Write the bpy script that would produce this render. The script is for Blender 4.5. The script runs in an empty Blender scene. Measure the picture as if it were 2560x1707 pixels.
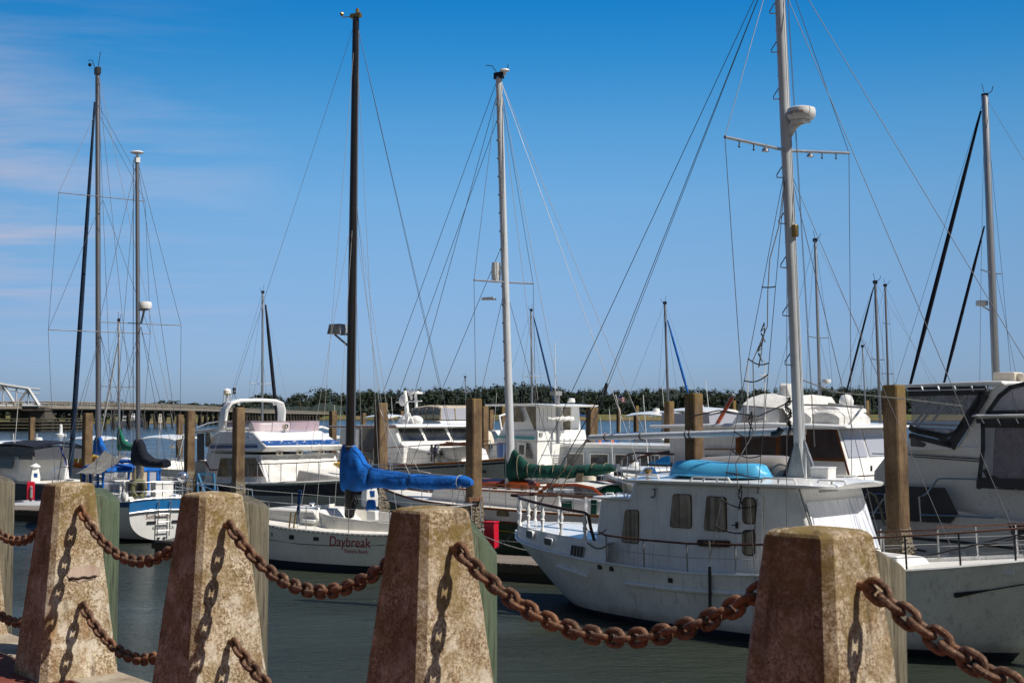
import bpy, bmesh, math, random
import numpy as np
from mathutils import Vector, Matrix, noise as mnoise
R = math.radians
random.seed(7)
scene = bpy.context.scene
COL = scene.collection
# ------------------------------------------------------------------ camera numbers
FPX, CX, CY, CAMZ = 3300.0, 1280.0, 853.5, 4.2
TH = math.atan(181.0 / 3300.0)
CT, ST = math.cos(TH), math.sin(TH)
def ray(px, py):
    a = (px - CX) / FPX; v = (CY - py) / FPX
    return Vector((a, CT - v * ST, ST + v * CT))
def at(px, py, Y):
    d = ray(px, py); return Vector((d.x * Y / d.y, Y, CAMZ + d.z * Y / d.y))
def onz(px, py, z):
    d = ray(px, py); t = (z - CAMZ) / d.z
    return Vector((d.x * t, d.y * t, z))
def crop(x0, y0, s): return lambda a, b: (x0 + a * s, y0 + b * s)
cD_ = crop(0, 0, 1.0884)
cA0 = crop(0, 900, .27234); cA = crop(600, 900, .27234); cA3 = crop(1100, 900, .27234)
cU = crop(1500, 900, .27234); cV = crop(1920, 900, .27234)
cT = crop(1250, 1180, .336); cR = crop(1770, 1180, .336); cB2 = crop(700, 1180, .336); cB0 = crop(0, 1180, .336)
cM = crop(1640, 960, .2721); cD = crop(420, 960, .2041); cE = crop(840, 940, .18493)
cH = crop(1180, 980, .13605); cG = crop(1200, 1180, .15306); cN = crop(1400, 940, .18493)
cDB = crop(680, 1220, .14029); cK = crop(250, 980, .2551); cL = crop(0, 940, .2168)
cS0 = crop(0, 0, .7014); cS1 = crop(1280, 0, .7014); cJ = crop(2160, 900, .34453)

# ------------------------------------------------------------------ materials
class NT:
    def __init__(s, name):
        s.m = bpy.data.materials.new(name); s.m.use_nodes = True
        s.t = s.m.node_tree; s.t.nodes.clear()
        s.out = s.n('ShaderNodeOutputMaterial')
    def n(s, typ, **kw):
        nd = s.t.nodes.new(typ)
        for k, v in kw.items(): setattr(nd, k, v)
        return nd
    def l(s, a, b): s.t.links.new(a, b)
    def coord(s, scale=(1, 1, 1), kind='Object', rot=(0, 0, 0)):
        if kind == 'World':
            g = s.n('ShaderNodeNewGeometry').outputs['Position']
        else:
            g = s.n('ShaderNodeTexCoord').outputs[kind]
        mp = s.n('ShaderNodeMapping'); mp.inputs['Scale'].default_value = scale; mp.inputs['Rotation'].default_value = rot
        s.l(g, mp.inputs['Vector']); return mp.outputs['Vector']
    def noise(s, vec, scale=5, detail=4, rough=.55, dist=0):
        nd = s.n('ShaderNodeTexNoise'); nd.inputs['Scale'].default_value = scale; nd.inputs['Detail'].default_value = detail
        nd.inputs['Roughness'].default_value = rough; nd.inputs['Distortion'].default_value = dist
        s.l(vec, nd.inputs['Vector']); return nd.outputs['Fac']
    def ramp(s, fac, stops, interp='LINEAR'):
        nd = s.n('ShaderNodeValToRGB'); cr = nd.color_ramp; cr.interpolation = interp
        while len(cr.elements) < len(stops): cr.elements.new(.5)
        for e, (p, c) in zip(cr.elements, stops):
            e.position = p; e.color = (c, c, c, 1) if isinstance(c, (int, float)) else (*c, 1)
        s.l(fac, nd.inputs['Fac']); return nd.outputs['Color']
    def mix(s, fac, a, b, mode='MIX'):
        nd = s.n('ShaderNodeMix', data_type='RGBA', blend_type=mode, clamp_factor=True)
        for sock, val in ((nd.inputs[0], fac), (nd.inputs[6], a), (nd.inputs[7], b)):
            if isinstance(val, bpy.types.NodeSocket): s.l(val, sock)
            elif isinstance(val, (int, float)): sock.default_value = val if sock.type == 'VALUE' else (val, val, val, 1)
            else: sock.default_value = (*val, 1)
        return nd.outputs[2]
    def math(s, op, a, b=0.0):
        nd = s.n('ShaderNodeMath', operation=op)
        for sock, val in ((nd.inputs[0], a), (nd.inputs[1], b)):
            if isinstance(val, bpy.types.NodeSocket): s.l(val, sock)
            else: sock.default_value = val
        return nd.outputs[0]
    def sep(s, vec, i):
        nd = s.n('ShaderNodeSeparateXYZ'); s.l(vec, nd.inputs[0]); return nd.outputs[i]
    def bump(s, h, strength=.3, dist=.01, normal=None):
        nd = s.n('ShaderNodeBump'); nd.inputs['Strength'].default_value = strength; nd.inputs['Distance'].default_value = dist
        s.l(h, nd.inputs['Height'])
        if normal: s.l(normal, nd.inputs['Normal'])
        return nd.outputs['Normal']
    def bsdf(s, color, rough=.5, metal=0, normal=None, spec=.5, coat=0, **kw):
        nd = s.n('ShaderNodeBsdfPrincipled')
        for k, val in (('Base Color', color), ('Roughness', rough), ('Metallic', metal), ('Specular IOR Level', spec), ('Coat Weight', coat)):
            sock = nd.inputs[k]
            if isinstance(val, bpy.types.NodeSocket): s.l(val, sock)
            elif k == 'Base Color': sock.default_value = (*val, 1)
            else: sock.default_value = val
        for k, val in kw.items(): nd.inputs[k.replace('_', ' ')].default_value = val
        if normal: s.l(normal, nd.inputs['Normal'])
        s.l(nd.outputs[0], s.out.inputs['Surface']); s.b = nd
        return s.m

def paint(name, col, rough=.35, dirt=.25, dirtcol=(.22, .19, .15), scale=1.0, streak=True, metal=0, coat=.0, spec=.5, bump=0):
    """painted / moulded surface with uneven weathering and faint vertical dirt streaks"""
    t = NT(name)
    v = t.coord((1, 1, 1)); v2 = t.coord((3.0, 3.0, .35) if streak else (1, 1, 1))
    a = t.noise(v, 2.2 * scale, 6, .6); b = t.noise(v2, 3.5 * scale, 5, .65)
    f = t.ramp(t.math('MULTIPLY', a, b), [(.18, 0), (.42, 1)])
    c = t.mix(t.math('MULTIPLY', f, dirt), col, dirtcol)
    c2 = t.mix(t.ramp(t.noise(v, 25 * scale, 3), [(.62, 0), (.75, 1)]), c, t.mix(.5 * dirt, c, dirtcol))
    rg = t.math('ADD', t.math('MULTIPLY', a, .25), rough - .12)
    nrm = t.bump(t.noise(v, 3 * scale, 3), bump, .02) if bump else None
    return t.bsdf(c2, rg, metal, nrm, spec, coat)

def oldhull(name, col):
    t = NT(name); v = t.coord(); z = t.sep(v, 2)
    st = t.noise(t.coord((4.5, 4.5, .22)), 2.6, 6, .7); a = t.noise(v, 1.4, 7, .65); f = t.noise(v, 38, 3, .6)
    c = t.mix(t.ramp(a, [(.36, .55), (.62, 0)]), col, tuple(x * .72 for x in col))
    c = t.mix(t.ramp(st, [(.54, 0), (.72, .55)]), c, (.25, .24, .19))
    c = t.mix(t.math('MULTIPLY', t.ramp(t.noise(t.coord((7, 7, .3)), 1.9, 5, .7), [(.62, 0), (.72, .7)]), .8), c, (.30, .17, .085))
    c = t.mix(t.ramp(f, [(.63, 0), (.70, .6)]), c, (.16, .13, .10))
    c = t.mix(t.ramp(t.math('ADD', t.math('MULTIPLY', z, 1.0), t.math('MULTIPLY', a, .35)), [(.22, .75), (.52, 0)]), c, (.17, .18, .13))
    nb = t.bump(t.noise(t.coord((1, 1, 5)), 2.2, 3), .12, .03); nb = t.bump(f, .1, .004, nb)
    return t.bsdf(c, t.math('ADD', t.math('MULTIPLY', a, .35), .2), 0, nb, .45)
def fabric(name, col, scale=1.0, rough=.85, var=.3):
    t = NT(name); v = t.coord()
    a = t.noise(v, 3 * scale, 5, .6); d = tuple(x * (1 - var) * .8 for x in col)
    c = t.mix(t.ramp(a, [(.35, 0), (.7, 1)]), d, col)
    w = t.math('ADD', t.noise(t.coord((1, 1, 2.5)), 5 * scale, 4, .6, .6), t.noise(t.coord((3.2, 1, 1.2), 'Object', (0, R(35), 0)), 4 * scale, 5, .65, 1.2))
    n1 = t.bump(w, .42, .06); n2 = t.bump(t.noise(v, 60 * scale, 2), .15, .01, n1)
    return t.bsdf(c, rough, 0, n2, .3, Sheen_Weight=.05)

def metal(name, col=(.55, .56, .58), rough=.35, dirt=.3):
    t = NT(name); v = t.coord((1, 1, .3)); a = t.noise(v, 4, 5, .6)
    c = t.mix(t.math('MULTIPLY', t.ramp(a, [(.4, 0), (.75, 1)]), dirt), col, (.16, .14, .12))
    return t.bsdf(c, t.math('ADD', t.math('MULTIPLY', a, .3), rough - .15), .9)

def wood(name, c1, c2, axis=0, scale=1.0, rough=.6, bump=.4, green=None):
    t = NT(name)
    sc = [14, 14, 14]; sc[axis] = .7
    v = t.coord(tuple(x * scale for x in sc)); a = t.noise(v, 1.0, 6, .65, .4)
    b = t.noise(t.coord((1, 1, 1)), 1.5 * scale, 4)
    c = t.mix(t.ramp(a, [(.3, 0), (.7, 1)]), c1, c2)
    c = t.mix(t.math('MULTIPLY', t.ramp(b, [(.35, 0), (.7, 1)]), .45), c, tuple(x * .5 for x in c1))
    if green: c = t.mix(t.ramp(t.noise(t.coord((1, 1, .4)), 2.5, 4), [(.4, .25), (.62, .6)]), c, green)
    c = t.mix(t.ramp(t.noise(t.coord(tuple(x * scale * 2.3 for x in sc)), 1.0, 4, .7), [(.54, 0), (.62, .75)]), c, tuple(x * .45 for x in c1))
    nrm = t.bump(a, bump, .02)
    return t.bsdf(c, rough, 0, nrm, .3)

def glass_dark(name, col=(.012, .014, .018), rough=.04, spec=.6):
    t = NT(name); a = t.noise(t.coord(), 3, 3)
    c = t.mix(t.ramp(a, [(.35, 0), (.75, 1)]), col, tuple(x * 2.4 + .004 for x in col))
    return t.bsdf(c, t.math('ADD', t.math('MULTIPLY', a, .1), rough), 0, t.bump(t.noise(t.coord(), 1.5, 2), .06, .05), spec)

def vinyl(name, col=(.55, .55, .57), alpha=.5, rough=.12):
    """clear flexible window: part see-through, part glossy, wavy"""
    t = NT(name); v = t.coord()
    w = t.noise(t.coord((1, 1, .5)), 2.2, 4, .6, .8)
    nrm = t.bump(w, .35, .08)
    t.bsdf(col, rough, 0, nrm, .6); b = t.b
    tr = t.n('ShaderNodeBsdfTransparent'); tr.inputs[0].default_value = (.95, .96, .98, 1)
    mx = t.n('ShaderNodeMixShader'); mx.inputs[0].default_value = alpha
    t.l(tr.outputs[0], mx.inputs[1]); t.l(b.outputs[0], mx.inputs[2]); t.l(mx.outputs[0], t.out.inputs['Surface'])
    return t.m

M = {}
M['white'] = paint('white_gelcoat', (.86, .86, .84), .3, .20, coat=.3)
M['white_clean'] = paint('clean_white_gelcoat', (.88, .88, .86), .28, .08, coat=.3)
M['white_dirty'] = oldhull('weathered_white_paint', (.90, .90, .88))
M['cream'] = paint('cream_gelcoat', (.72, .66, .54), .38, .25)
M['deckw'] = paint('deck_paint', (.78, .76, .70), .6, .35, (.35, .31, .25), 1.5, False)
M['greyhull'] = paint('pale_grey_hull', (.50, .51, .49), .35, .25)
M['greyyacht'] = paint('oyster_grey_gelcoat', (.78, .75, .70), .32, .12, coat=.2)
M['navy'] = paint('navy_paint', (.012, .018, .055), .25, .2, coat=.4)
M['blue_stripe'] = paint('blue_stripe_paint', (.012, .075, .26), .3, .2)
M['blue_bright'] = paint('bright_blue_paint', (.01, .16, .42), .35, .2)
M['teal'] = paint('teal_paint', (.02, .33, .36), .4, .2)
M['bottom'] = paint('bottom_paint', (.015, .024, .05), .6, .5, (.02, .03, .02))
M['bottomblk'] = paint('black_bottom_paint', (.012, .012, .013), .6, .4, (.03, .035, .02))
M['greenhull'] = paint('dark_green_paint', (.008, .05, .032), .3, .2)
M['red'] = paint('red_plastic', (.62, .012, .04), .4, .12, (.3, .02, .03))
M['black'] = paint('black_plastic', (.012, .012, .014), .45, .3, (.05, .045, .04))
M['grey'] = paint('grey_plastic', (.28, .29, .30), .45, .3)
M['yellow'] = paint('yellow_plastic', (.75, .46, .02), .45, .2)
M['orange'] = paint('orange_plastic', (.75, .15, .01), .45, .2)
M['turq'] = paint('turquoise_plastic', (.09, .46, .76), .4, .25, (.05, .24, .42), 1.2, False)
M['greyboat'] = paint('taupe_grey_plastic', (.27, .25, .235), .5, .3)
M['beige'] = fabric('beige_canvas', (.62, .54, .42))
M['whitecanvas'] = fabric('white_canvas', (.80, .79, .76), var=.12)
M['bluecanvas'] = fabric('blue_canvas', (.004, .155, .62), var=.35)
M['navycanvas'] = fabric('navy_canvas', (.010, .035, .085), var=.4)
M['dkcanvas'] = fabric('midnight_canvas', (.008, .012, .028), var=.3)
M['greencanvas'] = fabric('green_canvas', (.006, .085, .062), var=.4)
M['emerald'] = fabric('emerald_canvas', (.004, .19, .115), var=.35)
M['greycanvas'] = fabric('grey_awning_cloth', (.30, .29, .27), var=.25)
M['bimini'] = fabric('bimini_blue_canvas', (.012, .07, .22), var=.3)
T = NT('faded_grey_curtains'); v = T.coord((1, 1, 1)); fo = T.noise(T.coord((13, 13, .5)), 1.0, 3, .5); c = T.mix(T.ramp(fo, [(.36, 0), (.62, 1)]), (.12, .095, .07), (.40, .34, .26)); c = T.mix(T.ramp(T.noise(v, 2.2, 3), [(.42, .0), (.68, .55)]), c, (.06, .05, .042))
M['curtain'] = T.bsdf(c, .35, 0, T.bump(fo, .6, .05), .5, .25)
M['taupe'] = fabric('mauve_curtain_cloth', (.40, .31, .33), 2.0, .9, .35)
M['windcover'] = None
M['teak'] = wood('varnished_teak', (.14, .045, .012), (.27, .095, .025), 0, 1.2, .35, .2)
M['redteak'] = wood('red_varnished_mahogany', (.26, .045, .012), (.46, .09, .022), 0, 1.2, .3, .2)
M['oldteak'] = wood('worn_brown_rail', (.05, .022, .014), (.10, .045, .028), 0, 1.0, .5, .3)
M['plank'] = wood('weathered_dock_planks', (.17, .14, .115), (.30, .26, .22), 0, .5, .85, .5)
M['dockside'] = wood('dark_dock_timber', (.06, .05, .035), (.15, .125, .09), 0, .5, .85, .5)
M['alu'] = metal('anodised_mast_aluminium', (.50, .51, .53), .42, .25)
M['alu_dark'] = metal('dull_mast_aluminium', (.30, .30, .32), .45, .4)
M['steel'] = metal('stainless_steel', (.62, .63, .65), .22, .25)
M['rustrail'] = paint('rust_stained_rail', (.16, .075, .05), .5, .6, (.05, .02, .015), 4, False)
M['mastwhite'] = paint('white_mast_paint', (.62, .65, .68), .3, .3, (.3, .28, .25))
M['mastblack'] = paint('black_mast_paint', (.009, .007, .010), .3, .03, coat=.3)
M['wire'] = paint('rigging_wire', (.11, .11, .125), .5, .2, streak=False, metal=.15)
M['wirelight'] = paint('bright_rigging_wire', (.42, .42, .42), .4, .2, streak=False)
M['wireblk'] = paint('tarred_black_rope', (.02, .02, .024), .8, .2, streak=False)
M['rope'] = fabric('tan_rope', (.34, .28, .19), 6)
M['greyrope'] = fabric('grey_rope', (.30, .30, .29), 6)
M['glass'] = glass_dark('dark_window_glass')
M['glassgreen'] = glass_dark('tinted_window_glass', (.11, .10, .07), .08)
M['glassgrey'] = glass_dark('grey_window_glass', (.05, .055, .06), .06)
M['vinyl'] = vinyl('clear_vinyl', (.34, .35, .40), .55)
M['vinylsmoke'] = vinyl('smoked_vinyl', (.42, .42, .46), .36)
M['vinyldark'] = vinyl('dark_smoked_vinyl', (.10, .10, .11), .72)
M['vinylclear'] = vinyl('clean_clear_vinyl', (.40, .40, .43), .16, .06)
M['vinylwhite'] = vinyl('hazy_vinyl', (.50, .51, .58), .68)
M['pink'] = vinyl('pink_tinted_acrylic', (.62, .46, .52), .70)
M['redletter'] = paint('red_lettering', (.42, .008, .025), .4, .1)
M['blackletter'] = paint('black_lettering', (.012, .012, .014), .4, .1)
M['brownletter'] = paint('faded_brown_lettering', (.17, .055, .04), .5, .4, (.4, .3, .25))
M['tanletter'] = paint('faded_tan_lettering', (.20, .14, .10), .5, .3)
M['chrome'] = metal('polished_chrome', (.8, .8, .82), .1, .05)
M['bulb'] = paint('frosted_lamp_glass', (.85, .83, .75), .3, .05)
M['bronze'] = metal('brass_fitting', (.45, .30, .10), .4, .4)

# ------------------------------------------------------------------ mesh builder
def rot_to(d):
    d = Vector(d).normalized(); up = Vector((0, 0, 1)) if abs(d.z) < .98 else Vector((1, 0, 0))
    x = up.cross(d).normalized(); y = d.cross(x)
    return x, y
class MB:
    def __init__(s): s.v = []; s.f = []; s.mi = []; s.m = 0
    def add(s, vs, fs):
        o = len(s.v); s.v += [tuple(p) for p in vs]; s.f += [[i + o for i in f] for f in fs]; s.mi += [s.m] * len(fs); return s
    def box(s, c, d, rz=0, ry=0, taper=1.0):
        x, y, z = d[0] / 2, d[1] / 2, d[2] / 2; rm = Matrix.Rotation(rz, 3, 'Z') @ Matrix.Rotation(ry, 3, 'Y'); c = Vector(c)
        vs = [c + rm @ Vector((sx * x * (taper if sz > 0 else 1), sy * y * (taper if sz > 0 else 1), sz * z)) for sz in (-1, 1) for sy in (-1, 1) for sx in (-1, 1)]
        return s.add(vs, [(0, 2, 3, 1), (4, 5, 7, 6), (0, 1, 5, 4), (2, 6, 7, 3), (0, 4, 6, 2), (1, 3, 7, 5)])
    def poly(s, pts): return s.add(pts, [list(range(len(pts)))])
    def loft(s, rings, close=True, caps=True):
        n = len(rings[0]); vs = [p for r in rings for p in r]; fs = []
        for i in range(len(rings) - 1):
            for j in range(n if close else n - 1):
                k = (j + 1) % n; fs.append((i * n + j, i * n + k, (i + 1) * n + k, (i + 1) * n + j))
        if caps and close: fs.append(list(range(n))[::-1]); fs.append([(len(rings) - 1) * n + j for j in range(n)])
        return s.add(vs, fs)
    def tube(s, pts, r=.02, n=8, closed=False):
        P = [Vector(p) for p in pts]; m = len(P); rings = []
        px = None
        for i, p in enumerate(P):
            if closed: d = P[(i + 1) % m] - P[i - 1]
            else: d = P[min(i + 1, m - 1)] - P[max(i - 1, 0)]
            if d.length < 1e-9: d = Vector((0, 0, 1))
            d.normalize()
            if px is None: x, y = rot_to(d)
            else:
                x = px - d * px.dot(d)
                if x.length < 1e-6: x, y = rot_to(d)
                x.normalize(); y = d.cross(x)
            px = x; rr = r[i] if isinstance(r, (list, tuple)) else r
            rings.append([p + (x * math.cos(a) + y * math.sin(a)) * rr for a in (2 * math.pi * k / n for k in range(n))])
        if closed: rings.append(rings[0]); return s.loft(rings, True, False)
        return s.loft(rings)
    def lathe(s, prof, c=(0, 0, 0), n=20, sx=1, sy=1):
        c = Vector(c); return s.loft([[c + Vector((r * math.cos(a) * sx, r * math.sin(a) * sy, z)) for a in (2 * math.pi * k / n for k in range(n))] for r, z in prof])
    def ball(s, c, r, n=12, sc=(1, 1, 1)):
        return s.lathe([(max(1e-3, math.sin(math.pi * i / 8)) * r, -math.cos(math.pi * i / 8) * r * sc[2]) for i in range(9)], c, n, sc[0], sc[1])
    def obj(s, name, mats, parent=None, bevel=0, smooth=35, seg=2):
        me = bpy.data.meshes.new(name); me.from_pydata(s.v, [], s.f)
        bm = bmesh.new(); bm.from_mesh(me); bmesh.ops.remove_doubles(bm, verts=bm.verts, dist=1e-5)
        bmesh.ops.recalc_face_normals(bm, faces=bm.faces)
        me2 = bm; 
        if len(bm.faces) == len(s.mi):
            bm.faces.ensure_lookup_table()
            for fc, mi in zip(bm.faces, s.mi): fc.material_index = mi
        bm.to_mesh(me); bm.free()
        for m_ in (mats if isinstance(mats, (list, tuple)) else [mats]): me.materials.append(M[m_] if isinstance(m_, str) else m_)
        me.polygons.foreach_set('use_smooth', [True] * len(me.polygons))
        try: me.set_sharp_from_angle(angle=R(smooth))
        except Exception: pass
        o = bpy.data.objects.new(name, me); COL.objects.link(o)
        if parent: o.parent = parent
        if bevel:
            b = o.modifiers.new('Bevel', 'BEVEL'); b.width = bevel; b.segments = seg; b.limit_method = 'ANGLE'; b.angle_limit = R(32)
            b.harden_normals = False
        return o
def tag(o, label=None, cat=None, group=None, kind=None):
    if label: o['label'] = label
    if cat: o['category'] = cat
    if group: o['group'] = group
    if kind: o['kind'] = kind
    return o
def thing(name, label, cat, loc=(0, 0, 0), rz=0, group=None):
    o = bpy.data.objects.new(name, None); COL.objects.link(o); o.location = loc; o.rotation_euler = (0, 0, rz); o.empty_display_size = .1
    return tag(o, label, cat, group)
def kids(o): return [c for c in COL.objects if c.parent == o]
def copy_tree(o, parent=None):
    ch = list(o.children); c = o.copy(); COL.objects.link(c)
    if parent: c.parent = parent
    for k in ch: copy_tree(k, c)
    return c
def vnoise(p, s): return mnoise.noise(Vector(p) * s)
def hermite(xs, ys, q):
    """smooth monotone-ish interpolation of ys(xs) at q"""
    xs = np.asarray(xs, float); ys = np.asarray(ys, float); q = np.asarray(q, float)
    d = np.diff(ys) / np.diff(xs); m = np.empty_like(ys); m[0] = d[0]; m[-1] = d[-1]
    for i in range(1, len(xs) - 1): m[i] = 0 if d[i - 1] * d[i] <= 0 else 2 * d[i - 1] * d[i] / (d[i - 1] + d[i])
    i = np.clip(np.searchsorted(xs, q) - 1, 0, len(xs) - 2); h = xs[i + 1] - xs[i]; t = np.clip((q - xs[i]) / h, 0, 1)
    return (2*t**3-3*t**2+1)*ys[i] + (t**3-2*t**2+t)*h*m[i] + (-2*t**3+3*t**2)*ys[i+1] + (t**3-t**2)*h*m[i+1]
def roundpoly(pts, r, n=4):
    out = []; N = len(pts)
    for i in range(N):
        p0, p, p1 = Vector(pts[i - 1]), Vector(pts[i]), Vector(pts[(i + 1) % N])
        a = (p0 - p); b = (p1 - p); rr = min(r, a.length * .45, b.length * .45)
        A = p + a.normalized() * rr; B = p + b.normalized() * rr
        for k in range(n + 1):
            t = k / n; out.append((1 - t) ** 2 * A + 2 * t * (1 - t) * p + t * t * B)
    return out
def text_mesh(txt, size, shear=0, extrude=0.0, align='LEFT', sx=1.0, space=1.0):
    cu = bpy.data.curves.new('lettering', 'FONT'); cu.body = txt; cu.size = size; cu.shear = shear; cu.align_x = align; cu.extrude = extrude
    cu.space_character = space
    ob = bpy.data.objects.new('lettering', cu); COL.objects.link(ob); bpy.context.view_layer.update()
    me = bpy.data.meshes.new_from_object(ob.evaluated_get(bpy.context.evaluated_depsgraph_get()))
    bpy.data.objects.remove(ob); bpy.data.curves.remove(cu)
    for v in me.vertices: v.co.x *= sx
    return me
def mesh_obj(name, me, mat, parent=None):
    me.materials.clear(); me.materials.append(M[mat] if isinstance(mat, str) else mat)
    o = bpy.data.objects.new(name, me); me.name = name; COL.objects.link(o)
    if parent: o.parent = parent
    return o

# ------------------------------------------------------------------ boat frame
class Boat:
    def __init__(s, name, label, cat, org, head, group=None):
        s.o = Vector((org[0], org[1], 0)); h = Vector((head[0], head[1], 0)).normalized()
        s.h = h; s.s = Vector((-h.y, h.x, 0)); s.rz = math.atan2(h.y, h.x)
        s.root = thing(name, label, cat, s.o, s.rz, group)
        s.near = -1 if s.s.y > 0 else 1            # lateral sign of the side the quay sees
    def loc(s, p): d = Vector(p) - s.o; return Vector((d.dot(s.h), d.dot(s.s), d.z))
    def L(s, p, v=0.0):                             # pixel -> point on the fore-and-aft plane at lateral v
        d = ray(*p); c = Vector((0, 0, CAMZ)); k = (v - (c - s.o).dot(s.s)) / d.dot(s.s)
        return s.loc(c + d * k)
    def U(s, p, u):                                 # pixel -> point on the athwart plane at u
        d = ray(*p); c = Vector((0, 0, CAMZ)); k = (u - (c - s.o).dot(s.h)) / d.dot(s.h)
        return s.loc(c + d * k)
    def Z(s, p, z): return s.loc(onz(*p, z))
    def part(s, name, mb, mats, parent=None, bevel=0, smooth=35): return mb.obj(name, mats, parent or s.root, bevel, smooth)
    def block(s, name, prof, mat, bevel=.03, parent=None, smooth=35):
        """prof: (u, z, half width) outline, mirrored across the centreline"""
        n = len(prof); mb = MB()
        mb.v = [(u, b, z) for u, z, b in prof] + [(u, -b, z) for u, z, b in prof]
        mb.f = [list(range(n)), [n + i for i in range(n)][::-1]] + [(i, n + i, n + (i + 1) % n, (i + 1) % n) for i in range(n)]
        mb.mi = [0] * len(mb.f)
        return s.part(name, mb, mat, parent, bevel, smooth)
    def panel(s, name, pts, mat, t=.012, out=.0, parent=None, r=.0, side=None):
        """flat plate from coplanar local points; out = offset along outward normal"""
        P = [Vector(p) for p in pts]
        if r: P = roundpoly(P, r)
        nrm = Vector((0, 0, 0)); c = sum(P, Vector()) / len(P)
        for i in range(len(P)): nrm += (P[i] - c).cross(P[(i + 1) % len(P)] - c)
        nrm.normalize()
        camd = s.loc((0, 0, CAMZ)) - c
        if nrm.dot(camd) < 0: nrm = -nrm
        a = [p + nrm * out for p in P]; b = [p + nrm * (out + t) for p in P]; n = len(P)
        mb = MB(); mb.loft([a, b]); return s.part(name, mb, mat, parent)
    def window(s, pts, glass='glass', frame='white', fw=.03, r=.05, out=0.0, parent=None, name='window', t=.02):
        f = None
        P = [Vector(p) for p in pts]; c = sum(P, Vector()) / len(P)
        if frame:
            Q = [p + (p - c).normalized() * fw * 1.4 for p in P]
            f = s.panel(name, Q, frame, t, out, parent, r + fw)
            s.panel('pane', P, glass, .006, out + t, f, r)
            return f
        return s.panel(name, P, glass, t, out, parent, r)
    def tubes(s, name, lines, mat, r=.015, n=6, parent=None):
        for l in lines: o = s.part(name, MB().tube(l, r, n), mat, parent)
        return o
    def wire(s, name, a, b, mat='wire', r=.006, parent=None, sag=0):
        a, b = Vector(a), Vector(b); N = 2 if not sag else 9
        pts = [a.lerp(b, i / (N - 1)) - Vector((0, 0, sag * 4 * (i / (N - 1)) * (1 - i / (N - 1)))) for i in range(N)]
        return s.part(name, MB().tube(pts, r, 5), mat, parent)
    def hull(s, us, uw, zs, bs, bw, mats=('white', 'bottom'), p=1.0, boot=.12, stripe=None, nst=44, zbot=-.4, name='hull', parent=None, tumble=0):
        k = np.linspace(0, 1, len(us)); q = np.linspace(0, 1, nst)
        US, UW, ZS, BS, BW = (hermite(k, a, q) for a in (us, uw, zs, bs, bw))
        rows = [1.0, .93, .86, .75, .6, .45, .3]
        def pt(i, z):
            f = max(0.0, z / ZS[i])
            if z >= 0: b = BW[i] + (BS[i] - BW[i]) * f ** p; u = UW[i] + (US[i] - UW[i]) * f
            else: b = BW[i] * (1 + .7 * z / .4) ; u = UW[i]
            return u, max(b, .012), z
        def zrow(i, j):
            if j < len(rows): return boot + (ZS[i] - boot) * rows[j] if rows[j] < 1 else ZS[i]
            return (boot, 0.0, zbot)[j - len(rows)]
        nr = len(rows) + 3; mb = MB()
        for sg in (1, -1):
            o = len(mb.v)
            for i in range(nst):
                for j in range(nr):
                    u, b, z = pt(i, zrow(i, j)); mb.v.append((u, sg * b, z))
            for i in range(nst - 1):
                for j in range(nr - 1):
                    mb.f.append((o + i * nr + j, o + (i + 1) * nr + j, o + (i + 1) * nr + j + 1, o + i * nr + j + 1))
                    mb.mi.append(1 if j >= len(rows) else (2 if stripe and stripe[0] <= j < stripe[1] else 0))
        for i in (0, nst - 1):
            o2 = nst * nr
            for j in range(nr - 1):
                mb.f.append((i * nr + j, o2 + i * nr + j, o2 + i * nr + j + 1, i * nr + j + 1)); mb.mi.append(1 if j >= len(rows) else 0)
        me = mb
        ob = s._hullobj(name, me, mats, parent)
        def ev(u, z):                                # half breadth of the shell at (u, z)
            uu = []; bb = []
            for i in range(nst):
                a, b, _ = pt(i, min(z, ZS[i])); uu.append(a); bb.append(b)
            if uu[0] > uu[-1]: uu.reverse(); bb.reverse()
            return float(np.interp(u, uu, bb))
        s.ev = ev; s.sheer = [(US[i], BS[i], ZS[i]) for i in range(nst)]
        s.zsheer = lambda u: float(np.interp(u, *(zip(*sorted(zip(US, ZS))))))
        s.bsheer = lambda u: float(np.interp(u, *(zip(*sorted(zip(US, BS))))))
        return ob
    def _hullobj(s, name, mb, mats, parent):
        me = bpy.data.meshes.new(name); me.from_pydata(mb.v, [], mb.f)
        for i, mi in enumerate(mb.mi): me.polygons[i].material_index = mi
        for m_ in mats: me.materials.append(M[m_])
        me.polygons.foreach_set('use_smooth', [True] * len(me.polygons))
        bm = bmesh.new(); bm.from_mesh(me); bmesh.ops.recalc_face_normals(bm, faces=bm.faces); bm.to_mesh(me); bm.free()
        me.set_sharp_from_angle(angle=R(40))
        o = bpy.data.objects.new(name, me); COL.objects.link(o); o.parent = parent or s.root; return o
    def deck(s, drop=.06, mat='deckw', inset=.02, camber=.04, name='deck'):
        mb = MB(); rings = []
        for u, b, z in s.sheer:
            b = max(b - inset, .01); rings.append([(u, -b, z - drop), (u, -b * .5, z - drop + camber * .75), (u, 0, z - drop + camber), (u, b * .5, z - drop + camber * .75), (u, b, z - drop)])
        mb.loft(rings, False, False); return s.part(name, mb, mat)
    def rubrail(s, mat='white', r=.03, dz=0, out=.01, name='rub_rail', sides=(1, -1)):
        mb = MB()
        for sg in sides: mb.tube([(u, sg * (s.ev(u, z + dz) + out), z + dz) for u, b, z in s.sheer], r, 6)
        return s.part(name, mb, mat)
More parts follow.
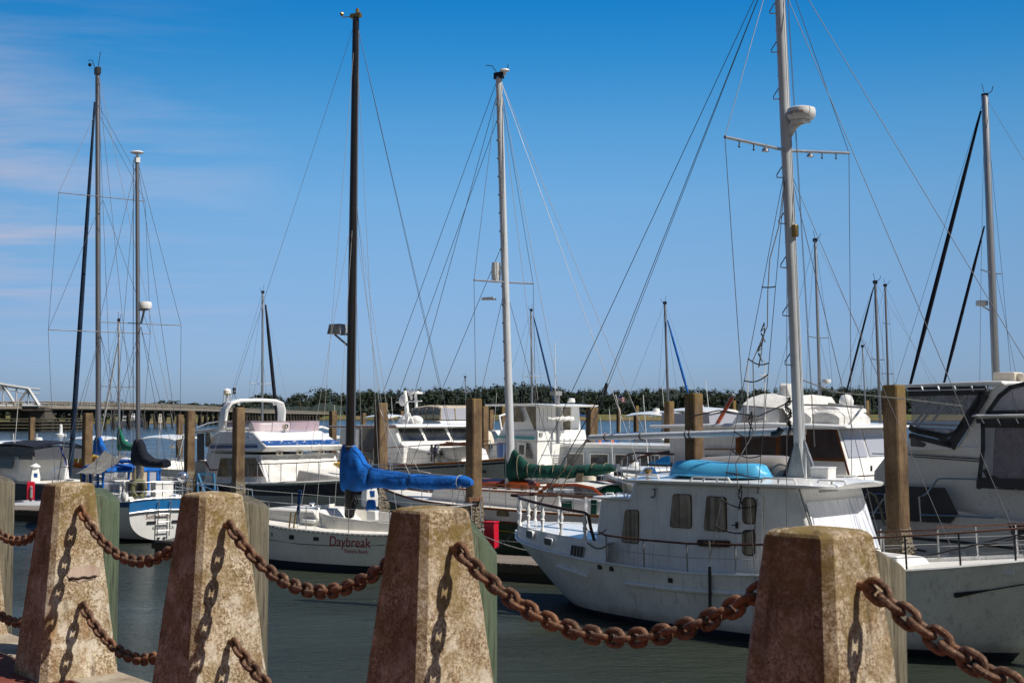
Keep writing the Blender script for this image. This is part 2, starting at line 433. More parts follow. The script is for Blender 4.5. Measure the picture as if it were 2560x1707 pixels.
    def guard(s, ulist, h=.6, side=(1, -1), wires=(.5, 1.0), mat='steel', wmat='wirelight', inset=.08, r=.013, railr=.013, toprail=None, sn='stanchion'):
        for sg in side:
            tops = []
            for u in ulist:
                b = max(s.bsheer(u) - inset, .02) * sg; z = s.zsheer(u)
                s.part(sn, MB().tube([(u, b, z), (u, b, z + h)], r, 6), mat); tops.append((u, b, z))
            for w in wires:
                top = toprail and w == wires[-1]
                mb = MB(); mb.tube([(u, b, z + h * w) for u, b, z in tops], railr if top else .006, 6)
                s.part('handrail' if top else 'lifeline', mb, toprail if top else wmat)
    def cover(s, top, bot, w, mat, name='sail_cover', v0=0.0, n=46, wr=.02, parent=None, seed=0, gather=()):
        """sail cover lofted along u between traced top and bottom edges; w = list of (u-fraction, half width)"""
        T = sorted(top); B = sorted(bot)
        u0 = min(T[0][0], B[0][0]); u1 = max(T[-1][0], B[-1][0])
        zt = lambda u: float(np.interp(u, [p[0] for p in T], [p[1] for p in T])); zb = lambda u: float(np.interp(u, [p[0] for p in B], [p[1] for p in B]))
        rings = []
        for i in range(n):
            f = i / (n - 1); u = u0 + (u1 - u0) * f; a, b = zt(u), zb(u); hw = float(np.interp(f, [q[0] for q in w], [q[1] for q in w]))
            ring = []
            for g in gather: hw *= 1 - .3 * math.exp(-((f - g) / .012) ** 2)
            for k in range(20):
                an = 2 * math.pi * k / 20; ca, sa = math.cos(an), math.sin(an)
                y = math.copysign(abs(ca) ** .8, ca) * hw * (1.0 - .25 * sa); z = (a + b) / 2 + math.copysign(abs(sa) ** .9, sa) * (a - b) / 2
                q = vnoise((u * 1.0 + seed, y * 3, z * 2.2), 2.6) * wr + vnoise((u * 3 + seed, 5, z * 1.2), 2.5) * wr * .7
                ring.append((u, v0 + y + math.copysign(q, ca) * abs(ca), z + q * .4 * sa))
            rings.append(ring)
        mb = MB(); mb.loft(rings); return s.part(name, mb, mat, parent, smooth=60)
    def text(s, txt, u, z, size, mat, parent, sgn, dirn, shear=0, sx=1.0, out=.012, name='lettering'):
        """lettering laid on the hull side; dirn = +1/-1 direction of reading along u"""
        me = text_mesh(txt, size, shear, 0, 'LEFT', sx)
        for v in me.vertices:
            uu = u + dirn * v.co.x; zz = z + v.co.y; v.co = (uu, sgn * (s.ev(uu, zz) + out), zz)
        return mesh_obj(name, me, mat, parent)
# ------------------------------------------------------------------ world, sun, camera
SUN = Vector((.925 * math.cos(R(51)), -.38 * math.cos(R(51)), math.sin(R(51)))).normalized()
w = bpy.data.worlds.new("World"); scene.world = w; w.use_nodes = True
t = w.node_tree; t.nodes.clear()
def wn(typ, **kw):
    n = t.nodes.new(typ)
    for k, v in kw.items(): setattr(n, k, v)
    return n
sky = wn('ShaderNodeTexSky', sky_type='NISHITA'); sky.sun_disc = False
sky.sun_elevation = R(51); sky.sun_rotation = math.atan2(SUN.x, SUN.y); sky.air_density = 1.0; sky.dust_density = .6; sky.ozone_density = 2.5
tc = wn('ShaderNodeTexCoord'); sx = wn('ShaderNodeSeparateXYZ'); t.links.new(tc.outputs['Generated'], sx.inputs[0])
tint = wn('ShaderNodeValToRGB')
ce = tint.color_ramp.elements; ce[0].position = 0.0; ce[0].color = (.41, .57, 1.0, 1); ce[1].position = .302; ce[1].color = (.05, .61, 1.0, 1)
for p_, c_ in ((.033, (.42, .585, 1.0)), (.071, (.455, .605, .925)), (.116, (.49, .68, .915)), (.161, (.48, .76, .97)), (.212, (.33, .76, 1.0)), (.262, (.135, .68, 1.0)), (.8, (.18, .42, .72))):
    e = ce.new(p_); e.color = (*c_, 1)
t.links.new(sx.outputs[2], tint.inputs[0])
mul = wn('ShaderNodeMix', data_type='RGBA', blend_type='MULTIPLY'); mul.inputs[0].default_value = 1
back_sky = wn('ShaderNodeMapRange'); back_sky.inputs['From Min'].default_value = .1; back_sky.inputs['From Max'].default_value = -.4; back_sky.inputs['To Min'].default_value = 0; back_sky.inputs['To Max'].default_value = 1  # added tint dims the sky behind the camera to hold back fill light
t.links.new(sx.outputs[1], back_sky.inputs[0])
tm = wn('ShaderNodeMix', data_type='RGBA'); t.links.new(back_sky.outputs[0], tm.inputs[0]); t.links.new(tint.outputs[0], tm.inputs[6]); tm.inputs[7].default_value = (.47, .39, .33, 1)
t.links.new(sky.outputs[0], mul.inputs[6]); t.links.new(tm.outputs[2], mul.inputs[7])
# thin cirrus in the western sky: streaks on a high plane
dv = wn('ShaderNodeVectorMath', operation='DIVIDE'); cz = wn('ShaderNodeMath', operation='MAXIMUM'); cz.inputs[1].default_value = .03
t.links.new(sx.outputs[2], cz.inputs[0]); t.links.new(tc.outputs['Generated'], dv.inputs[0]); t.links.new(cz.outputs[0], dv.inputs[1])
mp = wn('ShaderNodeMapping'); mp.inputs['Rotation'].default_value = (0, 0, R(-38)); mp.inputs['Scale'].default_value = (.42, .95, 1)
t.links.new(dv.outputs[0], mp.inputs[0])
nz = wn('ShaderNodeTexNoise'); nz.inputs['Scale'].default_value = .75; nz.inputs['Detail'].default_value = 9; nz.inputs['Roughness'].default_value = .58; nz.inputs['Distortion'].default_value = .5
t.links.new(mp.outputs[0], nz.inputs['Vector'])
cr = wn('ShaderNodeValToRGB'); cr.color_ramp.elements[0].position = .45; cr.color_ramp.elements[1].position = .66; t.links.new(nz.outputs['Fac'], cr.inputs[0])
mr = wn('ShaderNodeMapRange'); mr.inputs['From Min'].default_value = -.16; mr.inputs['From Max'].default_value = -.36; mr.clamp = True
t.links.new(sx.outputs[0], mr.inputs[0])
band = wn('ShaderNodeValToRGB'); be = band.color_ramp.elements; be[0].position = .04; be[0].color = (.1, .1, .1, 1); be[1].position = .33; be[1].color = (0, 0, 0, 1)
x_ = be.new(.13); x_.color = (1, 1, 1, 1); x_ = be.new(.25); x_.color = (.8, .8, .8, 1)
t.links.new(sx.outputs[2], band.inputs[0])
m1 = wn('ShaderNodeMath', operation='MULTIPLY'); t.links.new(cr.outputs[0], m1.inputs[0]); t.links.new(mr.outputs[0], m1.inputs[1])
m2 = wn('ShaderNodeMath', operation='MULTIPLY'); t.links.new(m1.outputs[0], m2.inputs[0]); t.links.new(band.outputs[0], m2.inputs[1])
m3 = wn('ShaderNodeMath', operation='MULTIPLY'); m3.inputs[1].default_value = .95; t.links.new(m2.outputs[0], m3.inputs[0])
cm = wn('ShaderNodeMix', data_type='RGBA'); t.links.new(m3.outputs[0], cm.inputs[0]); t.links.new(mul.outputs[2], cm.inputs[6]); cm.inputs[7].default_value = (3.7, 4.0, 5.3, 1)
x2 = wn('ShaderNodeMath', operation='MULTIPLY'); t.links.new(sx.outputs[0], x2.inputs[0]); t.links.new(sx.outputs[0], x2.inputs[1])
x3 = wn('ShaderNodeMapRange'); x3.inputs['From Max'].default_value = .5; x3.inputs['To Min'].default_value = 1.03; x3.inputs['To Max'].default_value = .55; t.links.new(x2.outputs[0], x3.inputs[0])
dk = wn('ShaderNodeMix', data_type='RGBA', blend_type='MULTIPLY'); dk.inputs[0].default_value = 1; t.links.new(cm.outputs[2], dk.inputs[6]); t.links.new(x3.outputs[0], dk.inputs[7])
bg = wn('ShaderNodeBackground'); bg.inputs[1].default_value = .134; out = wn('ShaderNodeOutputWorld')
t.links.new(dk.outputs[2], bg.inputs[0]); t.links.new(bg.outputs[0], out.inputs[0])
sl = bpy.data.lights.new('sun', 'SUN'); sl.energy = 5.0; sl.angle = R(.5); sl.color = (1, .94, .85)
so = bpy.data.objects.new('sun', sl); COL.objects.link(so); so.rotation_euler = SUN.to_track_quat('Z', 'Y').to_euler(); so.location = (20, -20, 40)
cam = bpy.data.cameras.new('camera'); cam.sensor_width = 36; cam.lens = FPX / 2560 * 36; cam.clip_end = 9000; cam.clip_start = .1
cam.dof.use_dof = True; cam.dof.focus_distance = 24; cam.dof.aperture_fstop = cam.lens / 1000 / .0042
co = bpy.data.objects.new('camera', cam); COL.objects.link(co); co.location = (0, 0, CAMZ); co.rotation_euler = (math.pi / 2 + TH, 0, 0)
scene.camera = co
vs = scene.view_settings; scene.display_settings.display_device = 'sRGB'; vs.view_transform = 'Standard'; vs.look = 'None'; vs.exposure = 0; vs.gamma = 1

# ------------------------------------------------------------------ water
T = NT('harbour_water')
pw = T.coord((1, 1, 1), 'World'); pw2 = T.coord((.75, 1.5, 1), 'World', (0, 0, R(14)))
n1 = T.noise(pw2, 1.6, 5, .6, .5); n2 = T.noise(pw2, 8.5, 4, .7, .4); n3 = T.noise(T.coord((.5, 1, 1), 'World'), .16, 4, .55)
calm = T.ramp(n3, [(.40, .25), (.58, 1)])                       # cat's-paws: rippled and smoother patches
nb = T.bump(T.math('MULTIPLY', n1, calm), .85, .22); nb = T.bump(T.math('MULTIPLY', n2, calm), 1.0, .07, nb)
wc = T.mix(T.ramp(n3, [(.38, 0), (.62, 1)]), (.043, .051, .035), (.036, .046, .040))
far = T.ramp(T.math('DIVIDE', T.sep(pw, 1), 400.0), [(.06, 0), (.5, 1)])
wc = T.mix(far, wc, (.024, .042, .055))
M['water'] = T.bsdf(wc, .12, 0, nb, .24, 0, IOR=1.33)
mb = MB(); mb.poly([(-3000, -60, 0), (3000, -60, 0), (3000, 6000, 0), (-3000, 6000, 0)])
tag(mb.obj('water', 'water'), kind='structure')

# ------------------------------------------------------------------ promenade edge
Lv = Vector((.651, -.759, 0)).normalized(); Av = Vector((-Lv.y, Lv.x, 0))      # along the quay towards the camera / out over the water
B4c = Vector((.865, 3.75, 0)); QZ = 2.70
RZQ = math.atan2(Lv.y, Lv.x)
def quay(l, a, z): return B4c + Lv * l + Av * a + Vector((0, 0, z))
T = NT('red_brick_paving')
pv = T.coord((1, 1, 1)); bt = T.n('ShaderNodeTexBrick'); bt.inputs['Scale'].default_value = 4.5; bt.inputs['Mortar Size'].default_value = .012; bt.inputs['Mortar Smooth'].default_value = .4
bt.inputs['Color1'].default_value = (.20, .045, .03, 1); bt.inputs['Color2'].default_value = (.27, .075, .05, 1); bt.inputs['Mortar'].default_value = (.10, .06, .045, 1)
T.l(pv, bt.inputs['Vector'])
c = T.mix(T.ramp(T.noise(pv, 1.3, 6, .65), [(.35, 0), (.7, .75)]), bt.outputs['Color'], (.13, .05, .035))
M['brick'] = T.bsdf(c, .85, 0, T.bump(T.math('ADD', T.noise(pv, 40, 4), bt.outputs['Fac']), .35, .01), .25)
T = NT('weathered_kerb_concrete'); v = T.coord()
c = T.mix(T.ramp(T.noise(v, 3, 6, .65), [(.35, 0), (.65, 1)]), (.25, .19, .13), (.46, .40, .31)); c = T.mix(T.ramp(T.noise(v, 45, 3), [(.55, 0), (.72, .7)]), c, (.12, .09, .06))
M['kerb'] = T.bsdf(c, .9, 0, T.bump(T.noise(v, 30, 5), .5, .01), .25)
mb = MB(); mb.poly([quay(-60, -.06, QZ - .004), quay(8, -.06, QZ - .004), quay(8, -25, QZ - .004), quay(-60, -25, QZ - .004)])
tag(mb.obj('promenade', 'brick'), kind='structure')
mb = MB(); mb.loft([[quay(l, -.06, QZ), quay(l, .25, QZ), quay(l, .25, -1.5), quay(l, -.06, -1.5)] for l in (-60, 8)])
tag(mb.obj('seawall', 'kerb', None, .012), kind='structure')

# ------------------------------------------------------------------ bollards
T = NT('lichen_stained_concrete')
oi = T.n('ShaderNodeObjectInfo'); vm = T.n('ShaderNodeVectorMath', operation='ADD'); ad = T.n('ShaderNodeVectorMath', operation='SCALE'); ad.inputs[0].default_value = (13, 7, 5)
T.l(oi.outputs['Random'], ad.inputs['Scale']); oc = T.coord(); T.l(oc, vm.inputs[0]); T.l(ad.outputs[0], vm.inputs[1]); v = vm.outputs[0]
vs_ = T.n('ShaderNodeMapping'); vs_.inputs['Scale'].default_value = (1, 1, .22); T.l(v, vs_.inputs['Vector']); vst = vs_.outputs[0]
z = T.sep(oc, 2)
big = T.noise(v, 6.5, 10, .80, .3); fine = T.noise(v, 55, 6, .8); stre = T.noise(vst, 9, 5, .6); fl = T.noise(v, 85, 4, .75)
c = T.mix(T.ramp(big, [(.40, 0), (.60, 1)]), (.42, .305, .185), (.78, .66, .48))
spk = T.noise(v, 75, 5, .8); pat = T.noise(v, 6, 5, .6)
c = T.mix(T.math('MULTIPLY', T.ramp(spk, [(.465, 0), (.53, .92)]), T.ramp(pat, [(.34, .45), (.58, 1)])), c, (.185, .112, .060))
c = T.mix(T.ramp(T.noise(v, 150, 3, .7), [(.57, 0), (.63, .8)]), c, (.13, .075, .042))
low = T.ramp(z, [(.1, 1), (.6, .6), (.95, .15)])                # paler, cleaner towards the foot
c = T.mix(T.math('MULTIPLY', T.ramp(T.noise(v, 5.5, 8, .75), [(.51, 0), (.56, .9)]), low), c, (.78, .70, .57))
topm = T.ramp(z, [(.55, .35), (.85, .7), (1.04, .9), (1.08, 1)])
och = T.math('MULTIPLY', T.ramp(T.noise(v, 9, 7, .75), [(.49, 0), (.56, 1)]), topm)
c = T.mix(T.math('MULTIPLY', och, .85), c, (.235, .165, .045))
c = T.mix(T.math('MULTIPLY', T.ramp(z, [(.80, 0), (1.0, .5)]), T.ramp(T.noise(v, 30, 5, .7), [(.40, 0), (.55, 1)])), c, (.19, .125, .045))
c = T.mix(T.math('MULTIPLY', T.ramp(stre, [(.57, 0), (.68, .8)]), .7), c, (.33, .165, .055))
c = T.mix(T.math('MULTIPLY', T.ramp(T.noise(vst, 14, 4, .6), [(.60, 0), (.72, 1)]), .75), c, (.085, .055, .036))
ln = T.sep(T.coord((1, 1, 1), 'Normal'), 1)                       # shade painted into the landward faces as darker brown, besides some staining
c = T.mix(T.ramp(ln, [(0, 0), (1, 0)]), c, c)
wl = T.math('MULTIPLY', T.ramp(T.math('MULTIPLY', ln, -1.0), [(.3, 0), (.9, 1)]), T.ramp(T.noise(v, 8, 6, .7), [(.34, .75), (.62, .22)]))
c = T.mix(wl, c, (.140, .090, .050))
bn = T.bump(fine, .9, .006); bn = T.bump(fl, .6, .003, bn); bn = T.bump(big, .5, .02, bn)
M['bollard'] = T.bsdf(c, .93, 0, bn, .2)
def rust_mat(name, k=1.0):
    T = NT(name); v = T.coord((1, 1, 1), 'World')
    c = T.mix(T.ramp(T.noise(v, 30, 5, .65), [(.35, 0), (.65, 1)]), (.045 * k, .022 * k, .014 * k), (.15 * k, .088 * k, .055 * k))
    c = T.mix(T.ramp(T.noise(v, 5, 4), [(.45, 0), (.65, .9)]), c, (.17 * k, .078 * k, .038 * k))
    c = T.mix(T.ramp(T.noise(v, 120, 3), [(.58, 0), (.7, .8)]), c, (.26 * k, .17 * k, .11 * k))
    return T.bsdf(c, .75, .25, T.bump(T.noise(v, 160, 5, .7), .6, .003), .35)
M['rust'] = rust_mat('rusty_iron_chain', 1.5)
WT, WB, BH = .118, .232, 1.12
def bollard_mesh():
    mb = MB(); rings = []
    def ring(hw, ch, z, jit=.0035):
        pts = []
        P = [(hw, -hw + ch), (hw, hw - ch), (hw - ch, hw), (-hw + ch, hw), (-hw, hw - ch), (-hw, -hw + ch), (-hw + ch, -hw), (hw - ch, -hw)]
        for i in range(8):
            a, b = P[i], P[(i + 1) % 8]; n = 6 if i % 2 == 0 else 3
            for k in range(n):
                f = k / n; x = a[0] + (b[0] - a[0]) * f; y = a[1] + (b[1] - a[1]) * f
                q = vnoise((x, y, z), 9) * jit + vnoise((x, y, z), 30) * jit * .6
                l = math.hypot(x, y) or 1; pts.append((x * (1 + q / l), y * (1 + q / l), z))
        return pts
    zt = BH - .035
    for i in range(27):
        z = zt * i / 26; f = i / 26; rings.append(ring(WB + (WT - WB) * f, .034 - .010 * f, z))
    for a in (25, 50, 75): rings.append(ring(WT - .026 * (1 - math.cos(R(a))) * 1.0, .024 + .006 * a / 75, zt + .026 * math.sin(R(a)), .002))
    rings.append(ring(WT * .45, .02, BH - .004, .002)); rings.append(ring(WT * .1, .003, BH, .001))
    mb.loft(rings); return mb
staple = MB(); staple.tube([(-.05, 0, 0), (.0, 0, 0), (.038, 0, .0), (.05, 0, -.012)], .013, 8)
BOL = [(-3.76, 9.15, 3.785), (-2.607, 7.8, 3.805), (-1.458, 6.45, 3.826), (-.314, 5.10, 3.85), (.865, 3.75, 3.885), (2.02, 2.40, 3.87)]
blabels = ['stained concrete bollard cut off at the left edge of the view', 'leftmost whole concrete bollard, with a cracked rusty scar across its face',
           'brown mottled concrete bollard second from left, in front of the cabin cruiser', 'tapered concrete bollard in the middle, between the sloop and the old white motor sailer',
           'largest nearest concrete bollard on the right, in front of the white motor sailer']
def face_hw(z_from_base): return WB + (WT - WB) * max(0, min(1, z_from_base / (BH - .035)))
proto = None
for i, (x, y, zt) in enumerate(BOL[:5]):
    if proto is None:
        o = thing('concrete_bollard', blabels[i], 'bollard', (x, y, zt - BH), RZQ, 'tapered concrete bollards along the quay')
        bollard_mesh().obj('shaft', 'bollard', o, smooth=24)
        for zz in (BH - .155, BH - .70):
            s_ = staple.obj('chain_eye', 'rust', o); s_.location = (face_hw(zz), 0, zz)
        proto = o
    else:
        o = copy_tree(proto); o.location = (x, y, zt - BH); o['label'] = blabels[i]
    if i == 1:   # spalled scar with exposed reinforcement
        zz = .585
        mbs = MB(); n = 40
        ringp = [(face_hw(zz) + .004, (.10 + .02 * vnoise((k, 1, 0), .9)) * math.cos(2 * math.pi * k / n) + .03, zz + (.045 + .02 * vnoise((k, 3, 0), .8)) * math.sin(2 * math.pi * k / n) + .012) for k in range(n)]
        mbs.poly([(p[0] - (p[2] - zz) * .105, p[1], p[2]) for p in ringp]); mbs.obj('spalled_patch', paint('spalled_concrete', (.52, .40, .32), .9, .5, (.2, .1, .06), 6), o)
        mbs = MB(); mbs.tube([(face_hw(zz) + .006 , -.06 + .018 * k, zz - .012 + .004 * math.sin(k * 1.7)) for k in range(10)], .0075, 6); mbs.obj('rusty_bar', rust_mat('dark_rusty_bar', .45), o)

# chain links
def link_mesh():
    Lh, Wh, r = .0365, .0235, .0108; pts = []      # centre-line half straight, radius
    for k in range(7): a = -math.pi / 2 + math.pi * k / 6; pts.append((Lh - Wh + Wh * math.cos(a), Wh * math.sin(a), 0))
    for k in range(7): a = math.pi / 2 + math.pi * k / 6; pts.append((-(Lh - Wh) + Wh * math.cos(a), Wh * math.sin(a), 0))
    mb = MB(); mb.tube(pts, r, 10, True); return mb
PITCH = 2 * .0365 - 2 * .0108 + .001
lproto = None
def chain(p0, p1, sag, label, seed=0):
    global lproto
    rnd = random.Random(seed)
    root = thing('rusty_chain', label, 'chain', p0, 0, 'rusty chains hung between the bollards')
    N = 400; pts = [p0.lerp(p1, k / N) - Vector((0, 0, sag * 4 * (k / N) * (1 - k / N))) for k in range(N + 1)]
    acc = 0; nxt = PITCH * .35; j = 0
    for k in range(N):
        d = (pts[k + 1] - pts[k]).length
        while acc + d >= nxt:
            p = pts[k].lerp(pts[k + 1], (nxt - acc) / d); tg = (pts[k + 1] - pts[k]).normalized()
            if lproto is None: ob = link_mesh().obj('chain_link', 'rust'); lproto = ob
            else: ob = lproto.copy(); COL.objects.link(ob)
            ob.parent = root
            x, yv = rot_to(tg); a = R(86 + 90 * (j % 2)) + rnd.uniform(-.16, .16)
            yy = x * math.cos(a) + yv * math.sin(a); zz = tg.cross(yy)
            ob.matrix_local = Matrix.Translation(p - p0) @ Matrix((tg, yy, zz)).transposed().to_4x4()
            j += 1; nxt += PITCH
        acc += d
ups = ['upper rusty chain dipping in from the left edge to the leftmost whole bollard', 'upper rusty chain between the leftmost whole bollard and the next one', 'upper rusty chain sagging in front of the sloop, between the second and the middle bollard',
       'long rusty chain sagging in front of the motor sailer stern, middle bollard to nearest bollard', 'big rusty chain running down from the nearest bollard out of view at lower right']
los = ['lower rusty chain coming in from the left edge to the leftmost whole bollard', 'lower rusty chain between the leftmost whole bollard and the next one', 'lower rusty chain dropping from the second bollard towards the middle one']
def eye(i, dz, side):
    x, y, zt = BOL[i]; hw = face_hw(BH - dz) + (.045 if side > 0 else .0)
    return Vector((x, y, zt - dz)) + Lv * hw * side
for i in range(5):
    chain(eye(i, .155, 1), eye(i + 1, .155, -1), .245, ups[i], i)
    if i < 3: chain(eye(i, .70, 1), eye(i + 1, .70, -1), .21, los[i], 20 + i)

# timber fender posts behind the bollards
M['postgreen'] = wood('green_treated_timber', (.055, .065, .045), (.22, .23, .15), 2, 2.2, .9, 1.0, (.07, .125, .07))
M['postgrey'] = wood('silvered_timber', (.07, .06, .042), (.31, .27, .19), 2, 2.2, .9, 1.0)
def post(px_right, Y, top, mat, label, cut=.05):
    r = .145; ang = math.pi / 8
    X = (px_right - CX) / FPX * Y - r
    mb = MB(); n = 28; rings = []
    for z in (-2.6, 0, 1.2, 1.9):
        zz = z + top - 1.9; rings.append([(r * math.cos(2 * math.pi * k / n) * (1 + .03 * vnoise((k, 3, z), .7)), r * math.sin(2 * math.pi * k / n) * (1 + .03 * vnoise((k, 3, z), .7)), zz - QZ) for k in range(n)])
    base = rings[-1]
    rings[-1] = [(x, y, z - (cut * max(0, (x / r - .1)) * 1.6)) for x, y, z in base]
    rings.append([(x * .93, y * .93, z + .012) for x, y, z in rings[-1]])
    mb.loft(rings); o = mb.obj('fender_post', mat, None, 0, 50); o.location = (X, Y, QZ); o.rotation_euler = (0, 0, 0)
    tag(o, label, 'timber post', 'timber fender posts behind the bollards')
post(40, 9.65, 3.735, 'postgrey', 'grey grained timber post at the left edge of the view', .03)
post(302, 8.3, 3.72, 'postgreen', 'green timber post right behind the leftmost whole bollard', .05)
post(675, 6.95, 3.755, 'postgrey', 'brown grey timber post behind the second bollard from left', .035)
post(1243, 5.6, 3.755, 'postgreen', 'pale green timber post with slanted top behind the middle bollard', .10)
post(2252, 4.3, 3.77, 'postgrey', 'weathered grey timber post behind the nearest bollard', .05)

# ------------------------------------------------------------------ square concrete pilings
T = NT('piling_concrete'); v = T.coord((1, 1, 1), 'World'); vz = T.coord((1, 1, .12), 'World'); z = T.sep(v, 2)
c = T.mix(T.ramp(T.noise(v, 1.6, 6, .65), [(.35, 0), (.65, 1)]), (.10, .062, .035), (.22, .148, .082))
c = T.mix(T.ramp(T.noise(vz, 5, 5, .65), [(.50, 0), (.66, .75)]), c, (.06, .038, .025))
c = T.mix(T.ramp(T.noise(v, 30, 4, .7), [(.55, 0), (.68, .6)]), c, (.30, .225, .14))
c = T.mix(T.math('MULTIPLY', T.ramp(z, [(0, 0), (1, 1)]), 0.0), c, c)
tz = T.math('MULTIPLY', z, .2)
wet = T.ramp(T.math('ADD', tz, T.math('MULTIPLY', T.noise(v, 3, 4), .08)), [(.37, 1), (.42, 0)])
c = T.mix(wet, c, T.mix(T.ramp(T.noise(v, 22, 4, .7), [(.47, 0), (.58, 1)]), (.035, .028, .02), (.30, .24, .17)))
c = T.mix(T.ramp(z, [(0, 0), (1, 0)]), c, c)
topg = T.ramp(T.math('SUBTRACT', z, 4.1), [(.25, 0), (.62, .55)])
c = T.mix(topg, c, (.20, .14, .035))
M['piling'] = T.bsdf(c, .9, 0, T.bump(T.noise(v, 25, 5, .7), .6, .02), .25)
def piling(px, Y, ytop, label, size=.356, tilt=0):
    X = (px - CX) / FPX * Y; zt = CAMZ + (CY + 181 - ytop) / FPX * Y
    h = size / 2; ch = .03; mb = MB(); rings = []
    def rg(h, ch, z):
        return [(h, -h + ch, z), (h, h - ch, z), (h - ch, h, z), (-h + ch, h, z), (-h, h - ch, z), (-h, -h + ch, z), (-h + ch, -h, z), (h - ch, -h, z)]
    for z in (-1.5, 0, 2, zt - .03): rings.append(rg(h, ch, z))
    rings.append(rg(h - .02, ch, zt))
    mb.loft(rings); o = thing('concrete_piling', label, 'piling', (X, Y, 0), RZQ, 'square concrete pilings in the marina'); o.rotation_euler = (0, tilt, RZQ)
    mb.obj('pile', 'piling', o)
    if Y < 70:                               # oyster crust below the tide mark, one knobbly sleeve
        mb = MB(); rings = []; sd = px * .37
        for k in range(60):
            z = -.2 + k * .036; hh = h + .012 + .012 * max(0, 1.6 - z); fade = min(1, max(0, (1.95 - z + .25 * vnoise((sd, k * .1, 0), 1)) / .35)); ring = []
            for x, y, z_ in rg(hh, ch, z):
                pass
            for j in range(44):
                e = j / 44 * 4; sdn = int(e); q = (e - sdn) * 2 - 1; x, y = [(1, q), (-q, 1), (-1, -q), (q, -1)][sdn]
                m = (max(0, vnoise((x * h * 3 + sd, y * h * 3, z * 2.4), 9)) * .075 + max(0, vnoise((x * h * 3 + sd, y * h * 3, z * 2), 24)) * .05) * fade + (fade - 1) * .03
                ring.append((x * (hh + m), y * (hh + m), z + .01 * vnoise((x * 5, y * 5, k), 3)))
            rings.append(ring)
        mb.loft(rings, True, False); mb.obj('oyster_crust', 'oy', o, 0, 20)
    return o
M['oy'] = paint('oyster_shell_crust', (.25, .21, .155), .9, 1.0, (.028, .022, .016), 9, False)
PL = [(82, 92, 1043, 'thin concrete piling near the left edge, in front of the bridge fender'), (221, 57, 1032, 'concrete piling between the grey awning and the left quay bollard'),
      (451, 84, 1036, 'far slim piling just left of a broader piling by the cruiser stern'), (476, 57, 1026, 'brown piling by the stern of the cabin cruiser, beside the blue frame'),
      (598, 48.6, 1018, 'piling standing in front of the cabin cruiser under its arch'), (833, 78, 1027, 'piling just left of the tall black mast'),
      (909, 104, 1032, 'small far piling right of the black mast'), (953, 45, 1007, 'piling in front of the grey pilothouse yacht, right of the black mast'),
      (1004, 120, 1027, 'tiny distant piling below the mast cluster of the grey yacht'), (1185, 38, 996, 'broad piling at the tip of the blue covered boom'),
      (1210, 66, 1015, 'piling half hidden behind the broad piling left of the white mast'), (1226, 96, 1024, 'slim far piling just left of the white mast'),
      (1256, 112, 1015, 'yellowish far piling partly hidden by the white mast'), (1476, 66, 1010, 'grey piling at the end of the bare silver boom'), (1488, 110, 1019, 'yellowish piling peeping out behind the grey piling'),
      (1546, 140, 1020, 'small distant piling right of the striped flag boat'), (1590, 112, 1014, 'distant piling under the blue sunshade boat'),
      (1672, 60, 1003, 'mid sized piling left of the broad piling behind the turquoise dinghy'), (1734, 34, 983, 'broad brown piling rising behind the turquoise dinghy'),
      (1832, 100, 1001, 'distant piling left of the white flybridge awning'), (2037, 118, 994, 'distant piling top just right of the big silver mast'), (2164, 98, 1001, 'distant piling standing right of the satellite dome')]
for a in PL: piling(*a)
piling(2244, 27, 962, 'tallest nearest piling at the right, in front of the grey yacht', tilt=R(-1.2))

# ------------------------------------------------------------------ far shore
def grassmat():
    T = NT('marsh_grass'); v = T.coord((1, 1, 1), 'World')
    c = T.mix(T.ramp(T.noise(v, .05, 5), [(.4, 0), (.6, 1)]), (.10, .115, .035), (.19, .145, .07)); c = T.mix(T.ramp(T.sep(v, 2), [(.2, 1), (.9, 0)]), c, (.09, .065, .04))
    return T.bsdf(c, .95, 0, T.bump(T.noise(v, .6, 4), .8, .5), .1)
M['marsh'] = grassmat()
def bank(pts, depth, h, name, mat='marsh', kind='structure'):
    """gently rising ground from a shoreline polyline"""
    mb = MB(); rings = []
    for x, y in pts:
        rings.append([(x, y, -1), (x * 1.001, y + 1, .4), (x * 1.005, y + depth * .1, h * .55), (x * 1.03, y + depth * .4, h), (x * 1.3, y + depth * 3, h * 1.2), (x * 3, y + 4000, h * 1.2)])
    mb.loft(rings, False, False); return tag(mb.obj(name, mat, None, 0, 80), kind=kind)
bank([(-190, 930), (-120, 915), (-40, 880), (0, 830), (60, 820), (150, 840), (260, 800), (420, 820)], 150, 3.7, 'marsh')
bank([(-600, 540), (-300, 520), (-190, 530), (-150, 545), (-135, 575), (-150, 640), (-170, 720)], 100, 2.0, 'far_shore')
def leafmat(name, a, b):
    T = NT(name); g = T.n('ShaderNodeNewGeometry'); v = T.coord((1, 1, 1), 'World')
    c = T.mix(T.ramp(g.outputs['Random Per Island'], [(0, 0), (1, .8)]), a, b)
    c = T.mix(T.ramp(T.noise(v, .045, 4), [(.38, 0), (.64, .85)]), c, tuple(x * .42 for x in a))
    c = T.mix(.30, c, (.085, .11, .115))                                   # distance haze painted into the leaf colour
    return T.bsdf(c, .9, 0, None, .1)
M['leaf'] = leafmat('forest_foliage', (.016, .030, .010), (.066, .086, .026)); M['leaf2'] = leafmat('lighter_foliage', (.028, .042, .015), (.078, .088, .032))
M['bark'] = paint('tree_bark', (.09, .07, .055), .95, .4)
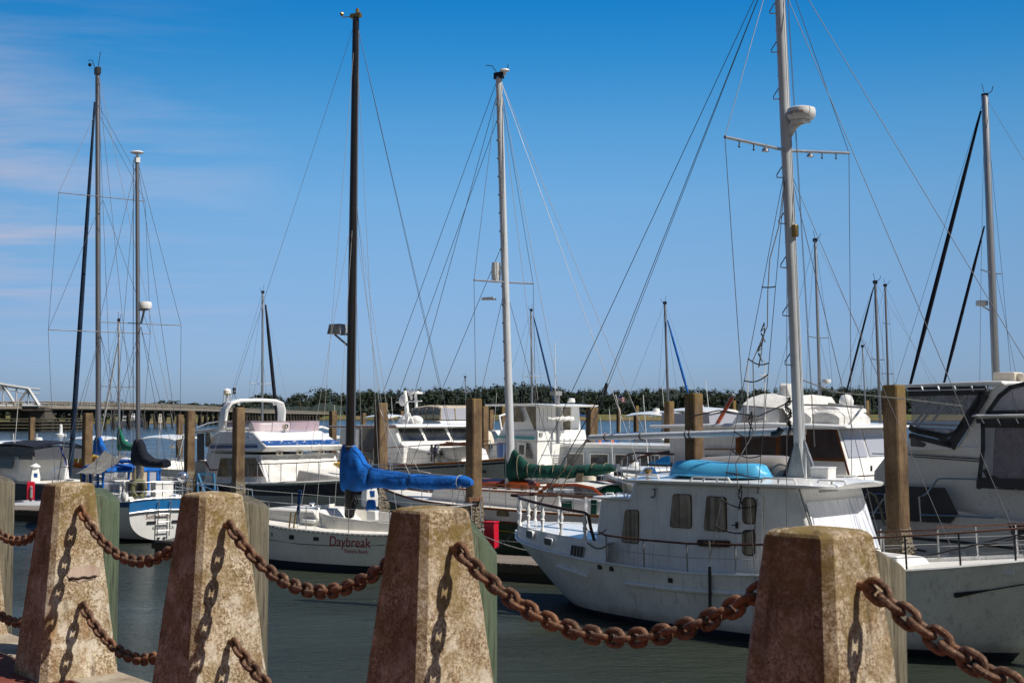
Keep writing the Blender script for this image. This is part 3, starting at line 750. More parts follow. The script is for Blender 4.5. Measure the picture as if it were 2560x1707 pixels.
def crown(mb, c, rx, rz, n, rnd, s=1.2, clumps=7):
    cs = []
    for k in range(clumps):
        a = rnd.uniform(0, 6.28); q = rnd.uniform(.25, .8); cs.append((Vector((math.cos(a) * rx * q, math.sin(a) * rx * q, rnd.uniform(-.55, .75) * rz)), rnd.uniform(.35, .62)))
    cs.append((Vector((0, 0, rz * .55)), .5))
    for k in range(n):
        cc, f = rnd.choice(cs); d = Vector((rnd.gauss(0, 1), rnd.gauss(0, 1), rnd.gauss(0, 1))).normalized() * (rnd.random() ** .4)
        p = Vector(c) + cc + Vector((d.x * rx * f, d.y * rx * f, d.z * rz * f * .8))
        nn = (d + Vector((rnd.uniform(-.6, .6), rnd.uniform(-.6, .6), rnd.uniform(-.1, .9)))).normalized(); x, y = rot_to(nn); q = s * rnd.uniform(.6, 1.35); q2 = q * rnd.uniform(.5, 1)
        mb.add([p - x * q - y * q2 * .6, p + x * q * .8 - y * q2, p + x * q + y * q2 * .7, p - x * q * .7 + y * q2], [(0, 1, 2, 3)])
SKY = [(420, 1014), (480, 1010), (540, 1009), (600, 1004), (620, 998), (640, 990), (663, 984), (709, 995), (733, 990), (752, 984), (774, 993), (796, 976), (823, 974), (845, 981), (856, 988), (900, 980), (921, 976), (943, 983), (1008, 980), (1063, 980), (1090, 973), (1131, 974), (1199, 973), (1234, 966), (1252, 965), (1291, 961), (1318, 964), (1345, 963), (1386, 970), (1413, 980), (1481, 984), (1500, 981), (1563, 984), (1600, 980), (1639, 977), (1713, 975), (1800, 982), (1920, 980), (2000, 976), (2110, 972), (2165, 973), (2400, 970), (2700, 972)]
def skyline(px): return float(np.interp(px, [p[0] for p in SKY], [p[1] for p in SKY]))
rnd = random.Random(3); mb = MB()
px = 415.0
while px < 2680:
    for row in range(3):
        Y = (1000 if px < 900 else 960) + row * 25 + rnd.uniform(-12, 12); q = px + rnd.uniform(-9, 9)
        X = (q - CX) / FPX * Y; top = CAMZ + (1034.5 - skyline(q) + (9 if q > 880 else 3) - rnd.choice((0, 0, 1, 3, 5)) - (2 - row) * 6) / FPX * Y
        hgt = max(6, top - 2); rx = rnd.uniform(3.0, 5.5)
        crown(mb, (X, Y, 2 + hgt * .62), rx, hgt * .40, 260, rnd, .58, 8)
        if row == 0: crown(mb, (X, Y - 8, 4.0), 5.5, 4.2, 150, rnd, .7, 6)
    px += rnd.uniform(10, 15)
rings = []
for k in range(420):                                   # the closed canopy behind the leafy front
    px = 540 + 2200 * k / 419; Y0 = 985; X = (px - CX) / FPX * Y0; h = (CAMZ + (1034.5 - skyline(px)) / FPX * Y0) * (.62 if px < 880 else 1); jj = [1.4 * vnoise((k * .9, 3, q), .9) + 1.1 * vnoise((k * .33, 9, q), .8) for q in range(7)]
    rings.append([(X, Y0 - 22 + 2 * jj[0], .5), (X + jj[1], Y0 - 18 + 3 * jj[1], h * .35), (X + jj[2], Y0 - 12 + 3 * jj[2], h * .66 + jj[2]), (X, Y0 + 3 * jj[3], h * .86 + jj[3]), (X, Y0 + 30, h * .94 + jj[4]), (X, Y0 + 90, h * .7)])
mb.m = 1; mb.loft(rings, False, False)
M['leafdark'] = leafmat('shaded_foliage', (.012, .022, .009), (.020, .030, .011))  # inner canopy shade painted in as a darker copy of the leaf colours
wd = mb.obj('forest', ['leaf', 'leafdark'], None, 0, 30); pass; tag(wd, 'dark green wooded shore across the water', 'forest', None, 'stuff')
mb = MB(); px = -60.0
while px < 560:
    Y = 560 + rnd.uniform(-10, 30) + max(0, px - 330) * 1.2; X = (px - CX) / FPX * Y; h = rnd.uniform(5, 8.5) if px < 420 else rnd.uniform(7, 10)
    crown(mb, (X, Y, 1.5 + h * .5), rnd.uniform(3, 5), h * .5, 70, rnd, .8, 6); px += rnd.uniform(8, 14)
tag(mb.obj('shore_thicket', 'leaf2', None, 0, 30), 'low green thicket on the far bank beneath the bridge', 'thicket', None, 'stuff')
def tree(px, Y, ytop, rx, label, mat='leaf', trunk=.4):
    X = (px - CX) / FPX * Y; top = CAMZ + (1034.5 - ytop) / FPX * Y; r_ = random.Random(int(px * 3))
    o = thing('shore_tree', label, 'tree', (X, Y, 1.5), 0, 'single trees standing out on the far shore'); h = top - 1.5
    mb = MB(); mb.tube([(0, 0, -1), (.1, 0, h * .3), (-.1, .1, h * .6), (.1, 0, h * .8)], [.55, .42, .3, .12], 7)
    for k in range(5):
        a = r_.uniform(0, 6.28); mb.tube([(0, 0, h * (.4 + .06 * k)), (math.cos(a) * rx * .6, math.sin(a) * rx * .6, h * (.6 + .06 * k))], [.2, .06], 5)
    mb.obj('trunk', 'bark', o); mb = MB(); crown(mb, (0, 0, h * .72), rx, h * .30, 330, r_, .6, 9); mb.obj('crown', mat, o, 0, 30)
TR = [(380, 1100, 1008, 6, 'small round tree alone beyond the bridge, left of a pair'), (404, 1100, 1001, 6.5, 'left one of a pair of round trees above the bridge rail'), (428, 1100, 1001, 7.5, 'right one of a pair of round trees above the bridge rail'),
      (463, 1100, 1008, 7, 'low tree above the bridge, right of the round pair'), (487, 1100, 1009, 6.5, 'low broad tree above the bridge, left of the water tower'), (530, 1100, 1010, 8, 'bushy tree just left of the water tower'),
      (663, 960, 982, 7.5, 'tree crown behind the thin mast with the black furled sail'), (752, 955, 981, 7, 'tall rounded tree left of the biggest crown on the far shore'),
      (812, 950, 969, 10, 'biggest tree crown on the far shore, left of the black mast'), (921, 950, 974, 8, 'rounded tree crown just right of the black mast')]
for a in TR: tree(*a)
# ================================================================== A: old white motor sailer
a = Boat('motor_sailer', 'old white motor sailer with turquoise dinghy on its wheelhouse roof', 'boat', (1.04, 30.0), (.729, -.684))
nr = a.near                                           # -1: towards the quay
# hull: canoe stern at u=0, stem at u~11.6
a.hull(us=[-1.25, -.3, 1.2, 2.6, 4.5, 7.0, 9.2, 10.8, 11.7, 12.0], uw=[.35, .8, 1.6, 2.8, 4.6, 6.8, 8.6, 9.7, 10.25, 10.38],
       zs=[1.50, 1.38, 1.27, 1.20, 1.17, 1.30, 1.54, 1.76, 1.90, 1.96], bs=[.04, .95, 1.48, 1.68, 1.78, 1.76, 1.48, .92, .36, .02],
       bw=[.02, .35, .95, 1.3, 1.5, 1.46, 1.02, .5, .12, .02], mats=('white_dirty', 'bottom'), p=.8, boot=.13)
a.deck(.05, 'deckw')
mb = MB()
for sg in (1, -1): mb.tube([(u, sg * (b + .012), z) for u, b, z in a.sheer], .028, 6)
hl = mb; a.part('rub_rail', hl, 'white_dirty')
# raised poop bulwark with scuppers
def pz(u): return float(np.interp(u, [-1.0, 0, 1.2, 2.4, 2.9], [1.70, 1.70, 1.65, 1.60, 1.54]))
mb = MB()
for sg in (1, -1):
    rings = []
    for k in range(16):
        u = -1.05 + 3.75 * k / 15; b = a.bsheer(u) * .97; z0 = a.zsheer(u); rings.append([(u, sg * b, z0 - .03), (u, sg * (b - .05 - .0), pz(u)), (u, sg * max(b - .10, .0), pz(u)), (u, sg * max(b - .07, .0), z0 - .03)])
    mb.loft(rings)
mb.obj('poop_bulwark', 'white_dirty', a.root)
mb = MB(); rings = []
for k in range(14):
    u = -1.0 + 3.6 * k / 13; b = max(a.bsheer(u) * .97 - .08, .02); rings.append([(u, -b, pz(u) - .02), (u, 0, pz(u) + .05), (u, b, pz(u) - .02)])
mb.loft(rings, False, False); mb.obj('poop_deck', 'white', a.root)
def onside(p, off=.0):                                 # pixel -> point on the near bulwark / topside
    v = nr * 1.3
    for _ in range(8):
        q = a.L(p, v); v = nr * (a.ev(q.x, min(q.z, a.zsheer(q.x))) * (.97 if q.z > a.zsheer(q.x) else 1) + off)
    return a.L(p, v)
for quad in ([(210, 432), (252, 445), (250, 495), (212, 480)], [(342, 488), (394, 500), (392, 546), (346, 534)]):
    P = [onside(cT(*q), -.02) for q in quad]; a.window(P, 'glassgrey', 'white_dirty', .03, .03, .0, None, 'scupper', .05)
P = [onside(cT(*q), -.01) for q in [(538, 540), (632, 556), (624, 630), (530, 612)]]
g = a.panel('vent_grille', P, 'grey', .03, 0, None, .01)
for k in range(4):
    f = (k + .5) / 4; A_ = P[0].lerp(P[1], f); B_ = P[3].lerp(P[2], f); d = Vector((0, nr * .036, 0))
    w2 = (P[1] - P[0]) * .07; a.panel('slat', [A_ - w2, A_ + w2, B_ + w2, B_ - w2], 'black', .008, .032, g)
# rubbing strakes
for p0, p1 in (((430, 697), (655, 775)), ((940, 825), (1760, 900)), ((1760, 900), (1900, 903))):
    pts = [onside(cT(p0[0] + (p1[0] - p0[0]) * k / 10, p0[1] + (p1[1] - p0[1]) * (k / 10) + (12 if p0[0] == 940 else 0) * math.sin(math.pi * k / 10)), .025) for k in range(11)]
    a.part('rubbing_strake', MB().tube(pts, .048, 8), 'white_dirty')
for q in ((745, 705), (832, 718), (1270, 803)):
    p = onside(cT(*q), .0); a.part('hull_fitting', MB().box((p.x, p.y + nr * .01, p.z), (.10, .05, .09)), 'black', None, .015)
# poop balusters and dark handrail
tops = [(187, 235), (250, 262), (330, 290), (415, 320), (515, 345), (632, 375)]; foots = [(185, 350), (245, 390), (318, 415), (407, 450), (505, 485), (625, 510)]
topsA = [a.L(cT(*q), nr * max(.05, a.bsheer(a.L(cT(*q), nr * 1.2).x) * .97 - .06)) for q in tops]
def baluster(p, h):
    pr = [(.045, 0), (.045, .05), (.022, .10), (.05, .28 * h / .6), (.03, .5 * h), (.055, .68 * h), (.025, .85 * h), (.045, h)]
    mb = MB(); mb.lathe(pr, p, 9); mb.obj('baluster', 'white', a.root)
rail_n = []; rail_f = []
for k, u in enumerate([-.95, -.55, .0, .62, 1.3, 2.05]):
    b = max(a.bsheer(u) * .97 - .07, .06)
    for sg in (nr, -nr):
        h = .62 - .015 * k; baluster((u, sg * b, pz(u) - .01), h); (rail_n if sg == nr else rail_f).append((u, sg * b, pz(u) + h))
def railcurve(R_):
    e = Vector(R_[-1]); return R_ + [tuple(e + Vector((.10, 0, -.05))), tuple(e + Vector((.16, 0, -.3))), tuple(e + Vector((.28, 0, -.62))), tuple(e + Vector((.52, 0, -.98))), tuple(e + Vector((.72, 0, -1.06)))]
arc = [(-1.12, 0, pz(-1) + .64)]
a.part('poop_rail', MB().tube(railcurve(rail_n), .034, 8), 'oldteak'); a.part('poop_rail', MB().tube(railcurve(rail_f), .034, 8), 'oldteak')
a.part('poop_rail', MB().tube([rail_n[0], (-1.15, nr * .3, rail_n[0][2] + .01), (-1.2, 0, rail_n[0][2] + .01), (-1.15, -nr * .3, rail_n[0][2] + .01), rail_f[0]], .034, 8), 'oldteak')
# cabins
BC = 1.22; vn = nr * BC
pA = [(680, 540), (735, 195), (950, 205), (985, 78)]
q0, q1, q2, q3 = [a.L(cT(*p), vn) for p in pA]
rl = [a.L(p, vn) for p in (cU(285, 1118), cU(1150, 1152), (1991, 1218.5))]
zr0, zr1 = rl[0].z, rl[2].z
fb = a.L(cR(700, 470), vn)                              # foot of the wheelhouse front
zdk = 1.0
a.block('aft_cabin', [(q0.x, zdk, BC), (q1.x, q1.z, BC - .05), (q2.x + .4, q2.z, BC - .05), (q2.x + .5, zdk, BC)], 'white_dirty', .05)
a.block('aft_cabin_roof', [(q1.x - .14, q1.z, BC + .06), (q1.x - .12, q1.z + .05, BC + .04), (q2.x + .1, q2.z + .05, BC + .03), (q2.x + .1, q2.z, BC + .05)], 'white', .02)
uf = rl[2].x
fp = fb.x + .25
wh = a.block('wheelhouse', [(q2.x + .0, zdk, BC), (q2.x + .01, q2.z, BC), (q3.x, zr0 - .01, BC - .02), (uf, zr1 - .01, BC - .02), (fp + .25, zdk, BC)], 'white_dirty', .06)
# roof with visor
rp = []
NR = 14; mb = MB(); rings = []
for k in range(NR + 1):
    f = k / NR; u = q3.x - .12 + (uf + .05 - q3.x + .12) * f; z = zr0 + (zr1 - zr0) * f; b = BC + .10
    rings.append([(u, -b, z), (u, -b - .02, z + .05), (u, -b * .5, z + .12), (u, 0, z + .14), (u, b * .5, z + .12), (u, b + .02, z + .05), (u, b, z)])
for k, (du, bb) in enumerate(((.18, 1.0), (.36, .93), (.5, .8), (.57, .62))):
    z = zr1 - .01 * k; b = (BC + .10) * bb; u = uf + .05 + du
    rings.append([(u, -b, z), (u + .02, -b, z + .05), (u + .06, -b * .5, z + .10), (u + .08, 0, z + .11), (u + .06, b * .5, z + .10), (u + .02, b, z + .05), (u, b, z)])
mb.loft(rings); rf = mb.obj('wheelhouse_roof', 'white', a.root, 0, 50)
# hand grips along the roof edge
for (c0, c1, n) in ((cU(330, 1112), cU(540, 1118), 2), (cU(830, 1140), cU(1200, 1146), 3), (cU(1480, 1155), cU(1800, 1158), 2)):
    A_ = a.L(c0, vn + nr * .02); B_ = a.L(c1, vn + nr * .02); z = max(A_.z, B_.z) + .045
    mb = MB(); up = .085
    A_.z = B_.z = z; mb.tube([A_, A_.lerp(B_, .06) + Vector((0, 0, up)), A_.lerp(B_, .94) + Vector((0, 0, up)), B_], .022, 6)
    for k in range(1, n): p = A_.lerp(B_, k / n); mb.tube([p, p + Vector((0, 0, up))], .022, 6)
    mb.obj('hand_grip', 'white', rf)
for sgn, uu in ((-nr, uf - .3), (-nr, uf - 1.8), (nr, uf + .5)):
    z = zr1 + .06; b = sgn * (BC - .12) * (.75 if uu > uf else 1); mb = MB()
    mb.tube([(uu - .3, b, z), (uu - .26, b, z + .07), (uu + .26, b, z + .07), (uu + .3, b, z)], .02, 6); mb.tube([(uu, b, z), (uu, b, z + .07)], .02, 6); mb.obj('hand_grip', 'white', rf)
for k in range(3):
    u = q1.x + .1 + k * .28; z = q1.z + .05; mb = MB(); mb.tube([(u, vn * .92, z), (u + .03, vn * .92, z + .07), (u + .2, vn * .92, z + .07), (u + .23, vn * .92, z)], .018, 6); mb.obj('hand_grip', 'white', a.root)
# side windows, curtained
WN = [[(935, 285), (1030, 285), (1030, 528), (908, 515)], [(1290, 165), (1420, 170), (1424, 414), (1268, 404)], [(1542, 180), (1680, 190), (1685, 440), (1520, 426)]]
for wq in WN:
    P = [a.L(cT(*p), vn) for p in wq]
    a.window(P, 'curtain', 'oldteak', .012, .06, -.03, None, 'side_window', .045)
dr = [a.L(cT(*p), vn) for p in ((1782, 150), (1958, 160), (1952, 880), (1765, 860))]
door = a.panel('door', dr, 'white_dirty', .03, .004, None, .12)
for wq in ([(1816, 194), (1908, 196), (1906, 380), (1815, 372)], [(1815, 436), (1905, 438), (1902, 616), (1814, 604)]):
    P = [a.L(cT(*p), vn) for p in wq]
    a.panel('door_window', [p + (p - sum(P, Vector()) / 4).normalized() * .03 for p in P], 'oldteak', .006, .034, door, .1); 
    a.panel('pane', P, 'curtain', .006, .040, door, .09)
p = a.L(cT(1775, 392), vn); mb = MB(); mb.box((p.x, p.y + nr * .06, p.z), (.05, .03, .12)); mb.tube([(p.x, p.y + nr * .07, p.z), (p.x - .1, p.y + nr * .09, p.z)], .012, 6); mb.obj('door_handle', 'black', door)
P = [a.L(cT(*p), vn) for p in ((1470, 500), (1716, 508), (1716, 558), (1478, 548))]
nb_ = a.panel('name_board', P, 'oldteak', .03, .004, None, .12)
me = text_mesh('RISS', .15, 0, 0, 'LEFT', 1.15, 1.35); bl = a.L(cT(1520, 549), vn)
for v in me.vertices: v.co = (bl.x + v.co.x, vn + nr * .040, bl.z + v.co.y)
mesh_obj('lettering', me, 'tanletter', nb_)
p = a.L(cT(1140, 125), vn); mb = MB(); mb.tube([(p.x + .06, p.y + nr * .02, p.z), (p.x + .06, p.y + nr * .03, p.z - .13), (p.x + .02, p.y + nr * .03, p.z - .17), (p.x - .04, p.y + nr * .03, p.z - .15)], .012, 6); mb.tube([(p.x, p.y + nr * .03, p.z), (p.x + .10, p.y + nr * .03, p.z)], .01, 6); mb.obj('hook', 'black', wh)
# canvas-covered windscreen on the raked front
P0 = Vector((uf + .02, 0, zr1 - .02)); P1 = Vector((fp + .27, 0, zdk)); dn = (P1 - P0)
T = NT('sun_bleached_screen_cover'); v = T.coord((1, 1, 1)); st = T.noise(T.coord((1, 6.5, .35), 'Object', (0, 0, 0)), 1.3, 4, .6, .3)
sm = T.math('MULTIPLY', T.ramp(st, [(.47, 0), (.62, 1)]), T.ramp(T.math('ADD', T.math('MULTIPLY', T.sep(v, 1), .42), .42), [(.25, .12), (.95, .95)]))
c = T.mix(sm, (.78, .79, .82), (.14, .19, .33))
M['windcover'] = T.bsdf(c, .5, 0, T.bump(st, .8, .05), .4)
mb = MB(); NW = 24; rings = []
nrm = Vector((-dn.z, 0, dn.x)).normalized(); nrm = nrm if nrm.x > 0 else -nrm
for k in range(NW + 1):
    y = (-.93 + 1.86 * k / NW) * (BC - .04); w_ = .012 * math.sin(k * 2.3) * (k / NW) + .012
    rings.append([tuple(P0 + dn * f + Vector((0, y, 0)) + nrm * (.012 + w_ * math.sin(math.pi * g))) for f, g in ((.14, .1), (.25, .8), (.4, 1), (.55, .7), (.66, .1))])
mb.loft(rings, False, False); mb.obj('screen_cover', 'windcover', wh, 0, 60)
mb = MB(); mb.tube([P0 + Vector((.03, vn * .99, 0)), P0 + dn + Vector((.03, vn * .99, 0))], .02, 6); mb.obj('corner_trim', 'grey', wh)
mb = MB(); mb.box((uf + .35, vn * .55, zr1 - .06), (.03, .65, .045)); mb.obj('wiper_box', 'grey', wh)
# trunk cabin forward
a.block('trunk_cabin', [(fp - .1, zdk, 1.05), (fp - .1, 1.56, .98), (8.4, 1.55, .8), (8.7, 1.3, .7), (8.7, zdk, .7)], 'white_dirty', .05)
# side deck guard rail (rust brown) abreast the cabin
ul = [2.75, 3.75, 4.8, 5.9, 7.1, 8.3]
for sg in (1, -1):
    tp = []
    for u in ul:
        b = (a.bsheer(u) - .05) * sg; z = a.zsheer(u); a.part('stanchion', MB().tube([(u, b, z), (u - .02, b, z + .55)], .017, 6), 'grey'); tp.append((u - .02, b, z + .55))
    a.part('handrail', MB().tube([(2.55, tp[0][1], tp[0][2] + .05)] + tp, .021, 7), 'oldteak')
    a.part('lifeline', MB().tube([(x, y, z - .27) for x, y, z in tp], .007, 5), 'wirelight')
    a.part('gate_chain', MB().tube([(2.15 + .55 * k / 8, (a.bsheer(2.4) - .06) * sg, 1.86 - .12 * math.sin(math.pi * k / 8)) for k in range(9)], .012, 5), 'black')
    a.part('gate_chain', MB().tube([(2.2 + .55 * k / 8, (a.bsheer(2.4) - .06) * sg, 1.56 - .1 * math.sin(math.pi * k / 8)) for k in range(9)], .012, 5), 'black')
ul2 = [8.3, 9.15, 10.0, 10.8, 11.6]
for sg in (1, -1):
    tp = []
    for k, u in enumerate(ul2):
        b = (a.bsheer(u) - .06) * sg; z = a.zsheer(u); h = .60 - .02 * k
        if k: a.part('stanchion', MB().tube([(u, b, z), (u - .03, b, z + h)], .017, 6), 'steel' if sg == -nr else 'black')
        tp.append((u - .03, b, z + h))
    a.part('handrail', MB().tube(tp + [(12.6, sg * .06, tp[-1][2] + .06)], .020, 7), 'rustrail')
    for f in (.36, .66): a.part('lifeline', MB().tube([(x, y, z - f * .55) for x, y, z in tp], .007, 5), 'wirelight')
    a.part('side_brace', MB().tube([(9.3, sg * 1.1, a.zsheer(9.3) + .2), (10.9, sg * .7, a.zsheer(10.9) + .45)], .016, 6), 'black')
a.part('hawse_rope', MB().tube([onside(cR(1835, 915), .02), onside(cR(2100, 875), .03), onside(cR(2351, 833), .05)], [.05, .012, .012], 6), 'black')
mb = MB(); p = onside(cR(1860, 912), .015); mb.ball(p, .055, 8, (1.6, .5, .7)); mb.obj('hawse_hole', 'black', a.root)
p = onside(cR(2222, 745), .015); mb = MB(); mb.box((p.x, p.y, p.z), (.26, .04, .10)); mb.obj('bow_fitting', 'white_dirty', a.root, .02)
mb = MB(); mb.tube([(11.0 + .22 * math.cos(k * .7), .1 + .16 * math.sin(k * .7), 1.66 + .006 * k) for k in range(40)], .018, 6); mb.obj('coiled_line', 'greyrope', a.root)
mb = MB(); mb.lathe([(.14, 0), (.16, .06), (.09, .12), (.09, .2), (.15, .26), (.02, .28)], (11.35, .0, 1.68), 12); mb.obj('windlass', 'black', a.root)
mb = MB(); mb.box((11.6, 0, 1.75), (1.9, .3, .07)); mb.obj('bowsprit', 'white', a.root, .02)
mb = MB(); mb.box((8.55, nr * .9, 1.5), (.5, .35, .45)); mb.obj('deck_box', 'white', a.root, .03)
# mast with tripod step, steps, spreaders and radar
mk = a.L((2001, 1150), 0); um = mk.x; zb = zr1 + .12
mtop = a.L((1953, 0), 0); lean = (mtop.x - a.L((2003, 1130), 0).x) / (mtop.z - a.L((2003, 1130), 0).z)
def mastp(z, v=0): return Vector((um + lean * (z - mk.z), v, z))
ztop = 13.6
ms = a.part('mast', MB().tube([mastp(z) for z in (zb, 5, 8, 11, ztop)], [.112, .112, .11, .108, .10], 18), 'mastwhite', smooth=60)
mb = MB()
for sg, du in ((1, .0), (-1, 0)):
    mb.add([(um - .22, sg * .17, zb - .1), (um + .22, sg * .17, zb - .1), (um + .05, sg * .11, zb + .66), (um - .05, sg * .11, zb + .66), (um - .22, sg * .20, zb - .1), (um + .22, sg * .20, zb - .1), (um + .05, sg * .135, zb + .66), (um - .05, sg * .135, zb + .66)],
           [(0, 1, 2, 3), (7, 6, 5, 4), (0, 4, 5, 1), (1, 5, 6, 2), (2, 6, 7, 3), (3, 7, 4, 0)])
a.part('mast_step_plate', mb, paint('galvanised_plate', (.34, .36, .37), .5, .7, (.04, .05, .04), 2), ms)
for sg in (-1, 1):
    mb = MB(); mb.tube([(um - sg * .1, .0, zb - .05), (um - sg * .42, .0, zb - .1)], .02, 6); mb.tube([(um - sg * .40, 0, zb - .1), (um - sg * .06, 0, zb + .74)], .04, 8); mb.obj('mast_brace', 'black' if sg > 0 else 'steel', ms)
zs_ = a.L((1972, 376), 0).z
for k, yy in enumerate((32, 130, 248, 445, 560, 670, 790, 912)):
    z = a.L((1960, yy), 0).z; p = mastp(z); sg = nr
    for s2 in (sg, -sg):
        zz = z + (0 if s2 == sg else .45); p = mastp(zz)
        mb = MB(); mb.tube([p + Vector((-.10, s2 * .05, .22)), p + Vector((-.19, s2 * .10, .06)), p + Vector((-.17, s2 * .13, 0)), p + Vector((-.02, s2 * .11, -.02))], .012, 5); mb.obj('mast_step', 'alu', ms)
spt = {}
for sg in (1, -1):
    q = Vector((um + lean * (zs_ - mk.z), 0, zs_)); tip = a.U(cD_(1665, 315) if sg == nr else cD_(1950, 352), q.x); spt[sg] = tip
    sp = a.part('spreader', MB().tube([q, tip], .032, 8), 'alu', ms)
    mb = MB(); mb.lathe([(.02, .0), (.06, -.03), (.075, -.08), (.0, -.09)], q.lerp(tip, .36) - Vector((0, 0, .03)), 10); mb.obj('deck_light', 'steel', sp)
    for f in (.55, .78): mb = MB(); mb.tube([q.lerp(tip, f), q.lerp(tip, f) - Vector((0, 0, .10))], .012, 5); mb.ball(q.lerp(tip, f) - Vector((0, 0, .12)), .024, 6); mb.obj('flag_block', 'black', sp)
rz_ = a.L(cD_(1842, 262), 0); rz_ = Vector((um + lean * (rz_.z - mk.z) + .36, 0, rz_.z))
rb = MB(); rb.lathe([(.0, .13), (.20, .13), (.27, .10), (.285, .03), (.275, -.05), (.23, -.11), (.16, -.12), (.0, -.12)], rz_, 28); rd = a.part('radar_dome', rb, 'white', ms, 0, 45)
mb = MB(); mb.box((rz_.x - .02, 0, rz_.z - .15), (.3, .26, .05)); mb.tube([rz_ + Vector((.05, 0, -.17)), rz_ + Vector((-.12, 0, -.24)), rz_ + Vector((-.27, 0, -.45))], .03, 8); mb.add([tuple(rz_ + Vector(q)) for q in ((-.28, .05, -.16), (-.02, .05, -.16), (-.28, .05, -.42), (-.28, -.05, -.16), (-.02, -.05, -.16), (-.28, -.05, -.42))], [(0, 1, 2), (5, 4, 3), (0, 3, 4, 1), (1, 4, 5, 2), (2, 5, 3, 0)]); mb.obj('radar_bracket', 'white_dirty', rd)
me = text_mesh('ymarine', .115, .0, 0, 'LEFT', 1.25)
cdir = math.atan2(-1, 0)
toc = a.loc((0, 0, CAMZ)) - rz_; ca_ = math.atan2(toc.y, toc.x)
for v in me.vertices:
    ang = ca_ + nr * .0 + (v.co.x - .42) / .285; v.co = (rz_.x + math.cos(ang) * .291, rz_.y + math.sin(ang) * .291, rz_.z - .01 + v.co.y - .02)
mesh_obj('lettering', me, 'brownletter', rd)
p = mastp(a.L((1985, 578), 0).z); mb = MB(); mb.box((p.x + .13, nr * .03, p.z), (.10, .12, .24)); mb.obj('deck_lamp', 'bronze', ms, .02)
# boom
bz0 = a.L((1957, 1077), 0); bz1 = a.L((1470, 1094), 0)
bm_ = a.part('boom', MB().tube([(um - .12, 0, bz0.z), (bz1.x, 0, bz1.z)], [.070, .066], 16), 'mastwhite', None, 60)
for f in (.48, .50, .72, .90):
    p = Vector((um, 0, bz0.z)).lerp(Vector((bz1.x, 0, bz1.z)), f); a.part('lashing', MB().tube([p + Vector((.02 * math.cos(q), math.cos(q) * .082, math.sin(q) * .082)) for q in [2 * math.pi * k / 14 for k in range(14)]], .012, 5, True), 'black', bm_)
mb = MB(); mb.tube([(um - .55 + .2 * math.sin(k * .8), nr * .12, bz0.z - .02 - .05 * math.cos(k)) for k in range(4)], .06, 8); mb.obj('gooseneck_wrap', 'black', bm_)
def aw(n, p0, p1, m='wire', r=.007): return a.wire(n, p0, p1, m, r)
tp = mastp(ztop - .1)
stern = Vector((-1.0, 0, 2.1)); bow = Vector((12.3, 0, 1.85))
aw('backstay', tp, a.L(cD_(1393, 880), .12), 'wire', .008); aw('backstay', a.L(cD_(1393, 880), .12), (-.9, .3, 2.0), 'black', .012)
aw('backstay', tp, (-.95, nr * .35, 2.0), 'wire', .008); aw('topping_lift', tp, (bz1.x + .05, 0, bz1.z + .1), 'wire', .006); aw('boom_gallows_line', (bz1.x, 0, bz1.z), (-.5, nr * .3, 2.0), 'rope', .014); aw('boom_gallows_line', (bz1.x, 0, bz1.z), (-.5, -nr * .3, 2.0), 'rope', .014)
mb = MB(); p = a.L(cD_(1393, 880), .12); mb.tube([p, p + Vector((-.05, 0, -.28))], .035, 7); mb.obj('turnbuckle', 'black', a.root)
for sg in (1, -1):
    aw('shroud', tp, spt[sg]); foot = Vector((um + .1, sg * (a.bsheer(um) + .02), a.zsheer(um) - .1)); aw('shroud', spt[sg], foot)
    for du in (-.9, .75):
        f2 = Vector((um + du, sg * (a.bsheer(um + du) + .01), a.zsheer(um + du))); aw('shroud', mastp(zs_ - .15), f2 + Vector((0, 0, .25)))
        a.part('chain_plate', MB().box((f2.x + .02, f2.y + sg * .03, f2.z - .28), (.06, .02, .85), 0, 0), 'black'); a.part('turnbuckle', MB().tube([f2 + Vector((0, 0, .2)), f2 + Vector((0, 0, .62))], .016, 6), 'steel')
aw('forestay', tp, (12.5, 0, 1.95), 'wire', .007); aw('inner_forestay', mastp(zs_ + 3.5), (10.6, 0, 1.75), 'wire', .007); aw('staysail_stay', mastp(zs_ - .3), (9.2, -nr * .2, 1.8), 'wire', .006)
for vv in (.03, -.03, .06): aw('halyard', mastp(ztop, vv) + Vector((.13, 0, 0)), mastp(zb + .6, vv) + Vector((.3 if vv > 0 else .13, 0, 0)), 'wire', .005)
# tangled rope ratlines on the near shrouds
f1 = Vector((um - .9, nr * (a.bsheer(um - .9)), a.zsheer(um) + .3)); f0 = mastp(zs_ - .1); g1 = Vector((um - .18, nr * 1.45, a.zsheer(um) + .3))
aw('halyard', f0, g1, 'wireblk', .007)
rn2 = random.Random(5)
for k, (f, dr_) in enumerate(((.34, 0), (.52, .10), (.575, -.12), (.62, -.14), (.70, .10), (.745, .12), (.80, .10), (.865, .12), (.93, .05))):
    A_ = f0.lerp(f1, f); B_ = f0.lerp(g1, min(1, f + dr_ * .12)); pts = [A_.lerp(B_, q / 8) - Vector((0, 0, (.03 + .08 * f) * math.sin(math.pi * q / 8) * (1 if k % 3 else .2))) for q in range(9)]
    a.part('ratline', MB().tube(pts, .013, 5), 'wireblk')
p0_ = f0.lerp(g1, .03)
a.part('hanging_line', MB().tube([p0_] + [f0.lerp(f1, .1 + .085 * k).lerp(f0.lerp(g1, .1 + .085 * k), .5 + .28 * math.sin(k * 2.1)) for k in range(1, 10)], .011, 5), 'greyrope')
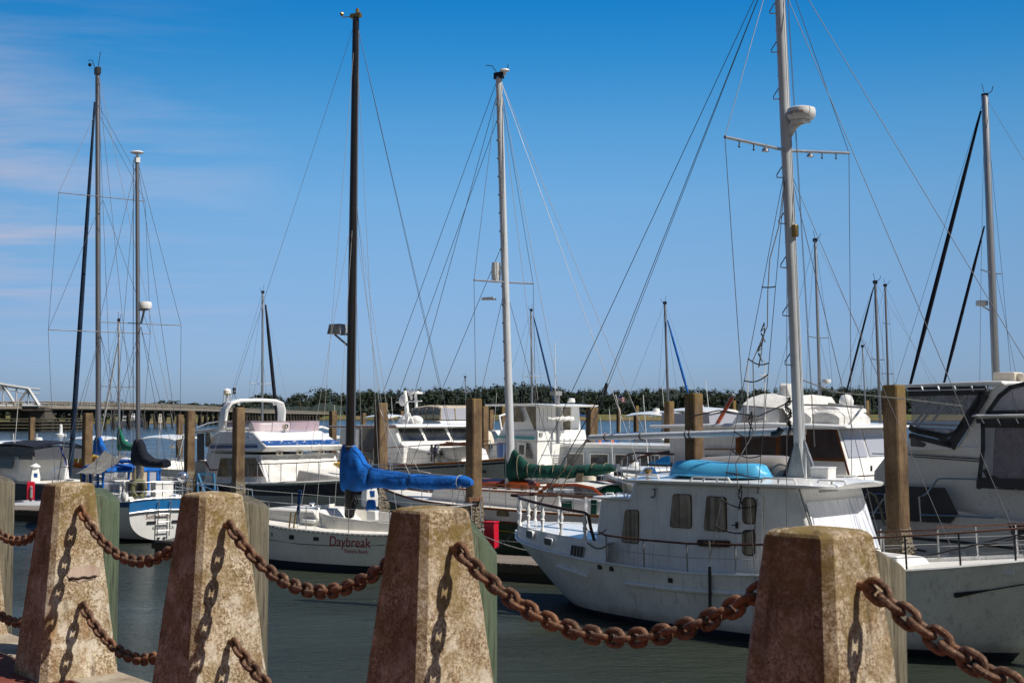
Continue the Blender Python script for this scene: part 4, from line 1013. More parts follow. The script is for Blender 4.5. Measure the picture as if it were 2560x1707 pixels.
for f in (.44, .49, .66, .84):
    p = f0.lerp(f1, f).lerp(f0.lerp(g1, f), .5); a.part('rope_coil', MB().tube([p + Vector((.05 * math.sin(k * 2.2), .03 * math.cos(k * 2.2), -.05 * k + .12 * (k % 2))) for k in range(9)], .014, 5), 'wireblk' if f > .5 else 'greyrope')
pA_, pB_ = mastp(4.6), a.L(cM(1140, 235), nr * 1.0)
a.part('slack_line', MB().tube([mastp(4.9), mastp(4.5) + Vector((.6, .4, .12)), mastp(4.45) + Vector((1.6, 1.0, .05)), mastp(4.25) + Vector((2.6, 1.6, .1))], .012, 5), 'greyrope')
a.part('slack_line', MB().tube([mastp(4.5), mastp(4.3) + Vector((-.6, nr * .5, -.15)), mastp(4.32) + Vector((-1.3, nr * .8, -.05)), mastp(4.25) + Vector((-1.9, nr * .9, -.1))], .014, 5), 'wireblk')
for k in range(3): a.part('mast_coil', MB().tube([mastp(zb + 1.55 - .06 * q) + Vector((-.16 + .05 * math.sin(q * 1.3 + k), nr * (.1 + .04 * math.cos(q * 1.7 + k)), 0)) for q in range(14)], .016, 5), 'wireblk' if k else 'rope', ms)
# things standing on the roof
def roofz(u): return zr0 + (zr1 - zr0) * (u - q3.x) / (uf - q3.x) + .12
def W(b, p): return b.o + b.h * p[0] + b.s * p[1] + Vector((0, 0, p[2]))
kl, kr = a.L(cU(725, 1030), nr * .55), a.L(cU(1620, 1065), nr * .55)
Lk = (kr.x - kl.x) * .95
mb = MB(); rings = []; NK = 26
for k in range(NK + 1):
    f = k / NK; wv = float(np.interp(f, [0, .06, .2, .5, .8, .94, 1], [.24, .33, .40, .41, .37, .27, .10])); h = float(np.interp(f, [0, .05, .12, .5, .86, .93, .96, 1], [.22, .29, .31, .30, .27, .24, .15, .11])); x = -Lk / 2 + Lk * f; ring = []
    for j in range(15):
        yq, zq = ((1, 0), (1.0, .12), (.97, .32), (.93, .5), (.80, .74), (.66, .93), (.58, .99), (.0, .96))[j if j < 8 else 14 - j]
        ring.append((x, (1 if j < 7 else -1) * yq * wv * (1 if j != 7 else 0), zq * h + .015 * math.sin(f * 9)))
    rings.append(ring)
mb.loft(rings)
kk = thing('dinghy', 'turquoise plastic dinghy lying upside down on the white wheelhouse roof', 'dinghy', W(a, (kl.x + Lk / 2, nr * .62, roofz(kl.x + Lk / 2) + .0)), a.rz)
hu = mb.obj('hull', 'turq', kk, .012, 30)
mb = MB()
for sg in (1, -1): mb.tube([(-Lk / 2 + Lk * f, sg * (float(np.interp(f, [0, .06, .2, .5, .8, .94, 1], [.24, .33, .40, .41, .37, .27, .10])) + .012), .03 + .015 * math.sin(f * 9)) for f in [k / 24 for k in range(25)]], .022, 6)
mb.obj('gunwale', 'turq', hu)
me = text_mesh('OCEAN', .09, 0, 0, 'LEFT', 1.3)
for v in me.vertices: v.co = (.38 + v.co.x * 1.0 if nr < 0 else -v.co.x, nr * (.395 - v.co.x * .02 + .012), .055 + v.co.y)
mesh_obj('lettering', me, 'navy', hu)
mb = MB(); rings = []
for k in range(17):
    f = k / 16; wv = float(np.interp(f, [0, .2, .6, .9, 1], [.42, .5, .5, .38, .2])); h = float(np.interp(f, [0, .5, .85, 1], [.36, .42, .42, .2])); x = -1.1 + 2.2 * f
    rings.append([(x, math.copysign(abs(math.cos(an)) ** .7, math.cos(an)) * wv, (math.sin(an) ** .7 if 0 < j < 10 else 0) * h) for j, an in ((j, math.pi * j / 10) for j in range(11))])
mb.loft(rings); g2 = tag(mb.obj('dinghy', 'greyboat', None, 0, 45), 'taupe grey upturned dinghy lying behind the turquoise one', 'dinghy'); pt = W(a, (um - 1.3, -nr * .35, roofz(um - 1.3))); g2.location = pt; g2.rotation_euler = (0, 0, a.rz)
bx_ = a.L(cV(510, 1050), nr * .1); o = thing('storage_box', 'white plastic box beside the foot of the big silver mast', 'box', W(a, (bx_.x, nr * .1, roofz(uf) - .02)), a.rz)
mb = MB(); mb.box((0, 0, .11), (.36, .3, .22), 0, 0, 1.05); mb.obj('body', 'white', o, .02); mb = MB(); mb.box((0, 0, .232), (.39, .33, .03)); mb.obj('lid', 'white', o, .012)
dm = a.L(cU(505, 1070), .0); mb = MB(); mb.lathe([(.2, 0), (.2, .03), (.17, .06), (.15, .07), (.13, .12), (.08, .16), (0, .17)], (dm.x, nr * .2, roofz(dm.x) - .02), 20); mb.obj('dome_vent', 'chrome', a.root)
mb = MB(); p = (q3.x + .15, nr * .9, roofz(q3.x)); mb.lathe([(.05, 0), (.05, .05), (.075, .09), (.075, .13), (.0, .16)], p, 12); mb.obj('deck_lamp', 'bronze', a.root)
# ================================================================== B: white sloop, bow away to the left
b = Boat('sloop', 'white sloop with a tall black mast, blue sail cover and a red name', 'sailboat', (-9.0, 39.5), (.87, -.49))
nr = b.near                                            # u: bow 0 -> stern 10.2
b.hull(us=[-.55, .2, 1.2, 2.8, 4.7, 6.4, 7.9, 8.8, 9.15], uw=[.75, 1.0, 1.6, 2.9, 4.7, 6.4, 7.7, 8.3, 8.45], zs=[1.42, 1.37, 1.30, 1.20, 1.10, 1.06, 1.08, 1.13, 1.15],
       bs=[.03, .42, .86, 1.34, 1.58, 1.55, 1.25, .8, .55], bw=[.02, .12, .45, 1.05, 1.38, 1.3, .75, .2, .1], mats=('white', 'bottom'), p=.75, boot=.20)
b.deck(.03, 'deckw', .03, .12)
b.rubrail('grey', .03, -.03, .012, 'toe_rail')
for sg in (nr,):
    mb = MB()
    for u in np.arange(.4, 9, .16): z = b.zsheer(u) - .035; mb.box((u, sg * (b.ev(u, z) + .045), z), (.035, .012, .03))
    o = mb.obj('rail_bolts', 'white', b.root); o['kind'] = 'stuff'
def bon(p, off=0.0):
    v = nr * 1.5
    for _ in range(8): q = b.L(p, v); v = nr * (b.ev(q.x, q.z) + off)
    return b.L(p, v)
for quad in ([(0, 780), (18, 790), (18, 860), (0, 858)], [(315, 825), (405, 830), (402, 912), (312, 905)], [(745, 860), (845, 868), (843, 935), (742, 928)]):
    b.window([bon(cDB(*q), .0) for q in quad], 'glass', 'white', .025, .03, 0, None, 'portlight', .02)
b.part('hull_line', MB().tube([bon(cDB(x, y), .012) for x, y in ((-700, 820), (-350, 868), (0, 925), (480, 992), (1000, 1022), (1500, 1025), (2010, 1012))], .009, 5), 'black')
p = bon(cDB(1015, 1022)); b.text('Daybreak', p.x, p.z, .385, 'redletter', b.root, nr, 1, .22, .86)
p = bon(cDB(1290, 1142)); b.text('Daytona Beach', p.x, p.z, .145, 'redletter', b.root, nr, 1, 0, .82)
# coachroof, cockpit coaming
def bz(cx, cy, v=0): return b.L(cDB(cx, cy), v)
b.block('coachroof', [(.9, 1.15, .45), (1.5, 1.42, .50), (3.0, 1.55, .80), (4.6, 1.55, .92), (5.0, 1.1, 1.0), (.9, 1.05, .6)], 'deckw', .06)
mb = MB()
for sg in (1, -1):
    rings = []
    for k in range(13):
        f = k / 12; u = 4.3 + 3.7 * f; bb = .45 + .72 * min(1, f * 4) ** .6 - .2 * f; h = .42 * (1 - .55 * f); z = b.zsheer(u)
        rings.append([(u, sg * bb, z - .05), (u + .05, sg * (bb - .04), z + h), (u + .05, sg * (bb - .10), z + h), (u, sg * (bb - .12), z - .05)])
    mb.loft(rings)
mb.obj('cockpit_coaming', 'deckw', b.root)
mb = MB(); rings = [[(4.25 + .04 * q, -.5, 1.2), (4.25 + .04 * q, .5, 1.2), (4.3 + .04 * q, .4, 1.66), (4.3 + .04 * q, -.4, 1.66)] for q in (0, 1)]
mb.loft(rings); mb.obj('coaming_front', 'deckw', b.root, .02)
p = bz(735, 570, nr * .8); mb = MB(); mb.box((p.x, p.y, b.zsheer(p.x) + .16), (.46, .46, .09)); o = mb.obj('deck_hatch', 'white', b.root, .03); mb = MB(); mb.box((p.x, p.y, b.zsheer(p.x) + .215), (.36, .36, .02)); mb.obj('pane', 'glassgrey', o)
for k, (cx, cy) in enumerate(((820, 440), (715, 385))): p = bz(cx, cy, nr * .5 * (1 - 2 * k)); mb = MB(); mb.lathe([(.10, 0), (.08, .06), (.06, .09), (.09, .14), (.02, .16)], (p.x, p.y, 1.5), 12); mb.obj('winch', 'steel', b.root)
# mast, boom, sail cover
mu = b.L((874, 1240), 0).x; mt = b.L((890, 40), 0); mbm = b.L((874, 1265), 0)
mast = b.part('mast', MB().tube([(mbm.x, 0, 1.3), tuple(Vector((mbm.x, 0, 1.3)).lerp(mt, .5)), mt], [.145, .125, .095], 16), 'mastblack', None, 60)
mb = MB(); mb.tube([Vector((mbm.x, 0, 1.3)).lerp(mt, f) + Vector((.13 - .03 * f, 0, 0)) for f in (.1, .5, .97)], .022, 6); mb.obj('sail_track', 'alu', mast)
mb = MB(); mb.box(mt, (.34, .12, .12)); mb.tube([mt + Vector((-.1, 0, .0)), mt + Vector((-.45, 0, .02)), mt + Vector((-.5, 0, .1))], .015, 5); mb.lathe([(.05, 0), (.05, .14), (.01, .16)], mt + Vector((.05, 0, .05)), 8); mb.ball(mt + Vector((-.5, 0, .12)), .06, 6); mb.obj('masthead_fitting', 'bronze', mast)
rp_ = b.L(cD_(776, 756), 0); mpx = Vector((mbm.x, 0, 1.3)).lerp(mt, (rp_.z - 1.3) / (mt.z - 1.3))
mb = MB(); mb.box((rp_.x, 0, rp_.z), (.46, .4, .28), 0, 0, .8); o = mb.obj('radar_reflector_box', paint('mottled_mirror_box', (.45, .45, .44), .3, 1.0, (.05, .05, .06), 5, False), mast); mb = MB(); mb.tube([(rp_.x - .1, 0, rp_.z - .15), (mpx.x - .1, 0, rp_.z - .5)], .03, 6); mb.tube([(rp_.x + .1, 0, rp_.z - .15), (mpx.x, 0, rp_.z - .16)], .03, 6); mb.obj('bracket', 'grey', o)
bl, br = b.L(cA(1000, 1130), 0), b.L(cA(2095, 1120), 0)
b.part('boom', MB().tube([(mu + .1, 0, bl.z - .05), (br.x, 0, br.z - .05)], .07, 10), 'alu')
top = [(955, 772), (1045, 768), (1075, 810), (1110, 850), (1150, 935), (1220, 985), (1330, 1010), (1450, 1022), (1570, 1043), (1700, 1048), (1850, 1056), (2000, 1060), (2060, 1056), (2110, 1080), (2130, 1095)]
bot = [(952, 1205), (1050, 1207), (1120, 1203), (1200, 1180), (1300, 1170), (1400, 1190), (1500, 1190), (1560, 1172), (1700, 1190), (1800, 1185), (1900, 1180), (1980, 1182), (2030, 1155), (2080, 1172), (2130, 1150)]
lc = lambda P_, c, bt: [(q.x, q.z) for q in (bt.L(c(*p), 0) for p in P_)]
cv = b.cover(lc(top, cA, b), lc(bot, cA, b), [(0, .19), (.09, .22), (.16, .26), (.3, .21), (.6, .19), (.9, .15), (1, .08)], 'bluecanvas', wr=.032, seed=3, n=90, gather=(.225, .535, .905))
for cx in (1215, 1575, 2020):
    y0, y1 = np.interp(cx, [q[0] for q in top], [q[1] for q in top]), np.interp(cx, [q[0] for q in bot], [q[1] for q in bot])
    A_, B_ = b.L(cA(cx, y0), 0), b.L(cA(cx - 6, y1), 0); c_ = (A_ + B_) / 2; hh = (A_.z - B_.z) / 2 + .012
    b.part('sail_tie', MB().tube([(c_.x + .02 * math.sin(q), .19 * math.cos(q), c_.z + hh * math.sin(q)) for q in [2 * math.pi * k / 16 for k in range(16)]], .013, 5, True), 'wirelight' if cx > 2000 else 'navycanvas', cv)
z_ = b.L(cA(1000, 790), 0).z; b.part('sail_tie', MB().tube([(mu + .16 * math.cos(q) + .02, .16 * math.sin(q), z_) for q in [2 * math.pi * k / 14 for k in range(14)]], .012, 5, True), 'wirelight', cv)
mb = MB()
for k in range(5): mb.tube([(mu + .16 + .05 * math.sin(q * 1.5 + k), -.1 + .05 * k, 2.5 - .11 * q) for q in range(10)], .016, 5)
mb.obj('halyard_tails', 'black', mast)
top_ = mt - Vector((0, 0, .1))
def bw_(n, p0, p1, m='wirelight', r=.006): return b.wire(n, p0, p1, m, r)
# rigging
for sg in (1, -1):
    for du, zt_ in ((0, 1), (-.6, .62), (.6, .62)):
        u = mu + du; bw_('shroud', Vector((mbm.x, 0, 1.3)).lerp(mt, zt_ * .985), (u, sg * (b.bsheer(u) - .03), b.zsheer(u) + .02), 'wirelight')
bw_('backstay', top_, (9.1, 0, 1.2), 'wire'); bw_('forestay', top_, (-.5, 0, 1.5), 'wirelight')
e1 = b.L(cA(1570, 1075), nr * .1); e2 = b.L(cA(1650, 1035), 0); e3 = b.L(cA(2030, 1045), 0); e4 = b.L(cA(1750, 1045), 0); j1 = b.L(cA(1285, 460), 0); j2 = b.L(cA(1350, 450), 0)
bw_('lazy_jack', Vector((mbm.x, 0, 1.3)).lerp(mt, .66), j1, 'wirelight'); bw_('lazy_jack', Vector((mbm.x, 0, 1.3)).lerp(mt, .66), j2, 'wirelight'); bw_('lazy_jack', j1, e1, 'wirelight'); bw_('lazy_jack', j2, e2, 'wirelight'); bw_('lazy_jack', j2, b.L(cA(1400, 1015), 0), 'wirelight')
bw_('topping_lift', top_, e3, 'wire')
# guard rails and pulpit
b.guard([.9, 2.2, 3.4, 4.8, 6.2, 7.4, 8.6], .62, (1, -1), (.5, 1.0), 'steel', 'wirelight', .07, .013)
for zz, k in ((.64, 1), (.34, .8)):
    b.part('pulpit', MB().tube([(1.0, .72, b.zsheer(1) + zz), (.3, .45, b.zsheer(.3) + zz + .04), (-.3, .22, 1.42 + zz + .06), (-.5, 0, 1.42 + zz + .08), (-.3, -.22, 1.42 + zz + .06), (.3, -.45, b.zsheer(.3) + zz + .04), (1.0, -.72, b.zsheer(1) + zz)], .017, 6), 'steel')
for sg in (1, -1):
    for u, v_ in ((1.0, .72), (.0, .33)): b.part('pulpit_leg', MB().tube([(u, sg * v_, b.zsheer(u) + .66), (u + .12, sg * (v_ - .02), b.zsheer(u))], .015, 6), 'steel')
b.part('pushpit', MB().tube([(8.0, 1.0, 1.75), (8.8, .75, 1.78), (9.1, 0, 1.8), (8.8, -.75, 1.78), (8.0, -1.0, 1.75)], .017, 6), 'steel')
# deck clutter that belongs to the boat
p = bz(640, 700, nr * 1.25)
for cx, zz in ((395, 1.16), (480, 1.16)):
    q = bz(cx, 690, nr * 1.3); b.part('turnbuckle', MB().tube([(q.x, nr * (b.bsheer(q.x) - .04), b.zsheer(q.x)), (q.x + .03, nr * (b.bsheer(q.x) - .08), b.zsheer(q.x) + .42)], .022, 6), 'bronze')
mb = MB()
for k in range(4): mb.tube([bz(470 + 8 * k, 30, nr * 1.2) + Vector((.02 * k, 0, 0)), bz(455 + 12 * k, 330, nr * 1.25), bz(400 + 30 * k, 640, nr * 1.3)], .012, 5)
mb.obj('block_and_tackle', 'bimini', b.root)
def onboat(bt, name, label, cat, loc, group=None, rz=0): return thing(name, label, cat, W(bt, loc), bt.rz + rz, group)
q = bz(1800, 620, nr * .35); o = onboat(b, 'jerry_can', 'white plastic container of blue labels lying in the sloop cockpit', 'container', (q.x, q.y, 1.30)); mb = MB(); mb.box((0, 0, .14), (.30, .2, .28)); mb.obj('body', 'white', o, .03); mb = MB(); mb.lathe([(.04, 0), (.04, .05)], (.08, 0, .28), 8); mb.obj('cap', 'blue_bright', o)
mb = MB(); mb.box((0, 0, .16), (.28, .2, .32), 0, 0, .8); o = tag(mb.obj('canvas_bag', 'bluecanvas', None, .05), 'small blue canvas bag standing in the sloop cockpit', 'bag'); q = bz(1765, 470, 0); o.location = W(b, (q.x, q.y, 1.52)); o.rotation_euler = (0, 0, b.rz)

# ================================================================== C: blue-striped ketch, stern towards us
c = Boat('ketch', 'white ketch with a broad blue band round its stern and two masts', 'sailboat', (-11.6, 43.7), (-.6, .8))
nr = c.near
c.hull(us=[-.30, .4, 1.5, 3.2, 5.2, 7.2, 8.8, 9.7, 10.1], uw=[-.18, .5, 1.6, 3.2, 5.2, 7.1, 8.5, 9.2, 9.4], zs=[1.36, 1.33, 1.28, 1.24, 1.25, 1.32, 1.42, 1.5, 1.54], bs=[1.12, 1.28, 1.46, 1.6, 1.6, 1.3, .78, .32, .02], bw=[.05, .5, .95, 1.3, 1.32, .95, .45, .12, .02],
       mats=('white', 'bottomblk', 'blue_stripe'), p=.55, boot=.10, stripe=(0, 2))
c.deck(.04, 'deckw')
def tr(cx, cy, off=.0): return c.U(cK(cx, cy), -.32 - off)
# transom panel: curved lower edge, blue upper band
def trz(y): return 1.36
def trp(v, z): return Vector((-.30 + .12 * (1 - z / 1.36) - .02, v, z))
pts = [trp(1.13 * math.cos(q), 1.0 + .0 if False else .98 - .90 * math.sin(q) ** .8) for q in [math.pi * k / 24 for k in range(25)]]
mb = MB(); mb.loft([[p + Vector((.06, 0, 0)) for p in pts], [p + Vector((-.012, 0, 0)) for p in pts]]); trs = mb.obj('transom', 'white', c.root)
mb = MB(); n = 13; rows = []
for z in (1.36, 1.0): rows.append([trp(-1.15 + 2.3 * k / (n - 1), z + .07 * (1 - (abs(-1 + 2 * k / (n - 1))) ** 2)) + Vector((-.03, 0, 0)) for k in range(n)])
mb.loft([rows[0] + rows[1][::-1], [p + Vector((.05, 0, 0)) for p in rows[0] + rows[1][::-1]]]); mb.obj('blue_band', 'blue_bright', trs)
for dz, m_ in ((.07, 'white'), (-.33, 'white')):
    mb = MB(); mb.tube([trp(-1.16 + 2.32 * k / 12, 1.33 + dz + .07 * (1 - (abs(-1 + 2 * k / 12)) ** 2)) + Vector((-.05, 0, 0)) for k in range(13)], .022 if dz > 0 else .03, 6); mb.obj('moulding', m_, trs)
def trtext(txt, v0, z0, size, mat, sx, shear=0):
    me = text_mesh(txt, size, shear, 0, 'LEFT', sx)
    for v in me.vertices: p = trp(v0 - v.co.x, z0 + v.co.y); v.co = (p.x - .022, p.y, p.z)
    return mesh_obj('lettering', me, mat, trs)
v0 = c.U(cK(425, 1260), -.1); v1 = c.U(cK(468, 1370), .1)
trtext('Sobracco', v0.y, .80, .21, 'brownletter', 1.05); trtext('RIVERSIDE CA', v1.y, .44, .13, 'blackletter', .92, .1)
for dv in (0, .85): mb = MB(); mb.box(trp(v0.y - .2 - dv, .68) + Vector((-.03, 0, 0)), (.03, .30, .07)); mb.obj('vent_slot', 'black', trs)
for cx in (580, 697):
    p = c.U(cK(cx, 1160), -.45); mb = MB(); mb.tube([(-.30, p.y, 1.3), (-.42, p.y, 1.36), (-.44, p.y, 1.2), (-.36, p.y, .75), (-.30, p.y, .22)], .02, 6); mb.obj('ladder_rail', 'steel', c.root)
yA, yB = c.U(cK(580, 1160), -.45).y, c.U(cK(697, 1160), -.45).y
for z in (.95, .68, .40): mb = MB(); x = trp(0, z).x - .09; mb.tube([(x, yA, z), (x, yB, z)], .018, 6); mb.obj('ladder_step', 'white', c.root)
for q in (-.08, .12): p = trp(q, .15); mb = MB(); mb.lathe([(.05, 0), (.05, .03)], p + Vector((-.03, 0, 0)), 10); mb.obj('drain', 'black', trs)
mb = MB(); mb.add([(.32, .03, .25), (.32, -.03, .25), (.95, .03, -.3), (.95, -.03, -.3), (.2, .03, -.3), (.2, -.03, -.3)], [(0, 2, 3, 1), (0, 1, 5, 4), (0, 4, 2), (1, 3, 5)]); mb.obj('rudder', 'white', c.root)
# deckhouse, dodger
c.block('coachroof', [(3.4, 1.2, 1.0), (3.5, 1.72, .95), (7.6, 1.62, .55), (7.8, 1.3, .5)], 'white', .05)
c.block('cockpit_coaming', [(.5, 1.2, 1.05), (.5, 1.48, 1.0), (3.4, 1.55, 1.05), (3.4, 1.2, 1.1)], 'white', .04)
dg = c.block('dodger_top', [(2.6, 2.28, 1.12), (2.7, 2.36, 1.06), (4.3, 2.42, 1.0), (4.8, 2.2, 1.08), (4.8, 2.12, 1.1), (2.6, 2.2, 1.14)], 'bluecanvas', .04)
for (u0, u1, v_) in ((2.7, 4.0, 1.1), (2.7, 4.0, -1.1)):
    P = [(u0, v_, 1.4), (u1, v_, 1.4), (u1 + .4, v_ * .96, 2.18), (u0 + .02, v_, 2.24)]; c.panel('dodger_window', P, 'vinylsmoke', .01, 0, dg, .05)
    for uu in (u0, (u0 + u1) / 2 + .1, u1 + .1): mb = MB(); mb.tube([(uu, v_ * 1.01, 1.4), (uu + .1, v_ * .99, 2.26)], .05, 6); mb.obj('dodger_strap', 'bluecanvas', dg)
P = [(2.65, .95, 1.4), (2.65, .1, 1.4), (2.65, .1, 2.24), (2.65, .95, 2.24)]; c.panel('dodger_curtain', P, 'vinylsmoke', .01, 0, dg)
P = [(2.65, .05, 1.4), (2.65, -.62, 1.4), (2.65, -.62, 2.24), (2.65, .05, 2.24)]; c.panel('dodger_curtain', P, 'beige', .01, 0, dg)
for v_ in (.97, .07, -.64, -.97): mb = MB(); mb.tube([(2.63, v_, 1.4), (2.63, v_, 2.27)], .045, 6); mb.obj('dodger_strap', 'bluecanvas', dg)
P = [(2.65, -.68, 1.4), (2.65, -.94, 1.4), (2.65, -.94, 2.24), (2.65, -.68, 2.24)]; c.panel('dodger_curtain', P, 'vinylwhite', .01, 0, dg)
# masts
def cmast(px0, py0, px1, py1, r, name='mast'):
    p0, p1 = c.L((px0, py0), 0), c.L((px1, py1), 0); return p0, p1, c.part(name, MB().tube([p0, p1], r, 14), 'alu_dark', None, 60)
z0, z1, miz = cmast(346, 1225, 343, 400, [.075, .068], 'mizzen_mast')
m0, m1, mn = cmast(246, 1135, 244, 178, [.10, .085], 'main_mast')
um_, uz = m0.x, z0.x
def spreader(m_, cm, y, half, par, mat='wire', droop=0):
    z = c.L((cm, y), 0).z; mb = MB(); mb.tube([(m_.x, half, z + droop), (m_.x, 0, z), (m_.x, -half, z + droop)], .017, 6); mb.obj('spreader', mat, par); return z
sz1 = spreader(m0, 245, 497, 1.62, mn); sz2 = spreader(m0, 245, 830, 1.9, mn); sz3 = spreader(z0, 345, 810, 1.45, miz)
mb = MB(); mb.lathe([(.0, .12), (.22, .11), (.25, 0), (.22, -.12), (0, -.13)], (z0.x - .32, 0, c.L((338, 767), 0).z), 18); o = mb.obj('radar_dome', 'white', miz); mb = MB(); mb.tube([(z0.x - .3, 0, c.L((338, 767), 0).z - .13), (z0.x - .02, 0, c.L((338, 767), 0).z - .6)], .04, 6); mb.box((z0.x - .2, 0, c.L((338, 767), 0).z - .15), (.4, .2, .05)); mb.obj('bracket', 'grey', o)
mb = MB(); mb.lathe([(.0, .05), (.2, .04), (.24, 0), (.1, -.05), (.04, -.06), (.04, -.3), (0, -.3)], z1 + Vector((0, 0, .25)), 16); mb.box(z1, (.2, .14, .2)); mb.obj('masthead_dome', 'white', miz)
mb = MB(); mb.box(m1, (.3, .16, .25)); mb.tube([m1, m1 + Vector((0, -.1, .75))], .012, 5); mb.tube([m1 + Vector((0, .1, .1)), m1 + Vector((-.1, .25, .35)), m1 + Vector((.2, .3, .4))], .014, 5); mb.ball(m1 + Vector((.05, .28, .2)), .07, 6); mb.obj('masthead_fitting', 'black', mn)
def cw(n, p0, p1, m='wire', r=.008): return c.wire(n, p0, p1, m, r)
hd = c.L((237, 255), 0); tk = c.L((175, 1195), 0)
jf = c.part('furled_jib', MB().tube([hd, hd.lerp(tk, .3), hd.lerp(tk, .7), hd.lerp(tk, .95), hd.lerp(tk, .995)], [.04, .075, .10, .10, .05], 10), 'navycanvas', None, 60)
mb = MB(); mb.lathe([(.12, 0), (.12, .05), (.06, .07), (.06, .14), (.14, .16), (.14, .2)], tk + Vector((0, 0, -.25)), 14); mb.obj('furling_drum', 'steel', jf)
for sg in (1, -1):
    ch = lambda u: Vector((u, sg * (c.bsheer(u) - .03), c.zsheer(u)))
    cw('shroud', m1 - Vector((0, 0, 1.5)), (um_, sg * 1.62, sz1)); cw('shroud', (um_, sg * 1.62, sz1), (um_, sg * 1.9, sz2)); cw('shroud', (um_, sg * 1.9, sz2), ch(um_))
    cw('shroud', (um_, 0, sz1 - .1), (um_, sg * 1.9, sz2)); cw('shroud', (um_, 0, sz2 - .1), ch(um_ - .7)); cw('shroud', (um_, 0, sz2 - .1), ch(um_ + .7))
    cw('shroud', z1, (uz, sg * 1.45, sz3)); cw('shroud', (uz, sg * 1.45, sz3), ch(uz)); cw('shroud', (uz, 0, sz3 - .1), ch(uz - .7)); cw('shroud', (uz, 0, sz3 - .1), ch(uz + .8)); cw('backstay', m1, ch(.6)); cw('shroud', z1, ch(uz - .9))
cw('triatic_stay', m1 - Vector((0, 0, 1.2)), z1 - Vector((0, 0, .5))); cw('halyard', z1 + Vector((.1, .1, 0)), (uz + .2, .12, 2.2), 'wirelight', .012)
cw('topping_lift', m1, (um_ - 3.6, 0, 3.2))
t2 = [(370, 462), (402, 458), (412, 500), (432, 565), (480, 622), (540, 652), (640, 655), (655, 660)]; b2 = [(350, 725), (400, 712), (470, 737), (560, 742), (640, 742), (655, 735)]
zc = c.cover(lc(t2, cK, c), lc(b2, cK, c), [(0, .14), (.2, .2), (1, .17)], 'dkcanvas', wr=.04, seed=8)
mb = MB(); a1, a2 = c.L(cK(385, 465), 0), c.L(cK(510, 640), 0)
t3 = [(885, 700), (925, 705), (940, 755), (965, 815), (1000, 870), (1080, 905), (1240, 915)]; b3 = [(880, 870), (925, 870), (1000, 935), (1240, 950)]
c.cover(lc(t3, cA0, c), lc(b3, cA0, c), [(0, .12), (.15, .15), (1, .10)], 'bluecanvas', wr=.04, seed=4)
c.part('boom', MB().tube([(uz - .05, 0, c.L(cK(400, 720), 0).z + .06), (c.L(cK(640, 700), 0).x, 0, c.L(cK(640, 700), 0).z)], .05, 8), 'alu_dark')
# grey awning slung over the main boom
aw_ = MB(); A0_, A1_, A2_, A3_ = c.L(cA0(965, 822), .75), c.L(cA0(1185, 830), .55), c.L(cA0(905, 1042), nr * 1.7), c.L(cA0(690, 1040), nr * 1.75)
NA = 14; rings = []
for i in range(NA + 1):
    ring = []
    for j in range(NA + 1):
        f, g = i / NA, j / NA; p = A0_.lerp(A1_, f).lerp(A3_.lerp(A2_, f), g); p = p + Vector((0, 0, -.22 * math.sin(math.pi * f) * (1 - g) - .10 * math.sin(math.pi * g) + .03 * vnoise((f * 4, g * 4, 1), 1.3))); ring.append(p)
    rings.append(ring)
aw_.loft(rings, False, False); aw_.obj('awning', 'greycanvas', c.root, 0, 70)
# stern gear
p = c.U(cK(380, 1025), .0)
mb = MB(); hs = [Vector((0, math.cos(q) * .21 * (1 if math.cos(q) > 0 else 1), math.sin(q) * .27)) for q in [R(-70) + R(320) * k / 20 for k in range(21)]]
mb.tube([Vector((.0, p.y, 1.75)) + h for h in hs], .085, 8); tag(mb.obj('lifebuoy', paint('khaki_cover', (.15, .15, .07), .7, .3), None, 0, 60), 'khaki horseshoe lifebuoy hung on the ketch stern rail', 'lifebuoy'); o = bpy.data.objects['lifebuoy']; o.matrix_world = c.root.matrix_basis if False else Matrix.Translation(c.o) @ Matrix.Rotation(c.rz, 4, 'Z')
p = c.U(cK(612, 1020), .3); o = onboat(c, 'locker_box', 'white square locker box standing on the ketch stern deck', 'box', (.35, p.y, 1.36)); mb = MB(); mb.box((0, 0, .26), (.45, .62, .52)); mb.obj('body', 'white', o, .02); mb = MB(); mb.box((0, 0, .545), (.49, .66, .05)); mb.obj('lid', 'white', o, .015)
p = c.U(cK(235, 1080), .0); o = onboat(c, 'outboard_motor', 'white outboard motor clamped to the left of the ketch stern rail', 'outboard motor', (.12, p.y - .06, 1.36)); mb = MB(); mb.lathe([(.10, .0), (.14, .05), (.15, .2), (.11, .3), (.0, .32)], (0, 0, .0), 12, 1.2, .8); mb.obj('cowling', 'white', o); mb = MB(); mb.box((-.02, .02, .48), (.05, .06, .4)); mb.obj('shaft', 'white', o, .01)
p = c.U(cK(800, 900), .2); o = onboat(c, 'barbecue', 'round polished steel barbecue on the ketch stern rail', 'barbecue', (.1, p.y, 1.98)); mb = MB(); mb.ball((0, 0, .12), .19, 16, (1, 1, .95)); mb.obj('bowl', 'chrome', o, 0, 70); mb = MB(); mb.tube([(0, 0, 0), (0, 0, -.5)], .022, 6); mb.obj('post', 'steel', o)
for v_ in (1.12, .6, .0, -.6, -1.12):
    c.part('stern_rail_post', MB().tube([(-.2 if abs(v_) < 1 else .0, v_, 1.36), (-.22 if abs(v_) < 1 else .0, v_, 1.98)], .015, 6), 'steel')
for z in (1.68, 1.98): c.part('stern_rail', MB().tube([(2.2, 1.45, z), (.6, 1.3, z), (-.05, 1.12, z), (-.24, .6, z), (-.26, 0, z), (-.24, -.6, z), (-.05, -1.12, z), (.6, -1.3, z), (2.2, -1.45, z)], .014, 6), 'steel')
